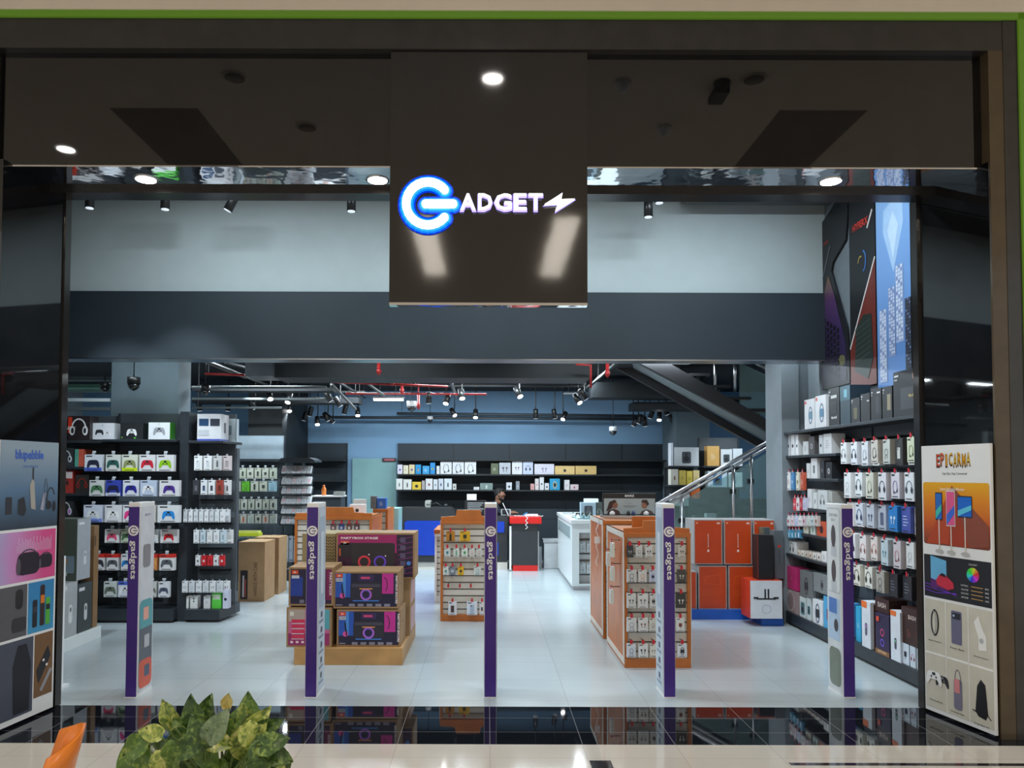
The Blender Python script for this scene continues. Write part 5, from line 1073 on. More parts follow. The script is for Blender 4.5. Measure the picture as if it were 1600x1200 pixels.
# ================================================================== SPEAKER CARTON STACK
YP = GY(1040); p0, p1 = X(459, YP, 1040), X(629, YP, 1040); zp = Z(1013, YP)
t = thing('display_plinth', 'low oak veneer plinth carrying the stack of party speaker cartons', 'plinth', ((p0+p1)/2, YP, 0)); w = p1-p0
MB().box(-w/2, w/2, 0, 1.25, 0, zp, M_wood2).build('body', t, .004)
def party(px0, px1, top, bot, y, d, lab, kind, zb_=None, sidec=None):
    x0, x1 = X(px0, y, (top+bot)/2), X(px1, y, (top+bot)/2); zb2 = Z(bot, y) if zb_ is None else zb_; h = Z(top, y)-zb2; w = x1-x0
    t = thing('speaker_carton', lab, 'box', ((x0+x1)/2, y, zb2), group='party speaker cartons on the oak plinth')
    MB().box(-w/2, w/2, 0, d, 0, h, M_card).build('carton', t, .003)
    b = MB(); e = .018; L, R, B, T = -w/2+e, w/2-e, e, h-e
    if kind == 'encore':
        b.rect(L, R, B, T, -.001, '1E1C3C'); b.rect(L, L+(R-L)*.25, B+h*.25, T, -.002, '2A5AC0'); b.rect(R-(R-L)*.24, R-.03, B+h*.35, T, -.002, 'C83098'); b.rect(L+(R-L)*.12, L+(R-L)*.17, B+h*.25, T, -.003, '4A90E0')
        b.rrect(-w*.24, w*.24, h*.2, h*.72, .04, -.004, '2C2A3A'); b.rect(-w*.22, w*.22, h*.58, h*.66, -.005, '4A4658'); b.rrect(-w*.12, w*.12, h*.74, h*.92, .01, -.005, '3A2A5A'); b.rect(-w*.08, w*.06, h*.8, h*.86, -.006, 'D84A80')
        b.ring(0, h*.38, h*.155, h*.155, h*.03, -.007, 'D070E0'); b.ring(0, h*.38, h*.12, h*.12, h*.02, -.008, '7A70F0'); b.disc(0, h*.38, h*.1, h*.1, -.0075, '2A1A40'); b.rect(-w*.1, w*.1, h*.52, h*.55, -.008, 'E8A060')
        b.rect(-w*.2, w*.2, h*.2, h*.225, -.006, '4A90F0'); b.ring(w*.27, h*.65, w*.06, h*.2, .006, -.005, '16141C', -60, 90)
        b.rrect(-w*.4, -w*.32, h*.28, h*.42, .02, -.006, 'E050A8'); b.line([(-w*.34, h*.3), (-w*.37, h*.65)], .012, -.007, '14141C')
        for i in range(5): b.rect(-w*.26+i*w*.135, -w*.26+i*w*.135+w*.09, h*.06, h*.13, -.003, '8A8AA0')
        b.rect(L+.005, L+(R-L)*.12, T-h*.11, T-.004, -.004, 'E05028'); b.text('JBL', L+(R-L)*.065, T-h*.09, h*.05, -.005, 'F4EDE8', 'c', .03); b.rect(L+.005, L+(R-L)*.12, T-h*.22, T-h*.13, -.004, 'C8CCD8'); b.text('110W', L+(R-L)*.065, T-h*.2, h*.045, -.005, '2A2A38', 'c', .01)
        b.text('PARTYBOX ENCORE', R-.012, T-.02, .02, -.004, 'F0E8F0', 'l', .03, rot=-90, w=h*.75); b.text('harman', L+.01, B+.01, h*.035, -.003, 'D8D8E0', 'l', .01, w=w*.09)
    elif kind == 'stage':
        b.rect(L, R, B, T, -.001, '3A1438'); b.rect(L, L+(R-L)*.78, T-h*.22, T, -.002, 'A02468'); b.flat([(L+(R-L)*.25, T-h*.4), (L+(R-L)*.45, T), (L+(R-L)*.78, T), (L+(R-L)*.78, T-h*.4)], -.0015, 'C02A80')
        b.rect(R-(R-L)*.2, R, B, T, -.002, '281834')
        for i in range(8): b.line([(R-.0, T-.02-h*.11*i), (R-(R-L)*.2, T-.05-h*.11*i)], .004, -.003, '9A3A90')
        for i in range(5): b.rect(R-(R-L)*.17, R-(R-L)*.1, T-h*.17-h*.17*i, T-h*.06-h*.17*i, -.004, '5A5070')
        b.disc(R-(R-L)*.055, h*.34, .02, .02, -.005, '4A8AE0')
        b.rrect(-w*.46, w*.25, h*.48, h*.78, .03, -.004, '24202A'); b.rrect(-w*.3, w*.24, h*.22, h*.78, .04, -.005, '2C2830'); b.rect(-w*.46, -w*.44, h*.5, h*.66, -.006, 'C85A30')
        b.ring(-w*.14, h*.37, w*.08, w*.08, .018, -.007, 'E03A50'); b.ring(w*.06, h*.37, w*.08, w*.08, .018, -.007, '6A48D8')
        for a, c in ((-.22,.23), (-.08,.53), (.0,.24), (.13,.5)): b.disc(w*a, h*c, .007, .007, -.008, 'F4F0F8', 8)
        b.text('PARTYBOX STAGE', L+.03, T-h*.1, h*.05, -.004, 'F0E6EE', 'l', .035, w=w*.47); b.rect(L+.03, L+.11, T-h*.22, T-h*.14, -.004, 'E0705A'); b.text('JBL', L+.07, T-h*.205, h*.045, -.005, 'F4EDE8', 'c', .03); b.rrect(L+.03, L+.07, B+.03, B+.1, .008, -.004, 'D8D0D8')
    elif kind == 'club':
        b.rect(L, R, B, T, -.001, '241A3C'); b.rect(L, L+(R-L)*.3, B+h*.2, T-h*.2, -.002, '24409C'); b.rect(R-(R-L)*.14, R, B+h*.1, T, -.002, '7A1A50'); b.rrect(-w*.18, w*.12, h*.2, h*.78, .05, -.003, '26222C')
        b.ring(-w*.0, h*.55, w*.1, w*.12, .02, -.005, 'E84848'); b.ring(0, h*.38, w*.09, w*.1, .02, -.005, '5A70E0'); b.rect(L+.01, L+.07, T-h*.13, T-.01, -.004, 'E05028'); b.text('JBL', L+.04, T-h*.11, h*.05, -.005, 'F4EDE8', 'c', .03); b.rect(L+.01, L+.08, T-h*.24, T-h*.16, -.004, 'D0D4E0')
        b.text('PARTYBOX', R-.02, T-.03, .025, -.004, 'E8D0E0', 'l', .03, rot=-90, w=h*.6)
        for i in range(4): b.rect(-w*.25+i*w*.16, -w*.25+i*w*.16+w*.1, h*.07, h*.16, -.003, '7A7890')
    elif kind == 'pink':
        b.rect(L, R, B, T, -.001, 'C86A98'); b.rect(L, R, B, B+h*.3, -.002, '9A2A68'); b.rect(L, L+(R-L)*.4, T-h*.3, T, -.002, 'B8A8A0'); b.rect(R-(R-L)*.16, R, B+h*.4, T, -.002, '5AA8B8')
        for i in range(4): b.rect(L+.03, L+(R-L)*.4, h*.62-h*.13*i, h*.7-h*.13*i, -.003, 'D8305A'); b.rect(L+.03, L+(R-L)*.38, h*.59-h*.13*i, h*.61-h*.13*i, -.004, 'E8C8D0')
        b.rrect(L+(R-L)*.45, L+(R-L)*.8, h*.3, h*.75, .05, -.004, '4A2A48'); b.rrect(L+.015, L+.05, T-h*.16, T-.02, .006, -.005, 'E8E4DC'); b.text('AI', L+(R-L)*.42, T-h*.24, h*.12, -.005, 'F0F0F0', 'l', .03)
        for i in range(5): b.rect(L+.02+.05*i, L+.045+.05*i, B+.02, B+.04, -.004, 'F0D8E4')
    b.build('front_print', t)
    MB().box(w/2-.0005, w/2+.002, d*.3, d*.4, h*.6, h*.64, M_black).build('handle_hole', t)
    return t
party(526, 626, 953, 1014, YP+.04, .42, 'dark speaker carton with lit ring speaker, bottom right directly on the plinth', 'encore', zp)
party(521, 623, 893.5, 951.5, YP+.04, .42, 'dark speaker carton with lit ring speaker, stacked on the bottom right one', 'encore')
party(447.5, 518, 950, 1015, YP+.02, .42, 'pink and grey speaker carton, bottom left on the plinth', 'pink', zp)
party(451, 521, 887, 947.5, YP+.02, .42, 'dark speaker carton with red and blue rings, upper left of the stack', 'club')
yq = YP+.5
t_ = party(525, 648, 833, 905, yq, .38, 'wide dark speaker carton with twin red and violet rings, topmost of the stack', 'stage')
zb2 = Z(905, yq)
for i, (z0_, z1_, nm) in enumerate(((zp, zp+(zb2-zp)*.5, 'lower'), (zp+(zb2-zp)*.5, zb2-.002, 'upper'))):
    xx0, xx1 = X(540, yq, 950), X(640, yq, 950)
    o = MB().box(-(xx1-xx0)/2, (xx1-xx0)/2, 0, .55, 0, z1_-z0_-.002, M_card).box((xx1-xx0)/2-.001, (xx1-xx0)/2+.002, .1, .5, .02, z1_-z0_-.03, 'C8A8B0').build('cardboard_carton', loc=((xx0+xx1)/2, yq+.02, z0_+.001)); tag(o, '%s brown cardboard carton under the topmost speaker carton at back of plinth' % nm, 'box', 'brown cartons at the back of the plinth')
yy = YP+.55; xx0, xx1 = X(472, yy, 860), X(524, yy, 860)
t = thing('patterned_carton', 'tan cardboard carton with dark woven dot pattern behind the upper left speaker carton', 'box', ((xx0+xx1)/2, yy, zp+.002)); h = Z(835, yy)-zp; w = xx1-xx0
MB().box(-w/2, w/2, 0, .5, 0, h, M_wood2 if 0 else mat('olive_cardboard', (.33,.25,.12), .7)).build('carton', t)
b = MB()
for i in range(9):
    for j in range(16): b.rect(w*.05+.018*i, w*.05+.018*i+.011, h-.05-.03*j+(.008 if i % 2 else 0), h-.035-.03*j+(.008 if i % 2 else 0), -.002, '3A2E1C')
b.build('dot_pattern', t)

# ================================================================== WHITE SHOWCASE TABLE
YS1 = GY(922, 893); x0 = X(894, YS1, 920); x1 = x0+.85; hS = Z(812, YS1)
L = 2.7
t = thing('showcase_table', 'long white showcase table with a shelf window of hanging packs', 'display table', (x0, YS1, 0)); w = x1-x0; L = 2.35
b = MB(); wx0, wx1, wz0, wz1 = X(905, YS1, 870)-x0, X(950, YS1, 870)-x0, Z(912, YS1), Z(832, YS1)
b.box(0, wx0, 0, .02, .06, hS-.06, M_white); b.box(wx1, w, 0, .02, .06, hS-.06, M_white); b.box(wx0, wx1, 0, .02, .06, wz0, M_white); b.box(wx0, wx1, 0, .02, wz1, hS-.06, M_white)
b.box(0, .02, .02, L, .06, hS-.06, M_white); b.box(w-.02, w, .02, L, .06, hS-.06, M_white); b.box(.02, w-.02, .15, .17, .06, hS-.06, M_whitep)
b.build('body', t); MB().box(.02, w-.02, .03, L-.03, 0, .06, M_steel).build('kick_plate', t); MB().box(-.02, w+.02, -.02, L, hS-.06, hS-.0, M_white).build('table_top', t, .004)
MB().box(-.01, .0, .2, L-.2, hS-.3, hS-.12, mat('pale_grey_glass_panel', (.5,.6,.62), .1)).build('side_window', t)
for i, py in enumerate((843, 866, 876, 899)):
    z_ = Z(py, YS1); MB().box(wx0, wx1, .12, .15, z_-.008, z_+.002, M_hook).build('hook_rail', t)
for r_, py in enumerate((846, 879)):
    for i in range(4):
        a = 907+i*10.5; xx = X(a+4, YS1+.05, py); z_ = Z(py, YS1); me = pack_mesh(.085, Z(py, YS1)-Z(py+17, YS1), .03, 'D4DADC' if i % 2 else 'C8D0D4', 'cable', '3A3E44')
        inst('accessory_pack', me, (xx, YS1+.07, z_+.02), 0, 'white cable pack, %s from left, %s row in white showcase window' % (ORD[i], ('upper', 'lower')[r_]), 'accessory pack', 'packs in the showcase window')
ctn(908, 931, 785, YS1+.25, hS, dict(body='A4BCCC', arts=(('speaker',.5,.48,.8,'4A5058','6A7078'),)), 'pale blue speaker carton on the white showcase table', .18)
ctn(932, 941, 785, YS1+.25, hS, A('4A5450','headphone','9AA4A0',.9), 'dark grey headset carton beside pale blue speaker carton', .18)
ctn(914, 935, 779, YS1+1.9, hS, dict(body='E6ECEE', arts=(('lines',.5,.5,.3,'C8CCD0'),)), 'plain white carton at rear of the white showcase table', .2)
for i, (px, py_, yy, r_) in enumerate(((905, 806, 12.6, 20), (897, 807, 12.9, -30), (889, 808, 12.9, 10), (901, 811, 12.2, 60))):
    b = MB(); b.box(-.11, .11, -.04, .04, 0, .03, M_whitep if i % 2 == 0 else M_glass).box(-.1, -.02, -.03, .03, .03, .045, 'C8D0D4'); o = b.build('sample_gadget', loc=(X(px, yy, py_), yy, hS+.001+.0*i), rz=math.radians(r_))
    tag(o, ('white rounded sample gadget', 'clear plastic sample case', 'small white sample gadget lying askew', 'clear sample stand in front')[i]+' on the white showcase table', 'gadget')
for i in range(3):
    o = MB().tube([(0,0,0), (0,0,.02), (0,0,.1)], [.045, .04, .03], M_glass, 12).build('glass_dome', loc=(X(903+9*i, 11.75, 810), 11.75, hS+.001)); tag(o, 'small clear display dome on near edge of showcase table, %s from left' % ORD[i], 'display dome', 'clear display domes on the showcase table')
# white wrapped bin stack beside the desk
yy = GY(888); b = MB(); w = X(873, yy, 860)-X(850, yy, 860)
b.box(-w/2, w/2, 0, .35, 0, Z(848, yy), mat('white_film', (.75,.79,.82), .15, bump=.6, bscale=14)); b.box(-w/2-.02, w/2+.01, -.01, .36, Z(848, yy), Z(843, yy), 'C8CCD0'); b.box(-w/2-.09, -w/2-.03, .1, .3, 0, Z(856, yy), 'B8BCC4')
o = b.build('wrapped_stack', loc=(X(861.5, yy, 860), yy, 0), bevel=.008); tag(o, 'stack wrapped in white plastic film on the floor right of the red desk', 'wrapped stack')

# ================================================================== ORANGE SCOOTER CARTONS on blue plinth
YQ = GY(967); a0, a1 = X(1080, YQ, 960), X(1205, YQ, 960); zq = Z(952, YQ)
o = MB().box(a0-.1, a1+.1, YQ, YQ+.6, 0, zq, M_blue2).build('blue_plinth'); tag(o, 'royal blue plinth under the wall of orange cartons', 'plinth')
M_or = mat('orange_red_card', (.56, .06, .012), .35)
def orange_carton(px0, px1, top, bot, lab, art_=0, z0_=None):
    x0, x1 = X(px0, YQ+.05, (top+bot)/2), X(px1, YQ+.05, (top+bot)/2); zb_ = Z(bot, YQ+.05) if z0_ is None else z0_; h = Z(top, YQ+.05)-zb_; w = x1-x0-.004
    t = thing('orange_carton', lab, 'box', ((x0+x1)/2, YQ+.05, zb_+.001), group='orange cartons on the blue plinth')
    MB().box(-w/2, w/2, 0, .4, 0, h, 'A8A4A4').build('carton', t)
    b = MB(); b.rect(-w/2+.012, w/2-.012, .012, h-.012, -.002, M_or)
    if art_ == 1:
        b.rect(-.012, .012, h*.28, h*.33, -.003, 'F0DCD4'); b.text('ELECTRIC SCOOTER', -.006, h*.68, .012, -.003, 'F0DCD4', 'l', .02, rot=-90, w=h*.3); b.rect(w*.3, w*.42, h*.9, h*.94, -.003, 'E8C0B0'); b.rect(-w*.42, -w*.36, h*.91, h*.94, -.003, 'F0B090')
    elif art_ == 2:
        b.line([(-w*.3, h*.6), (w*.3, h*.55), (w*.25, h*.8), (-w*.25, h*.75), (-w*.3, h*.6)], .005, -.003, 'E0602A')
        for i in range(4): b.line([(-w*.35, h*(.3+.04*i)), (w*.35, h*(.38+.04*i))], .004, -.003, 'E0602A')
    b.build('front_print', t); return t
orange_carton(1091, 1136, 883, 952, 'orange carton with pale line drawing, bottom row left of two', 2, zq); orange_carton(1138, 1181, 883, 952, 'orange carton with pale line drawing, bottom row right of two', 2, zq); orange_carton(1077, 1089, 892, 952, 'narrow visible orange carton at left end of bottom row', 0, zq)
orange_carton(1183, 1215, 883, 952, 'plain orange carton behind the tall black carton', 0, zq)
orange_carton(1084, 1129, 811, 881, 'orange carton with vertical writing, top row leftmost', 1); orange_carton(1131, 1175, 811, 881, 'orange carton with vertical writing, top row middle', 1); orange_carton(1177, 1211, 811, 881, 'orange carton partly behind black carton, top row rightmost', 1)
yv = GY(978, 1200); v0, v1 = X(1190, yv, 970), X(1224, yv, 970)
o = MB().box(v0, v1, yv, YQ-.01, 0, Z(964, yv), M_blue2).build('blue_plinth'); tag(o, 'small royal blue block under the white soundbar carton', 'plinth')
zv = Z(964, yv)
ctn(1172, 1222, 906, yv-.06, zv, dict(body='D4D6DC', side='C83A20', arts=(('rect',.25,.32,.0,.0,'000000'),('rect',.2,.8,.5,.54,'22242A'),('rect',.44,.49,.52,.78,'22242A'),('rect',.54,.59,.52,.78,'22242A'),('ring',.5,.25,.14,.01,'8A90C0'),('rect',.1,.25,.52,.57,'22242A'),('rect',.72,.88,.52,.57,'22242A'))), 'white soundbar carton with dark speaker picture on small blue block', .32)
zk = Z(906, yv-.06)
ctn(1183, 1208, 835, yv+.02, zk, dict(body='1A1B1E', arts=(('rect',.02,.04,.02,.98,'C84020'),)), 'tall plain black carton standing on the white soundbar carton', .16)
ctn(1209.5, 1224, 828, yv+.1, zk, dict(body='585E64', arts=(('rect',.4,.7,.65,.7,'C83A28'),('rect',.5,.58,.3,.6,'3A4046'))), 'tall grey carton with tiny red square beside the black carton', .14)
ctn(1190, 1203, 823, yv+.3, zk, dict(body='6A6858', arts=(('rect',.3,.9,.0,1,'4A5458'),)), 'olive grey carton peeking out behind the black carton', .1)

# ================================================================== RIGHT WALL SHELVING
YFAR = GY(972, 1224); XF = X(1224, YFAR, 972); DW = XR-.01-XF; YNEAR = 5.9
def PY(px, xx=None): xx = XF if xx is None else xx; return xx*F/(px-CX)
zT = Z(676, YFAR, 1225)
Lw = YFAR-YNEAR
xm = YFAR-PY(1303)                                   # bay split
zrow = lambda py, px: Z(py, PY(px), px)
shT = (zT, DW-.02, 0, Lw)
RW = gondola('wall_gondola', 'long dark shelf unit with headphones and cartons along the right wall', (XF, YFAR, 0), -PI/2, Lw, zT+.02, DW, [shT, (zrow(712, 1230), DW-.04, 0, xm), (zrow(748, 1285), DW-.06, xm*.48, xm), (zrow(797, 1285), DW-.06, xm*.45, xm), (zrow(838, 1275), DW-.05, xm*.3, xm), (zrow(884, 1300), DW-.03, 0, xm)], base_h=.15, bays=2)
# rails
ZR = [Z(py, 6.4, 1418) for py in (677, 732, 787, 843, 898)]
for z_ in ZR:
    MB().box(xm+.03, Lw-.01, DW-.05, DW-.02, z_-.0, z_+.02, M_hook).build('hook_rail', RW)
gw = 'headphone packs on the near bay of the right wall'
W_ = lambda body, kind, c, lab: (body, kind, c, lab)
ROWS = [
 [('DADCDE','headphone','8A8E94','white headphone pack with grey picture'),('D4D8E0','headphone','2A2C34','white headphone pack with black picture'),('CACDD4','neckband','6A6E78','pale grey neckband pack'),('DCDCDA','headphone','A8ACB0','white headphone pack'),('C9C4BC','neckband','3A3630','cream neckband pack'),('C4C8C4','cable','4A4E4C','grey green pack'),('3A3A3A','phone','C8C8C8','black pack with pale picture'),('C8CCC8','neckband','A8B040','pale pack with olive neckband'),('C9D0B8','neckband','6A7A30','green and cream neckband pack'),('5A5C60','buds','D8D8DC','slate pack with white buds'),('A8C4D8','cable','3A78B8','light blue pack')],
 [('DCDEE0','cable','A4A8AE','plain white pack'),('D8DCE0','headphone','5A5E66','white pack with grey headphones'),('D8D4C8','neckband','8A8060','cream pack with tan neckband'),('CCCCC0','neckband','9A9A70','beige neckband pack'),('DCDDE4','headphone','4A4C64','white pack with dark blue headphones'),('D4D0D8','neckband','5A4890','white pack with violet neckband'),('DCE0E4','headphone','8A9098','white oval headphone pack'),('D8DEE4','headphone','6A7480','pale white headphone pack'),('E0E2E4','neckband','7A7E84','bright white neckband pack'),('D0DAE0','headphone','8AA0AC','icy white headphone pack')],
 [('D8D4D4','cable','8A4A4A','white pack with red print'),('DCDDE0','neckband','9A9CA0','white neckband pack'),('C8CED8','headphone','3A4A78','white and navy pack'),('BAC0CC','buds','4A5670','grey blue pack'),('B4BAC8','phone','5A6680','steel blue pack'),('3A90D0','phone','C8E0F4','bright sky blue pack'),('2A80C8','buds','D8E8F4','bright blue pack'),('4A58A8','lines','C8D0F0','indigo pack'),('DCDCDC','headphone','26282C','white pack with black headset'),('DAD9D6','headphone','34302E','cream pack with dark headset'),('DCE0E2','neckband','8A8E90','white pack with grey band')],
 [('D4D8DE','cable','7A7E88','silver cable pack'),('DCDCE0','headphone','2E3036','white pack with charcoal headphones'),('D9D4D4','headphone','C89088','white pack with rose headphones'),('DAD0CC','headphone','D8A090','cream pack with peach headphones'),('D8D4D0','headphone','B08880','white pack with dusky pink headphones'),('C4D4DC','buds','5A8AA0','pale teal pack'),('D4CCD0','neckband','B83A48','white pack with red neckband'),('E0E2E2','cable','B0B2B4','bright white cable pack'),('C8C4BC','phone','8A867C','taupe pack'),('D8DCD4','buds','5AA838','white pack with green buds'),('DCDEE0','neckband','5A5E64','white pack with dark band')],
 [('8AA4D0','buds','E0E8F4','periwinkle pack'),('D8D4C8','headphone','3A3630','cream pack with brown headphones'),('DCDAD2','headphone','4A4640','ivory pack with dark headphones'),('3A4048','lines','A8B0BC','charcoal pack'),('A8A49C','cable','5A564E','grey brown pack'),('26262C','lines','6A6C78','black pack with three marks'),('2A2A30','lines','70727C','black pack with small crown mark'),('24262C','phone','6A6E78','plain black pack'),('B4C8E0','headphone','2A4A90','pale blue pack with blue picture'),('D0D0B8','headphone','6A6A50','khaki white pack')]]
PXR = [[1306,1322,1331,1348,1376,1388,1396,1401,1418,1427,1437],[1302,1322,1341,1352,1362,1376,1396,1404,1413,1429],[1306,1318,1332,1344,1356,1370,1381,1388,1390,1404,1423],[1334,1341,1352,1366,1378,1386,1392,1400,1414,1428,1436],[1336,1343,1354,1366,1376,1387,1403,1412,1424,1432]]
rl = ['top row','second row','third row','fourth row','fifth row']
nx = 0
for r_, row in enumerate(ROWS):
    n = len(row); span = Lw-xm-.22; stp = span/n
    for i, (body, kind, c, lab) in enumerate(row):
        lx = xm+.14+stp*(i+.5); h = (.235, .25, .235, .24, .21)[r_]*(.9+.1*((i*5+r_*3) % 4)/3); wd_ = min(stp-.012, .125+.02*((i*3+r_) % 3))
        th_ = .05+.05*((i*7+r_*2) % 3)/2; ly = .0+.09*((i*5+r_) % 4)/3
        me = pack_mesh(round(wd_, 2), round(h, 2), round(th_, 2), body, kind, c)
        wx, wy, wz = L2W(RW, lx, ly, ZR[r_]-.002)
        inst('headphone_pack', me, (wx, wy, wz), -PI/2, '%s, %s of near right bay, %s from far end' % (lab, rl[r_], ORD[i]), 'headphone pack', gw)
        hook(RW, lx, DW-.03, ZR[r_]-.006, DW-.03-ly-.012, True)
        if i % 2 == 0 and r_ in (0, 1, 3):      # a second pack deeper on the same hook, seen past the first
            pass
def on_wall(px0, px1, top_py, zb_, kw, lab, d=.16, grp='cartons on the right wall unit', nm='carton', gap=.01, ly=.02):
    y0, y1 = PY(px0, XF+ly), PY(px1, XF+ly); h = Z(top_py, (y0+y1)/2, (px0+px1)/2)-zb_
    me = carton_mesh(round(abs(y0-y1)-.006, 3), round(h, 3), d, **kw)
    return inst(nm, me, (XF+ly+d/2, (y0+y1)/2, zb_+.001), -PI/2, lab, 'box', grp)
# top shelf
gt = 'cartons on top of the right wall unit'
on_wall(1258, 1274, 624, zT, dict(body='DADCE0', arts=(('watch',.6,.45,.8,'3A5A78','6A90A8'),('rect',.05,.2,.85,.95,'D83A28'))), 'white smartwatch carton with blue ring, left of two on the top shelf', .2, gt)
on_wall(1275, 1292, 618, zT, dict(body='DCDEE2', arts=(('watch',.6,.45,.85,'2A4A70','5A88A8'),('rect',.05,.2,.85,.95,'D83A28'))), 'white smartwatch carton with blue ring, right of two on the top shelf', .2, gt)
K = lambda ex=(), body='202226': dict(body=body, arts=tuple(ex)+(('rect',.06,.22,.88,.92,'B8BABC'),('rect',.06,.18,.80,.83,'A0A2A4')))
on_wall(1296, 1313, 606, zT, K((('text','Marshall',.5,.18,.07,'E8E8E8'),('rect',.25,.75,.35,.62,'3A3A3C'),('rect',.3,.7,.38,.59,'26282A'),('rect',.25,.8,.72,.8,'C8C8C8'))), 'black speaker carton with white script name, top shelf', .2, gt)
on_wall(1314, 1330, 603, zT, dict(body='2A3A44', arts=(('rect',0,1,.62,1,'3A5A68'),('rect',.4,.7,.7,.9,'6AA0B0'))), 'dark teal carton with misty city picture, top shelf', .2, gt)
on_wall(1331, 1345, 622, zT, K((('rect',.3,.7,.15,.6,'5A5640'),)), 'low black speaker carton with khaki speaker, top shelf', .2, gt)
on_wall(1346, 1361, 615, zT, K((('rect',.7,.9,.7,.75,'C8C8C8'),)), 'plain black speaker carton with two price stickers, top shelf', .2, gt)
on_wall(1362, 1379, 608, zT, K((('rect',.45,.85,.2,.75,'34363E'),('rect',.6,.9,.85,.9,'D8D8D8'))), 'black speaker carton with slate tower speaker, top shelf', .2, gt)
on_wall(1380, 1396, 604, zT, K((('rect',.5,.85,.25,.75,'8A8068'),)), 'black speaker carton with tan tower speaker, top shelf', .2, gt)
on_wall(1397.5, 1440, 578, zT, K((('rect',.28,.98,.15,.62,'3E4046'),('text','Marshall',.72,.4,.06,'C8B070'),('rect',.75,.9,.78,.9,'C89080'))), 'largest black speaker carton with grey speaker and gold script, nearest on top shelf', .22, gt)
# far bay
zA = zrow(712, 1230)+.0
fa = 'cartons on the far bay shelves'
for i, (a, c, tp, kw, lab) in enumerate(((1225,1229,679,A('DADCE0','round','3A3C40'),'thin white lens carton, leftmost'),(1230,1235,679,A('D6D8DC','round','2A2C30'),'thin white lens carton, second'),(1236,1242,679,A('D4D6DA','round','303236'),'thin white lens carton, third'),(1243,1248,679,A('D8DADC','round','2E3034'),'thin white lens carton, fourth'),(1255,1263,690,A('D4D6D8','lines','4A4C50'),'short white carton, fifth'),(1264,1273,682,A('5A5658','round','C8C8CC'),'grey carton with pale disc, sixth'),(1280,1286,680,A('D4D8DC','round','3A3C40'),'white carton with dark disc, seventh'),(1287,1300,678,A('DCDEE0','lines','A8ACB0'),'wide white carton, eighth'))):
    on_wall(a, c, tp, zA, kw, lab+' on far bay first shelf', .14, fa, ly=.05)
zB = zrow(748, 1285)
for a, c, tp, kw, lab in ((1260,1265,724,A('DADCDE','lines','8A8C90'),'slim white carton'),(1267,1277,716,A('DCDEE0','phone','6A6C70'),'tall white carton with phone picture'),(1281,1288,720,A('2E3034','round','8A8C94'),'black carton with grey disc'),(1290,1300,722,A('26282C','round','C8C8CC'),'black carton with white disc')):
    on_wall(a, c, tp, zB, kw, lab+' on far bay second shelf', .14, fa, ly=.05)
zC_ = zrow(797, 1285)
for a, c, tp, kw, lab in ((1261,1268,764,A('D8DADC','lines','8A8C90'),'white carton'),(1270,1276,770,A('D4D8D8','capsule','6A7070'),'narrow pale carton'),(1277,1292,766,A('C8CCCE','headphone','7A8084'),'pale grey headphone carton'),(1294,1300,768,A('A8A8A4','lines','4A4A4C'),'taupe carton')):
    on_wall(a, c, tp, zC_, kw, lab+' on far bay third shelf', .14, fa, ly=.05)
zD = zrow(838, 1275)
for a, c, tp, kw, lab in ((1254,1262,816,A('C8C8B8','lines','6A6C50'),'cream carton'),(1265,1273,820,A('C8D4D0','capsule','4A8A78'),'pale green carton'),(1275,1290,815,A('C05030','round','4A2020','.6' and .8),'orange carton with dark red round picture')):
    on_wall(a, c, tp, zD, kw, lab+' on far bay fourth shelf', .14, fa, ly=.05)
def wall_hang(pxs, top, bot, items, rowlab, zbase=None):
    for i, px in enumerate(pxs):
        body, kind, c, lab = items[i % len(items)]; yy = PY(px, XF+.02); z1 = Z(top, yy, px); h = z1-Z(bot, yy, px)
        me = pack_mesh(.085, round(h, 3), .03, body, kind, c); lx = YFAR-yy
        inst('accessory_pack', me, (XF+.02, yy, z1+.03), -PI/2, '%s, %s from far end, %s' % (lab, ORD[i], rowlab), 'accessory pack', 'small packs on the far bay of the right wall')
        hook(RW, lx, DW-.02, z1+.026, DW-.06, True)
wall_hang([1232,1238,1246,1253], 738, 766, [('DADADC','lines','A05050','white pack'),('4A80B0','buds','D8E0F0','blue pack'),('D4D0C0','charger','8A8060','cream pack'),('C85A40','lines','F0E0D8','orange red pack')], 'second row of far bay')
wall_hang([1241,1246,1251,1256], 778, 798, [('C83A44','buds','F0E0E0','red pack'),('D8D0D4','charger','8A4A58','white and red pack'),('B82A38','lines','E8D0D0','dark red pack'),('C8C8DC','cable','6A5AA0','lilac pack')], 'third row of far bay')
wall_hang([1231,1237,1243,1249,1255,1262,1268,1274], 806, 822, [('D8DADC','charger','B83A48','white pack with red print'),('D4C8CC','buds','A84858','pink white pack'),('C8CCE0','cable','5A5AA0','pale violet pack'),('E0E0E0','buds','6A6A6C','bright white pack'),('D8C8D0','charger','A05070','rosy pack'),('D4D8D4','cable','6A8A70','pale green pack'),('C8D0D4','buds','4A6A78','grey blue pack'),('D0C8C4','charger','8A5A48','tan white pack')], 'fourth row of far bay')
wall_hang([1232,1237,1242,1247], 828, 841, [('5A9ABC','bottle','D8E8F0','sky blue bottle pack'),('3A88A8','bottle','D0E4F0','teal blue bottle pack'),('58788C','bottle','C8D8E4','slate blue bottle pack'),('4A8AB0','bottle','E0ECF4','azure bottle pack')], 'fifth row of far bay')
zE = zrow(884, 1300)
zE2 = Z(867, PY(1228), 1228)
ft = 'cartons on the lowest far bay shelf'
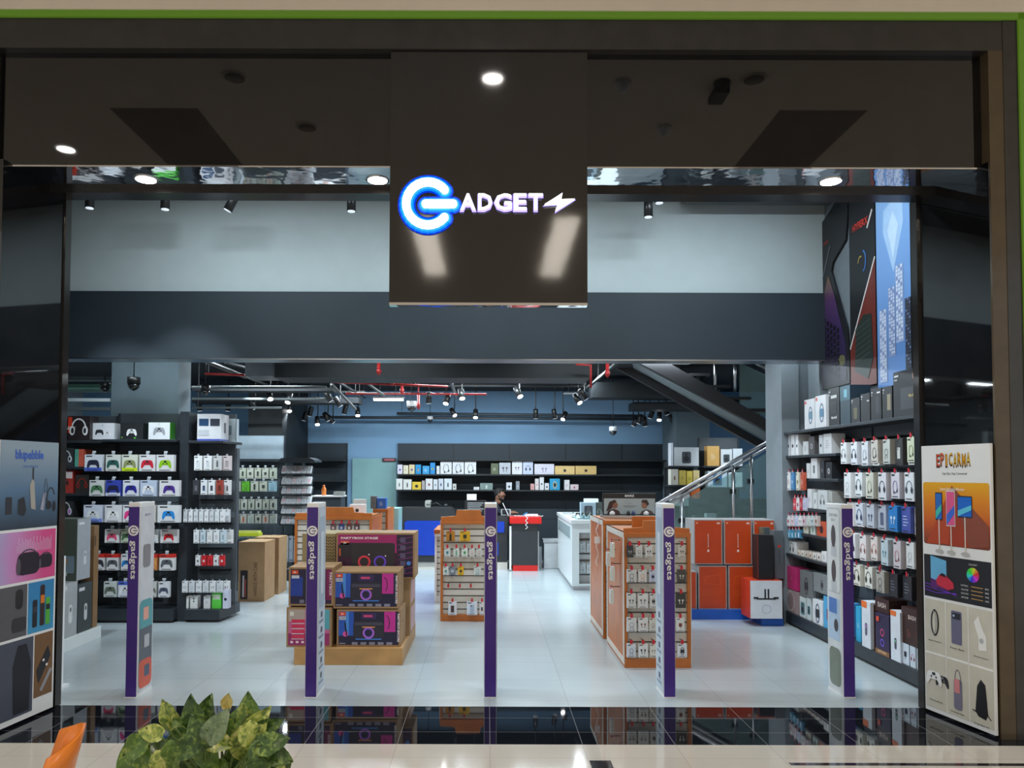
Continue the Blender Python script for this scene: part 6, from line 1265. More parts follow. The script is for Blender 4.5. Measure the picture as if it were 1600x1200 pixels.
for i, (a, c, tp, kw, lab) in enumerate(((1229,1243,846,A('E0E0E0','headphone','2A2A2C',.9),'white headset carton'),(1244,1249,860,A('D4C8BC','round','8A6A50'),'beige small carton, first'),(1250,1255,861,A('D8D0C8','round','7A6458'),'beige small carton, second'),(1256,1261,862,A('C8BCB0','round','8A6A58'),'tan small carton, third'),(1262,1267,863,A('D4C4B8','round','6A5048'),'tan small carton, fourth'),(1268,1274,864,A('DAD6D0','round','8A8078'),'pale small carton, fifth'),(1275,1281,865,A('D8D0CC','round','6A605C'),'pale small carton, sixth'),(1282,1290,862,A('DCDCDC','lines','6A6A70'),'white small carton, seventh'),(1291,1300,860,A('D8DADE','lines','6A6A70'),'white carton, eighth'))):
    on_wall(a, c, tp, zE, kw, lab+' on lowest shelf of far bay', .14, ft, ly=.05)
zG = .151
gd = 'cartons on the base of the right wall unit'
zG1 = Z(920, PY(1235), 1235)
for a, c, tp, kw, lab in ((1225,1246,922,dict(body='9A8888', arts=(('ring',.4,.5,.3,.04,'C8C0C0'),)),'grey carton with pale ring, far end of base'),(1247,1257,933,A('C8D0D0','speaker','5A8088',.9),'white carton with two teal speakers, base'),(1258,1265,935,A('C4CCCE','speaker','48707A',.9),'pale carton with teal speaker, base'),(1267,1283,938,A('DADCE0','watch','2A3A60',.9),'white smartwatch carton with orange corner, base'),(1284,1298,933,A('4AA0D0','phone','8A3A60'),'sky blue carton with dark picture, base')):
    on_wall(a, c, tp, zG, kw, lab, .2, gd)
zz1 = Z(922, PY(1235), 1235)
on_wall(1226, 1244, 886, zz1, dict(body='B8306A', arts=(('lines',.5,.5,.2,'E8B0C8'),)), 'bright pink carton on top of the grey carton at far end', .15, gd)
zz2 = Z(935, PY(1256), 1256)
on_wall(1248, 1268, 893, zz2, A('6A6E70','watch','2A2C2E',.7), 'grey carton with dark oval picture above teal speaker cartons', .15, gd)
zz3 = Z(933, PY(1290), 1290)+.01
on_wall(1269, 1296, 898, zz3, A('7A8082','watch','2A2C30',.6), 'grey smartwatch carton above white smartwatch carton', .15, gd)
for a, c, tp, kw, lab, ly in ((1304,1318,944,A('4A90C8','phone','2A3A60'),'blue carton behind rightmost pedestal, base',.02),(1334,1342,948,A('2AA0CC','lines','D0E8F4'),'bright cyan carton right of pedestal, base',.05),
 (1343,1357,940,dict(body='D8DCE4', arts=(('capsule',.5,.4,.8,'5A5C68','C86AD0'),('rect',.0,.6,.86,1,'E8702A'))),'tall white carton with lit pill speaker and orange corner, base, far one',.0),(1359.5,1363,945,A('4A2C24','lines','C8B0A0'),'slim dark brown carton between white and party carton, base',.03),(1364,1386,960,dict(body='2C2044', arts=(('ring',.5,.55,.14,.04,'D84A80'),('ring',.5,.3,.14,.04,'7A5AE0'),('rect',0,1,0,.12,'8A5A30'),('text','PARTYBOX',.5,.04,.06,'E8C8A0'),('rect',.1,.3,.8,.92,'E05028'))),'dark violet party speaker carton with two lit rings, base',.0),
 (1387.5,1403,955,dict(body='DADEE6', arts=(('capsule',.5,.35,.7,'4A4C58','70D0A0'),('rect',.0,.6,.9,1,'E8702A'))),'tall white carton with lit pill speaker and orange corner, base, near one',.0)):
    on_wall(a, c, tp, zG, kw, lab, .2, gd, ly=ly)
for i, (a, c) in enumerate(((1404.5, 1416), (1417, 1426), (1427.5, 1440))):
    on_wall(a, c, 1004+6*i, zG, A(('D0D8E4','C8D4E0','D4DAE4')[i], ('charger','headphone','round')[i], ('26283A','C05078','2A2C40')[i], .8), 'white and blue carton with %s picture, %s of three near base end' % (('black plug','pink','dark round')[i], ('first','second','last')[i]), .2, gd)
zz4 = Z(1002, PY(1410), 1410)
on_wall(1404.5, 1440, 952, Z(1006, PY(1406), 1406)+.003, dict(body='3A201C', arts=(('lines',.35,.3,.3,'8A4A3A'),('round',.75,.3,.4,'5A2A22'),('text','BASH',.5,.7,.12,'C8B8B0'))), 'dark brown speaker carton with pale BASH lettering, upper near base end', .2, gd)
on_wall(1364, 1386, 935, Z(960, PY(1375), 1375)+.003, dict(body='3A1C18', arts=(('text','BASH',.5,.35,.35,'C8B8B0'),)), 'flat dark brown carton with pale BASH lettering on the violet carton', .16, gd, ly=.03)

# banners high on the right wall
def banner(px0, px1, z0_, z1_, name_lab, draw, outline=None, bgm='1E2024'):
    y0, y1 = PY(px0, XR), PY(px1, XR); w = y0-y1; t = thing('wall_banner', name_lab, 'banner', (XR-.03, y0, z0_), -PI/2); h = z1_-z0_
    MB().prism(outline(w, h) if outline else [(0,0),(w,0),(w,h),(0,h)], 0, .012, C(bgm) if isinstance(bgm, str) else bgm).build('banner_sheet', t)
    b = MB(); draw(b, w, h); b.build('banner_print', t); return t
ztop = 4.72
def dr1(b, w, h):
    b.flat([(w*.05, h*.02), (w*.05, h*.5), (w*.3, h*.62), (w*.5, h*.5), (w*.9, h*.2), (w*.9, h*.02)], -.002, ramp_mat('violet_blend', [(0,'1C1A26'), (.5,'3A2A58'), (.8,'5A3A6A'), (1,'7A5A40')], 'Z', 0, h*.6))
    for i in range(8):
        for j in range(5): b.rect(w*(.1+.12*j), w*(.1+.12*j)+w*.09, h*(.12+.035*i-.02*j), h*(.145+.035*i-.02*j), -.004, '17151E')
    b.line([(w*.08, h*.62), (w*.38, h*.78)], .02, -.003, '6A7078'); b.text('ROG', w*.15, h*.8, h*.02, -.003, 'A83A30', 'l', .03); b.disc(w*.75, h*.13, w*.12, h*.03, -.004, '6A6A48')
banner(1290, 1334, Z(604, 8.3, 1300), ztop, 'dark violet keyboard banner with curled loose edge, farthest on right wall', dr1, lambda w, h: [(0,0),(w,0),(w,h*.12),(w*.93,h*.3),(w*.4,h*.64),(w*.45,h*.68),(w*.92,h*.76),(w,h*.9),(w,h),(w*.6,h),(0,h*.93)])
def dr2(b, w, h):
    b.flat([(0, 0), (w, 0), (w, h*.57), (0, h*.19)], -.002, '6A2A22'); b.line([(0, h*.19), (w, h*.57)], .022, -.004, 'D8D4D0')
    b.flat([(w*.18, h*.08), (w*.25, h*.28), (w*.55, h*.33), (w*.85, h*.32), (w*.9, h*.12), (w*.7, h*.03)], -.005, '26302C')
    for i in range(7): b.line([(w*.22, h*(.12+.025*i)), (w*.8, h*(.15+.025*i))], .012, -.006, '3E4A44')
    b.text('HYPERX', w*.15, h*.74, h*.035, -.003, 'C83A30', 'l', .03, w=w*.6); b.line([(w*.72, h*.72), (w*.92, h*.79)], .03, -.004, 'C8C0BC')
    b.ring(w*.55, h*.58, w*.12, h*.05, .02, -.003, '3A70B8', -90, 90); b.ring(w*.45, h*.58, w*.1, h*.03, .015, -.003, 'A89040', 60, 180)
banner(1336, 1377, Z(604, 7.7, 1350), ztop+.1, 'black and red banner with white diagonal stripe, middle of three on right wall', dr2)
def dr3(b, w, h):
    b.rect(0, w, 0, h, -.001, ramp_mat('pale_blue_blend', [(0,'5A88C8'), (.6,'7AA4DC'), (1,'9AC0E8')], 'Z', 0, h))
    m_ = w*.52       # plain pointed ornament instead of the known emblem
    b.flat([(m_, h*.47), (m_+w*.3, h*.66), (m_+w*.28, h*.75), (m_, h*.78), (m_-w*.28, h*.75), (m_-w*.3, h*.66)], -.002, 'A8C8EC'); b.flat([(m_, h*.53), (m_+w*.16, h*.66), (m_, h*.73), (m_-w*.16, h*.66)], -.003, 'C4DCF4')
    for (u, v, ww, hh, c1, c2) in ((.08, .02, .22, .31, 'A8B8DC', 'D4DCEC'), (.36, .12, .2, .29, '8A9CC8', 'D0DAEC'), (.58, .17, .22, .32, 'A0B4DC', 'DCE4F0'), (.84, .03, .16, .31, '2A2E3C', '4A4E5C')):
        b.rect(w*u, w*(u+ww), h*v, h*(v+hh), -.004, c1)
        for i in range(20):
            for j in range(3): b.rect(w*(u+.02+ww*.3*j), w*(u+.02+ww*.3*j)+w*ww*.2, h*(v+.012)+h*hh*i/20.5, h*(v+.012)+h*hh*i/20.5+h*hh*.032, -.005, c2 if (i+j) % 4 else '7A8CB8')
banner(1379, 1433, Z(603, 7.2, 1390), ztop+.1, 'pale blue banner with tall white keyboards, nearest on right wall', dr3)

# ================================================================== REAR RIGHT DISPLAYS
YE = 13.1; e0, e1 = X(1046, YE, 750), X(1094, YE, 750)
E1 = gondola('shelf_gondola', 'bright lit shelf unit of cartons behind the stair handrail, left one', (e0, YE, 0), 0, e1-e0, Z(722, YE)+.02, .4, [(Z(727, YE), .36, 0, e1-e0), (Z(757, YE), .36, 0, e1-e0), (Z(790, YE), .36, 0, e1-e0)])
e2, e3 = X(1100, YE, 750), X(1166, YE, 750)
E2 = gondola('shelf_gondola', 'bright lit shelf unit of cartons behind the stair handrail, right one', (e2, YE, 0), 0, e3-e2, Z(683, YE+.4), .4, [(Z(727, YE), .36, 0, e3-e2), (Z(760, YE), .36, 0, e3-e2), (Z(792, YE), .36, 0, e3-e2)], panel=M_shelfl)
ge = 'cartons behind the stair handrail'
place_boxes([(1048,1052,692,A('D8DCE4','lines','3A5AB0'),'slim blue and white carton, top left of lit rear right unit'),(1053,1092,699,A('C8CCD0','speaker','4A4E54',.7),'large pale carton with two speakers, top of left lit unit')], YE+.15, Z(727, YE), .2, 0, 'box', ge)
place_boxes([(1048,1060,733,A('D8D4C8','bottle','8A4A30'),'cream carton with brown bottle picture, left lit unit'),(1061,1072,735,A('D8C060','lines','8A7830'),'yellow carton, left of two, left lit unit'),(1073,1082,736,A('E0C858','lines','6A5A20'),'yellow carton, right of two, left lit unit'),(1083,1093,735,A('E0C890','lines','8A7850'),'pale yellow carton, left lit unit')], YE+.15, Z(757, YE), .2, 0, 'box', ge)
place_boxes([(1080,1094,762,A('D86A30','lines','F0D0B8'),'orange carton low on left lit unit'),(1050,1078,772,A('D8DCDC','lines','8A9094'),'white low carton on left lit unit')], YE+.15, Z(790, YE), .2, 0, 'box', ge)
place_boxes([(1105,1124,697,A('D8A860','lines','F0E0C0'),'amber carton, top of right lit unit'),(1126,1144,702,A('DCE0E4','speaker','4A5458',.8),'white radio carton, top of right lit unit'),(1145,1160,701,A('DCE2E8','lines','8A98A8'),'white carton, right end on top of right lit unit')], YE+.15, Z(727, YE), .2, 0, 'box', ge)
place_boxes([(1106,1136,736,A('CCDCE8','speaker','3A70A0',.8),'pale blue carton with blue picture, right lit unit'),(1138,1160,738,A('D8DCE0','lines','8A9094'),'white carton, second shelf of right lit unit')], YE+.15, Z(760, YE), .2, 0, 'box', ge)

# ================================================================== STAIRCASE
def at(px, py, y): x, z = W(px, py, y); return Vector((x, y, z))
t = thing('staircase', 'dark steel staircase with steel handrails and glass rising at the right of the shop', 'staircase', (0, 0, 0))
YU0, YU1 = 11.0, 12.1
def stringer(pa, pb, y, hgt, th, m, nm='stringer'):
    "pa, pb: upper edge in photo pixels"
    a = at(pa[0], pa[1], y); c = at(pb[0], pb[1], y)
    b = MB(); b.prism([(a.x, a.z), (c.x, c.z), (c.x, c.z-hgt), (a.x, a.z-hgt)], y, y+th, m); b.build(nm, t); return a, c
M_str = mat('dark_brown_steel', (.022, .021, .024), .5)
def pxpoly(pts, y, th, m, nm):
    q = [at(px, py, y) for px, py in pts]; b = MB(); b.prism([(p.x, p.z) for p in q], y, y+th, m); b.build(nm, t)
pxpoly([(1021, 553), (1300, 714), (1300, 727), (973, 553)], YU0, .12, M_str, 'stringer')
a, c = at(1046, 566, YU0), at(1300, 714, YU0)
n0, n1, f0, f1 = at(975, 554, YU0+.1), at(1300, 727, YU0+.1), at(986, 573, YU1), at(1300, 748, YU1)
# pale soffit face under the flight and the far stringer
b = MB()
d = (c-a); u0 = a+Vector((-.35, 0, .2)); 
v = [tuple(n0), tuple(n1), tuple(f1), tuple(f0)]
v2 = [(q[0], q[1], q[2]+.05) for q in v]
b.add(v+v2, [(0,1,2,3),(7,6,5,4),(0,4,5,1),(1,5,6,2),(2,6,7,3),(3,7,4,0)], mat('grey_stair_soffit', (.2,.235,.245), .6)); b.build('soffit', t)
pxpoly([(984, 574), (1300, 748), (1300, 762), (962, 574)], YU1-.02, .1, M_str, 'stringer')
n = 8
for i in range(n):
    f_ = (i+.5)/n; p = a+(c-a)*f_
    MB().box(p.x-.16, p.x+.16, YU0+.02, YU1, p.z+.06, p.z+.1, M_black).box(p.x-.03, p.x+.03, YU0+.1, YU0+.16, p.z-.1, p.z+.06, M_black).build('tread', t)
for px, y0_, y1_ in ((1119, 567, 616), (1150, 567, 611), (1210, 582, 655)):
    p = at(px, y1_, YU0); q = at(px, y0_-14, YU0); MB().tube([(p.x, YU0+.05, p.z), (p.x, YU0+.05, q.z)], .022, M_steel, 10).build('baluster_post', t)
p = at(1158, 566, YU0); q = at(1212, 590, YU0)
gl = mat('teal_balustrade_glass', (.55, .82, .82), .03, trans=.75, var=0, ior=1.3)
b = MB(); b.prism([(at(1157,640,YU0).x, at(1157,640,YU0).z), (at(1208,652,YU0).x, at(1208,652,YU0).z), (at(1208,590,YU0).x, at(1208,590,YU0).z), (at(1157,566,YU0).x, at(1157,566,YU0).z)], YU0+.04, YU0+.055, gl); b.build('glass_panel', t)
b = MB(); b.tube([at(1150, 552, YU0), at(1225, 590, YU0)], .022, M_steel, 8); b.build('handrail', t)
# lower flight towards the floor at left
YL = 10.15
ha, hb = at(1020, 792, YL), at(1226, 676, YL)
for dz, r_ in ((0, .028), (-.07, .02)):
    b = MB(); b.tube([ha+Vector((0,0,dz)), hb+Vector((0,0,dz))], r_, M_steel, 10); b.build('handrail', t)
for px in (1065, 1145, 1173, 1028):
    f_ = (px-1020)/206; p = ha+(hb-ha)*f_; MB().tube([(p.x, YL, max(.0, p.z-1.45)), (p.x, YL, p.z-.05)], .024, M_steel, 10).box(p.x-.05, p.x+.03, YL-.02, YL+.03, p.z-.42, p.z-.36, M_black).build('baluster_post', t)
sl = (hb.z-ha.z)/(hb.x-ha.x)
zfun = lambda x: ha.z+(x-ha.x)*sl
for k0, k1 in ((1031, 1062), (1068, 1142), (1148, 1170), (1176, 1222)):
    xa_, xb_ = at(k0, 700, YL).x, at(k1, 700, YL).x
    b = MB(); b.prism([(xa_, max(.05, zfun(xa_)-1.25)), (xb_, max(.05, zfun(xb_)-1.25)), (xb_, zfun(xb_)-.14), (xa_, zfun(xa_)-.14)], YL-.006, YL+.006, gl); b.build('glass_panel', t)
for i in range(9):
    x_ = ha.x-.1+i*.28; z_ = max(.02, zfun(x_)-1.0)
    MB().box(x_, x_+.3, YL+.05, YL+1.05, z_-.04, z_, M_black).build('tread', t)
b = MB(); b.prism([(ha.x-.1, max(0,zfun(ha.x)-1.3)), (hb.x, zfun(hb.x)-1.3), (hb.x, zfun(hb.x)-1.05), (ha.x-.1, zfun(ha.x)-1.05)], YL+.02, YL+.06, M_str); b.build('stringer', t)
b = MB(); zl = zfun(hb.x)-1.05; b.box(hb.x, hb.x+1.4, YL, YU1, zl-.15, zl, M_str); b.build('landing', t)
# low dark shelf seen through the glass
b = MB(); g0, g1 = at(1086, 780, 12.2), at(1215, 812, 12.2)
b.box(g0.x, g1.x, 12.2, 12.6, 0, g1.z-.02, M_shelf); b.box(g0.x, g1.x, 12.58, 12.6, g1.z-.02, g0.z, M_shelfl)
for i in range(5): b.box(g0.x+.2*i, g0.x+.15+.2*i, 12.25, 12.4, g1.z-.02, g1.z+.06+.03*(i % 3), ('5A6468','C8CCCC','3A4044','8A9494','4A5258')[i])
o = b.build('low_shelf'); tag(o, 'low dark shelf with assorted grey pieces seen through the stair glass', 'shelf')

# ================================================================== CEILING SERVICES
def duct(label, pa, pb, y, hgt, dep, m, name='ceiling_duct', cat='duct'):
    a = at(pa[0], pa[1], y); c = at(pb[0], pb[1], y); o = MB().box(0, c.x-a.x, 0, dep, -hgt, 0, m).build(name, loc=(a.x, y, min(a.z, ZC-.002) if 1 else a.z)); tag(o, label, cat); return o
duct('wide dark air duct under the shop ceiling, nearest the mezzanine', (428, 566), (922, 566), 9.6, .19, .6, M_duct)
duct('dark air duct crossing at upper left of rear ceiling', (300, 605), (520, 605), 11.2, .05, .3, M_ceil)
duct('short grey duct block hanging left of the wide duct', (383, 566), (426, 566), 9.5, .17, .5, M_ductl if 0 else M_shelfl)
duct('long dark duct far back near the blue wall, left', (300, 620), (560, 620), 13.2, .1, .4, M_ceil)
duct('dark beam duct above the right side of counter', (925, 597), (1090, 597), 13.0, .26, .5, M_duct)
duct('low dark box duct above the wall shelving at right', (990, 628), (1095, 628), 13.4, .13, .5, M_duct)
for i, (py, c_, y) in enumerate(((588, M_ductl, 9.9), (600, mat('green_pipe', (.12,.25,.18), .5), 10.4), (606, M_ductl, 10.6), (622, M_ductl, 11.6), (636, M_ductl, 12.8))):
    a = at(60, py, y); c = at(176 if i < 3 else 172, py, y); b = MB(); b.box(0, c.x-a.x, 0, .12, -.05, 0, c_); b.tube([(.2, .06, 0), (.2, .06, ZC-a.z-.003)], .006, M_black, 5); o = b.build('cable_tray', loc=a); tag(o, '%s cable tray above the left shelves, %s from top' % (('pale','green','grey','thin grey','lowest grey')[i], ORD[i]), 'cable tray', 'cable trays at upper left')
for i, (pa, pb, y, m, lab) in enumerate((((300,605),(510,605), 10.9, M_ductl, 'pale grey tray crossing ceiling left of the spotlights'), ((300,623),(520,624), 12, M_ductl, 'lower pale tray crossing ceiling left of the spotlights'), ((300,637),(440,637), 12.8, M_ductl, 'lowest thin tray near the rear left column'), ((500,652),(1000,655), 15.3, M_shelfl, 'long thin conduit along the blue rear wall'), ((620,646),(1000,650), 15.35, M_shelfl, 'second thin conduit along the blue rear wall'))):
    a, c = at(*pa, y), at(*pb, y); b = MB(); b.tube([(0,0,0), (c-a)], .022 if y < 15 else .03, m, 8); b.tube([(.1, 0, 0), (.1, 0, ZC-a.z-.003)], .005, M_black, 5); o = b.build('conduit', loc=a); tag(o, lab, 'conduit')
for i, (pts, y, lab) in enumerate((([(520,597),(700,604)], 10.8, 'thin red pipe crossing the ceiling centre'), ([(540,615),(760,616)], 12.2, 'lower red pipe crossing the ceiling behind'), ([(900,569),(923,571),(923,606)], 9.4, 'red pipe bending down at right of the wide duct'), ([(320,584),(382,586)], 9.8, 'short red pipe above the corner unit'))):
    P_ = [at(px, py, y) for px, py in pts]; b = MB(); b.tube([q-P_[0] for q in P_], .016, M_red, 8); b.tube([(.05, 0, 0), (.05, 0, ZC-P_[0].z-.003)], .005, M_black, 5); o = b.build('red_pipe', loc=P_[0]); tag(o, lab, 'pipe', 'red sprinkler pipes')
for i, (px, p0_, p1_, y, lab) in enumerate(((592,566,586,9.3,'first from left'),(613,592,603,10.8,'second from left, short'),(628,594,616,11.4,'third from left'),(654,616,640,12.6,'lowest one'),(949,566,590,9.3,'far right by the staircase'))):
    a, c = at(px, p0_, y), at(px, p1_, y); L_ = a.z-c.z; b = MB(); b.tube([(0,0,0), (0,0,-L_*.6), (0,0,-L_*.62), (0,0,-L_*.8), (0,0,-L_)], [.022,.022,.034,.03,.012], M_red, 8); b.tube([(0,0,ZC-a.z if ZC > a.z else .02), (0,0,0)], .01, M_red, 6); o = b.build('sprinkler_head', loc=a); tag(o, 'red sprinkler drop under the rear ceiling, '+lab, 'sprinkler', 'red sprinkler drops')
# slanting conduits at upper left
for i, (pa, pb, y) in enumerate((((322,566),(384,590),9.4), ((352,566),(386,575),9.4), ((518,600),(556,640),11), ((570,596),(600,618),11.5))):
    a, c = at(*pa, y), at(*pb, y+.6); b = MB(); b.tube([(0,0,0), (c-a)], .02, M_ductl, 6); b.tube([(0,0,0), (0,0,max(.01, ZC-a.z-.003))], .006, M_black, 5); o = b.build('conduit', loc=a); tag(o, 'slanting grey conduit under the ceiling, %s from left' % ORD[i], 'conduit', 'slanting ceiling conduits')
# fluorescent tube
a, c = at(584, 623, 12.3), at(630, 622, 12.3); t = thing('tube_light', 'lit fluorescent tube light hanging before the blue wall', 'ceiling light', a); MB().box(0, c.x-a.x, -.03, .03, -.03, .0, M_tube).build('tube', t); MB().box(-.02, c.x-a.x+.02, -.03, .03, 0, .03, M_steel).tube([(.1,0,.03), (.1,0,ZC-a.z-.01)], .006, M_black, 5).tube([(.35,0,.03), (.35,0,ZC-a.z-.01)], .006, M_black, 5).build('housing', t)
# dome cameras
for i, (px, py, y, r_, lab) in enumerate(((209, 601, 9.2, .075, 'glossy black dome camera hanging in front of left column'), (164, 607, 9.65, .06, 'dome camera hanging left of the left column'), (321, 611, 9.9, .06, 'dome camera hanging right of the left column'), (643, 636, 12.5, .08, 'white ringed dome camera under the rear ceiling'), (958, 674, 13.5, .07, 'small white dome camera before the rear wall at right'), (672, 656, 15.2, .06, 'round white camera on the blue rear wall'))):
    p = at(px, py, y); t = thing('dome_camera', lab, 'camera', p); zc_ = (ZC)-p.z
    wm = M_whitep if i > 2 else M_black
    b = MB(); b.tube([(0,0,r_*1.2), (0,0,r_*.1)], r_, wm, 16); b.build('housing', t)
    b = MB(); b.tube([(0,0,r_*.1), (0,0,-r_*.4), (0,0,-r_*.8), (0,0,-r_)], [r_*.92, r_*.85, r_*.5, r_*.05], mat('dome_glass', (.02,.02,.025), .04, spec=.8), 16); b.build('dome', t)
    b = MB(); b.tube([(0,0,r_*1.2), (0,0,max(zc_-.005, r_*1.3))], .006, M_black, 8); b.build('drop_pole', t)
# track spotlights
SP_ = [(422,622,1,20),(450,627,1,-10),(452,641,1,15),(448,651,1,-15),(496,662,1,10),(559,648,1,8),(398,637,0,25),(418,648,0,35),(475,655,0,-20),(484,648,0,-15),(512,656,0,25),(520,659,0,40),(538,645,0,-15),(516,625,0,30),(531,633,0,30),
 (697,629,1,-15),(722,621,1,10),(710,648,1,30),(743,651,1,0),(670,628,0,0),(812,618,1,25),(837,652,0,0),(867,652,0,10),(880,654,1,-25),(905,628,1,30),(914,622,0,35),(990,664,0,-30),(998,660,0,-20),(1008,664,0,10),(1016,652,0,-20),(1030,655,1,-10),(1042,646,0,20),(1052,660,0,30),(1084,666,1,-5),(312,640,0,5),(356,640,0,-8)]
TR = {}
_can = {}
for i, (px, py, lit, tilt) in enumerate(SP_):
    y = min(14.6, 1.13*F/(739-py)); y = max(y, 9.6)+.13*(i % 3)-.1; p = at(px, py, y)
    side = ('lit', 'unlit')[1-lit]
    reg = 'left of the tube light' if px < 570 else 'above the service counter' if px < 930 else 'near the staircase'
    lab = '%s black track spotlight %s, %s from left in view' % (side, reg, ORD[sum(1 for q in SP_ if q[0] < px and (q[0] < 570) == (px < 570) and (q[0] < 930) == (px < 930))])
    t = thing('track_spotlight', lab, 'spotlight', p, group='black track spotlights under the rear ceiling')
    for key in ('can', 'lens_on', 'lens_off'):
        if key not in _can:
            b = MB()
            if key == 'can': b.tube([(0,0,.16), (0,0,.15), (0,0,-.02)], [.03,.045,.048], M_can, 14)
            else: b.tube([(0,0,-.026), (0,0,-.018)], .04, M_lens if key == 'lens_on' else M_lensoff, 14)
            _can[key] = b.build('lamp_can' if key == 'can' else 'lamp_lens', mesh_only=True)
    for nm, key in (('lamp_can', 'can'), ('lamp_lens', 'lens_on' if lit else 'lens_off')):
        o = bpy.data.objects.new(nm, _can[key]); COL.objects.link(o); o.parent = t if nm == 'lamp_can' else lc
        if nm == 'lamp_can': lc = o; o.rotation_euler = (math.radians(-28 if lit else 10), math.radians(-tilt), 0)
    zt_ = ZC-.003
    b = MB(); b.tube([(0,0,.1), (0,.03,.2), (0,.03,max(.22, zt_-p.z))], .011, M_can, 6); b.box(-.02, .02, -.03, .09, max(.2, zt_-p.z-.02), max(.22, zt_-p.z), M_can); b.build('arm', t)
    if lit and i % 2 == 0: spot((p.x, p.y-.05, p.z-.06), (p.x*.8, p.y-2.0, 0.3), 45, COOL, 75)
for i, (px, y0_, y1_, lab) in enumerate(((452, 9.7, 14.6, 'left of the tube light'), (560, 11.5, 14.4, 'beside the tube light'), (712, 9.7, 14.4, 'above the counter left'), (905, 9.7, 14.4, 'above the white showcase table'), (1030, 12.0, 14.6, 'near the staircase'))):
    yy = 1.13*F/(739-640); x_ = at(px, 640, yy).x
    b = MB(); b.box(-.02, .02, y0_, y1_, 0, .03, M_can)
    for k in range(4): yk_ = y0_+.2+k*(y1_-y0_-.4)/3; b.tube([(0, yk_, .03), (0, yk_, ZC-3.14)], .008, M_can, 5)
    o = b.build('light_track', loc=(x_, 0, 3.14)); tag(o, 'black light track running to the rear, '+lab, 'light track', 'light tracks running to the rear')
for i, (y_, px0, px1, lab) in enumerate(((11.3, 400, 560, 'crossing left'), (12.6, 640, 920, 'crossing over counter'), (13.8, 880, 1090, 'crossing near staircase'), (13.6, 440, 570, 'crossing rear left'))):
    a, c = at(px0, 640, y_), at(px1, 640, y_); o = MB().box(0, c.x-a.x, -.02, .02, 0, .03, M_can).tube([(.1, 0, .03), (.1, 0, ZC-3.175)], .008, M_can, 5).tube([(c.x-a.x-.1, 0, .03), (c.x-a.x-.1, 0, ZC-3.175)], .008, M_can, 5).build('light_track', loc=(a.x, y_, 3.172)); tag(o, 'black light track under the ceiling, '+lab, 'light track')
# spots in front of the mezzanine wall
zt_ = 4.99
for i, (px, py, tilt) in enumerate(((140, 322, 0), (258, 324, 0), (357, 326, -28), (549, 327, 0), (1013, 336, 0), (1030, 314, 0))):
    y = 8.0; p = at(px, py, y); t = thing('track_spotlight', 'black track spotlight before the grey upper wall, '+('leftmost', 'second from left', 'third from left and tilted', 'just left of the sign board', 'lower one right of the sign board', 'upper one right of sign board')[i], 'spotlight', p, group='track spotlights before the upper wall')
    for nm, key in (('lamp_can', 'can'), ('lamp_lens', 'lens_off')):
        o = bpy.data.objects.new(nm, _can[key]); COL.objects.link(o); o.parent = t if nm == 'lamp_can' else lc
        if nm == 'lamp_can': lc = o; o.rotation_euler = (0, math.radians(-tilt), 0)
    MB().tube([(0,0,.12), (0,.03,.2), (0,.03,4.955-p.z)], .012, M_can, 6).box(-.15, .05, .0, .06, max(.2, 4.955-p.z-.03), 4.955-p.z, M_can).build('arm', t)
o = MB().box(-4.4, 3.2, 8.02, 8.06, 0, .03, M_can).build('light_track', loc=(0, 0, 4.968)); tag(o, 'long black light track before the grey upper wall', 'light track')
o = MB().box(-.9, .9, 0, .5, 0, .22, mat('grey_duct_paint', (.09,.105,.11), .6)).build('ceiling_duct', loc=(X(1215, 8.0, 320), 8.05, 4.76), bevel=.05); tag(o, 'grey duct under upper ceiling beside the right wall banners', 'duct')

# ================================================================== FOREGROUND: plant and chair
YPL = 2.25
pcx, _ = W(322, 1180, YPL)
t = thing('potted_plant', 'leafy green and yellow variegated pothos plant in foreground at bottom left', 'plant', (pcx, YPL, 0))
zp_ = .60
MB().tube([(0,0,0), (0,0,.02), (0,0,zp_-.06), (0,0,zp_)], [.17,.19,.25,.26], mat('dark_planter', (.03,.03,.032), .35), 24).build('planter', t)
MB().tube([(0,0,zp_-.05), (0,0,zp_+.003)], .24, mat('potting_soil', (.03,.02,.012), .9, bump=.8), 20).build('soil', t)
def leaf_material(name, c1, c2, c3):
    m = bpy.data.materials.new(name); m.use_nodes = True; nt = m.node_tree; b = nt.nodes['Principled BSDF']; b.inputs['Roughness'].default_value = .32
    tc = nt.nodes.new('ShaderNodeTexCoord'); n = nt.nodes.new('ShaderNodeTexNoise'); n.inputs['Scale'].default_value = 45; n.inputs['Detail'].default_value = 5; n.inputs['Distortion'].default_value = 1.2
    nt.links.new(tc.outputs['Object'], n.inputs['Vector']); r = nt.nodes.new('ShaderNodeValToRGB'); cr = r.color_ramp; cr.elements.new(.5)
    for e, (p, c) in zip(cr.elements, ((.35, c1), (.55, c2), (.72, c3))): e.position = p; e.color = srgb(c)+(1,)
    nt.links.new(n.outputs['Fac'], r.inputs['Fac']); nt.links.new(r.outputs['Color'], b.inputs['Base Color'])
    b.inputs['Subsurface Weight'].default_value = 0.0; return m
LM = [leaf_material('dark_leaf', '2F4A24', '47652F', '8FA850'), leaf_material('green_leaf', '48682C', '5E7E34', 'A8B45A'), leaf_material('variegated_leaf', '587432', 'A8B458', 'E0DC9C'), leaf_material('dusty_leaf', '4E6444', '6A8060', '8C9C70')]
M_dry = leaf_material('dry_leaf', 'C0AE60', 'D0C078', 'DCCF90'); M_stem = mat('plant_stem', (.13, .2, .06), .5)
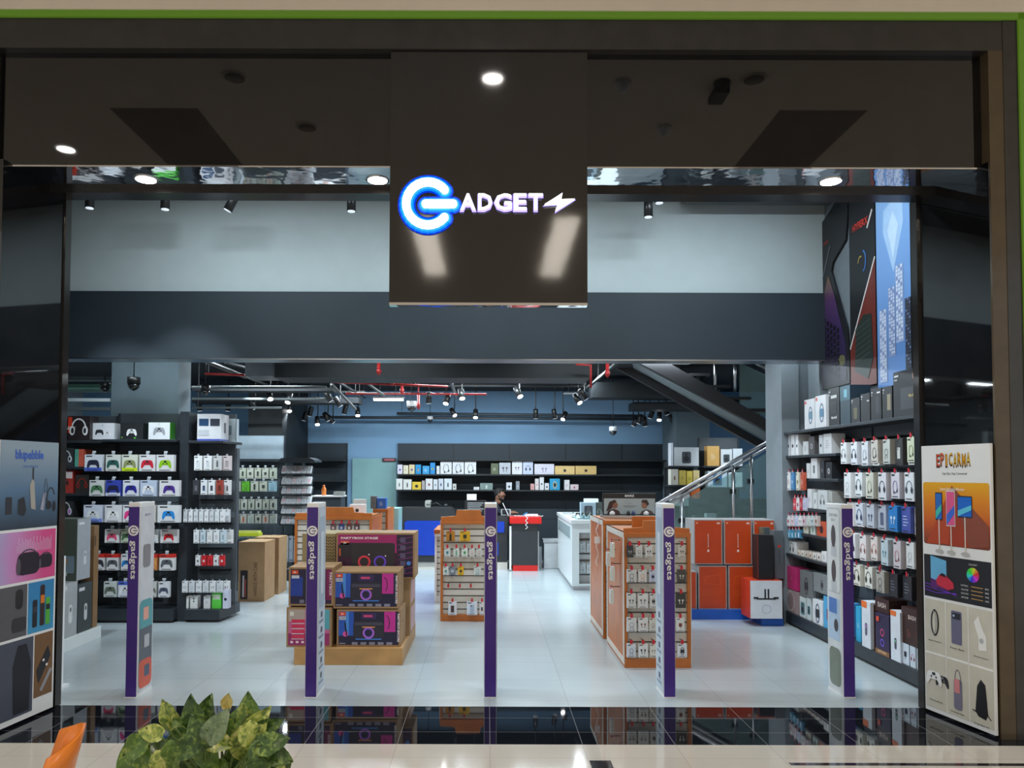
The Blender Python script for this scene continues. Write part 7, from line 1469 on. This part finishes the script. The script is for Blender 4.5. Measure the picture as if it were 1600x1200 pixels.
PROF = [(0, .0), (.06, .2), (.16, .36), (.3, .44), (.48, .42), (.66, .33), (.82, .2), (.93, .09), (1.0, 0)]
def leaf(b, base, direction, up, L_, m, fold=.25, droop=.35, curl=0.):
    d = Vector(direction).normalized(); s_ = d.cross(Vector(up)).normalized(); n_ = s_.cross(d).normalized()
    vs = []; fs = []
    for i, (u, w_) in enumerate(PROF):
        back = -.1*(1 if i == 1 else .6 if i == 2 else 0)
        p = Vector(base)+d*(u*L_)+n_*(-droop*L_*u*u)
        for j, k in enumerate((-1, -.5, 0, .5, 1)):
            q = p+s_*(k*w_*L_*.82)+n_*(abs(k)*w_*L_*fold+.055*L_*math.sin(u*12+k*4+curl))+d*(back*L_*abs(k)); vs.append(q)
    for i in range(len(PROF)-1):
        for j in range(4): fs.append((i*5+j, i*5+j+1, (i+1)*5+j+1, (i+1)*5+j))
    b.add(vs, fs, m, True)
rnd = random.Random(11)
b = MB(); st = MB()
def px_local(px, py, y): x, z = W(px, py, y); return Vector((x-pcx, y-YPL, z))
root = Vector((0, 0, zp_))
# leaves along the outline the photo shows, then fillers
OUT = [(205,1150,-150,60),(225,1190,-110,70),(200,1165,100,55),(250,1150,150,50),(235,1125,165,45),(262,1100,120,52),(285,1120,130,50),(300,1098,100,60),(322,1095,80,60),(338,1115,60,60),(352,1120,70,55),(310,1125,110,65),(372,1102,75,45),(388,1092,95,60),(400,1115,60,62),(418,1120,40,55),(425,1140,20,60),(432,1160,-20,60),(440,1175,-60,55),(415,1165,-70,70),(380,1150,-100,75),(360,1170,-120,60),(325,1165,-60,60),(290,1150,-140,60),(270,1165,-100,60),(255,1180,-80,60),(345,1140,-10,55),(395,1135,-60,60),(300,1185,-60,60),(340,1190,-100,55),(405,1190,-90,60),(425,1195,-120,55),(365,1195,-80,50),(240,1160,-60,50),(275,1135,-170,50)]
for i, (px, py, ang, Lp) in enumerate(OUT):
    yy = YPL-.14+.2*rnd.random()+(.1 if py < 1115 else 0); p = px_local(px, py, yy); Lm = Lp/F*yy*.86; a_ = math.radians(ang)
    d_ = Vector((math.cos(a_), -.35+.5*rnd.random(), math.sin(a_)))
    base = p-d_.normalized()*Lm*.5
    leaf(b, base+Vector((0,0,-.035)), d_, (rnd.uniform(-.3,.3), -1, .45), Lm*1.0, LM[(0,1,2,1,3,0,2)[rnd.randrange(7)]], rnd.uniform(.1,.4), rnd.uniform(.1,.45), i)
    mid = (base+root)/2+Vector((rnd.uniform(-.04,.04), .05, .06)); st.tube([root+Vector((rnd.uniform(-.08,.08), rnd.uniform(-.08,.08), 0)), mid, base], [.005,.004,.003], M_stem, 5)
for i in range(110):
    th = rnd.uniform(0, 2*PI); rr = rnd.uniform(.03, .2); p = Vector((rr*math.cos(th)*1.05, rr*math.sin(th)*.9, zp_+.06+.15*(1-(rr/.24)**2)*rnd.uniform(.5, 1.0)+.03))
    d_ = Vector((math.cos(th), math.sin(th), rnd.uniform(-.3, .7))); leaf(b, p, d_, (0, -.6, 1), rnd.uniform(.05, .085), LM[rnd.randrange(4)], rnd.uniform(.1,.4), rnd.uniform(.2,.6), i)
for i in range(26):
    th = rnd.uniform(PI, 2*PI); p0_ = root+Vector((.1*math.cos(th), .1*math.sin(th), 0)); p1_ = p0_+Vector((.05*math.cos(th), .05*math.sin(th), .14)); p2_ = p0_+Vector((.15*math.cos(th), .13*math.sin(th), .12+.05*rnd.random())); st.tube([p0_, p1_, p2_], [.005,.004,.003], M_stem, 5)
b.build('foliage', t); st.build('stems', t)
bd = MB(); q = px_local(352, 1108, YPL+.02); leaf(bd, q, (.25, 0, 1), (0, -1, .1), .05, M_dry, .1, -.1); bd.build('dry_leaf', t)
# orange chair
YCH = 2.6; cxh, _ = W(-22, 1180, YCH); ztop_ = Z(1158, YCH-.05, 40)
t = thing('plastic_chair', 'orange moulded plastic chair cut off at the bottom left corner', 'chair', (cxh, YCH, 0), math.radians(-68))
M_orp = mat('orange_chair_plastic', (.78, .22, .02), .3)
b = MB(); prof = []
nu, nv = 10, 12
for i in range(nu+1):
    u = i/nu
    for j in range(nv+1):
        v = j/nv*2-1
        if u < .5: s_ = u/.5; y_ = -.2+.4*s_; z_ = .45-.02*math.sin(s_*PI)
        else: s_ = (u-.5)/.5; y_ = .2+.09*s_; z_ = .45+(ztop_-.45)*s_
        wv = .21*(1 if u < .8 else 1-(u-.8)*1.3)
        side = abs(v)**3*.09
        prof.append((v*wv, y_-(side if u > .5 else 0), z_+(side if u < .5 else 0)-(.05*v*v*max(0, u-.8)/.2)))
fs = [(i*(nv+1)+j, i*(nv+1)+j+1, (i+1)*(nv+1)+j+1, (i+1)*(nv+1)+j) for i in range(nu) for j in range(nv)]
b.add(prof, fs, M_orp, True); o = b.build('seat_shell', t); md = o.modifiers.new('thick', 'SOLIDIFY'); md.thickness = .012; md.offset = 0
b = MB()
for sx in (-1, 1):
    for sy in (-1, 1):
        lb = MB(); lb.tube([(sx*.13, sy*.12, .435), (sx*.22, sy*.22, 0)], [.014, .010], M_steel, 8); lb.build('leg', t)
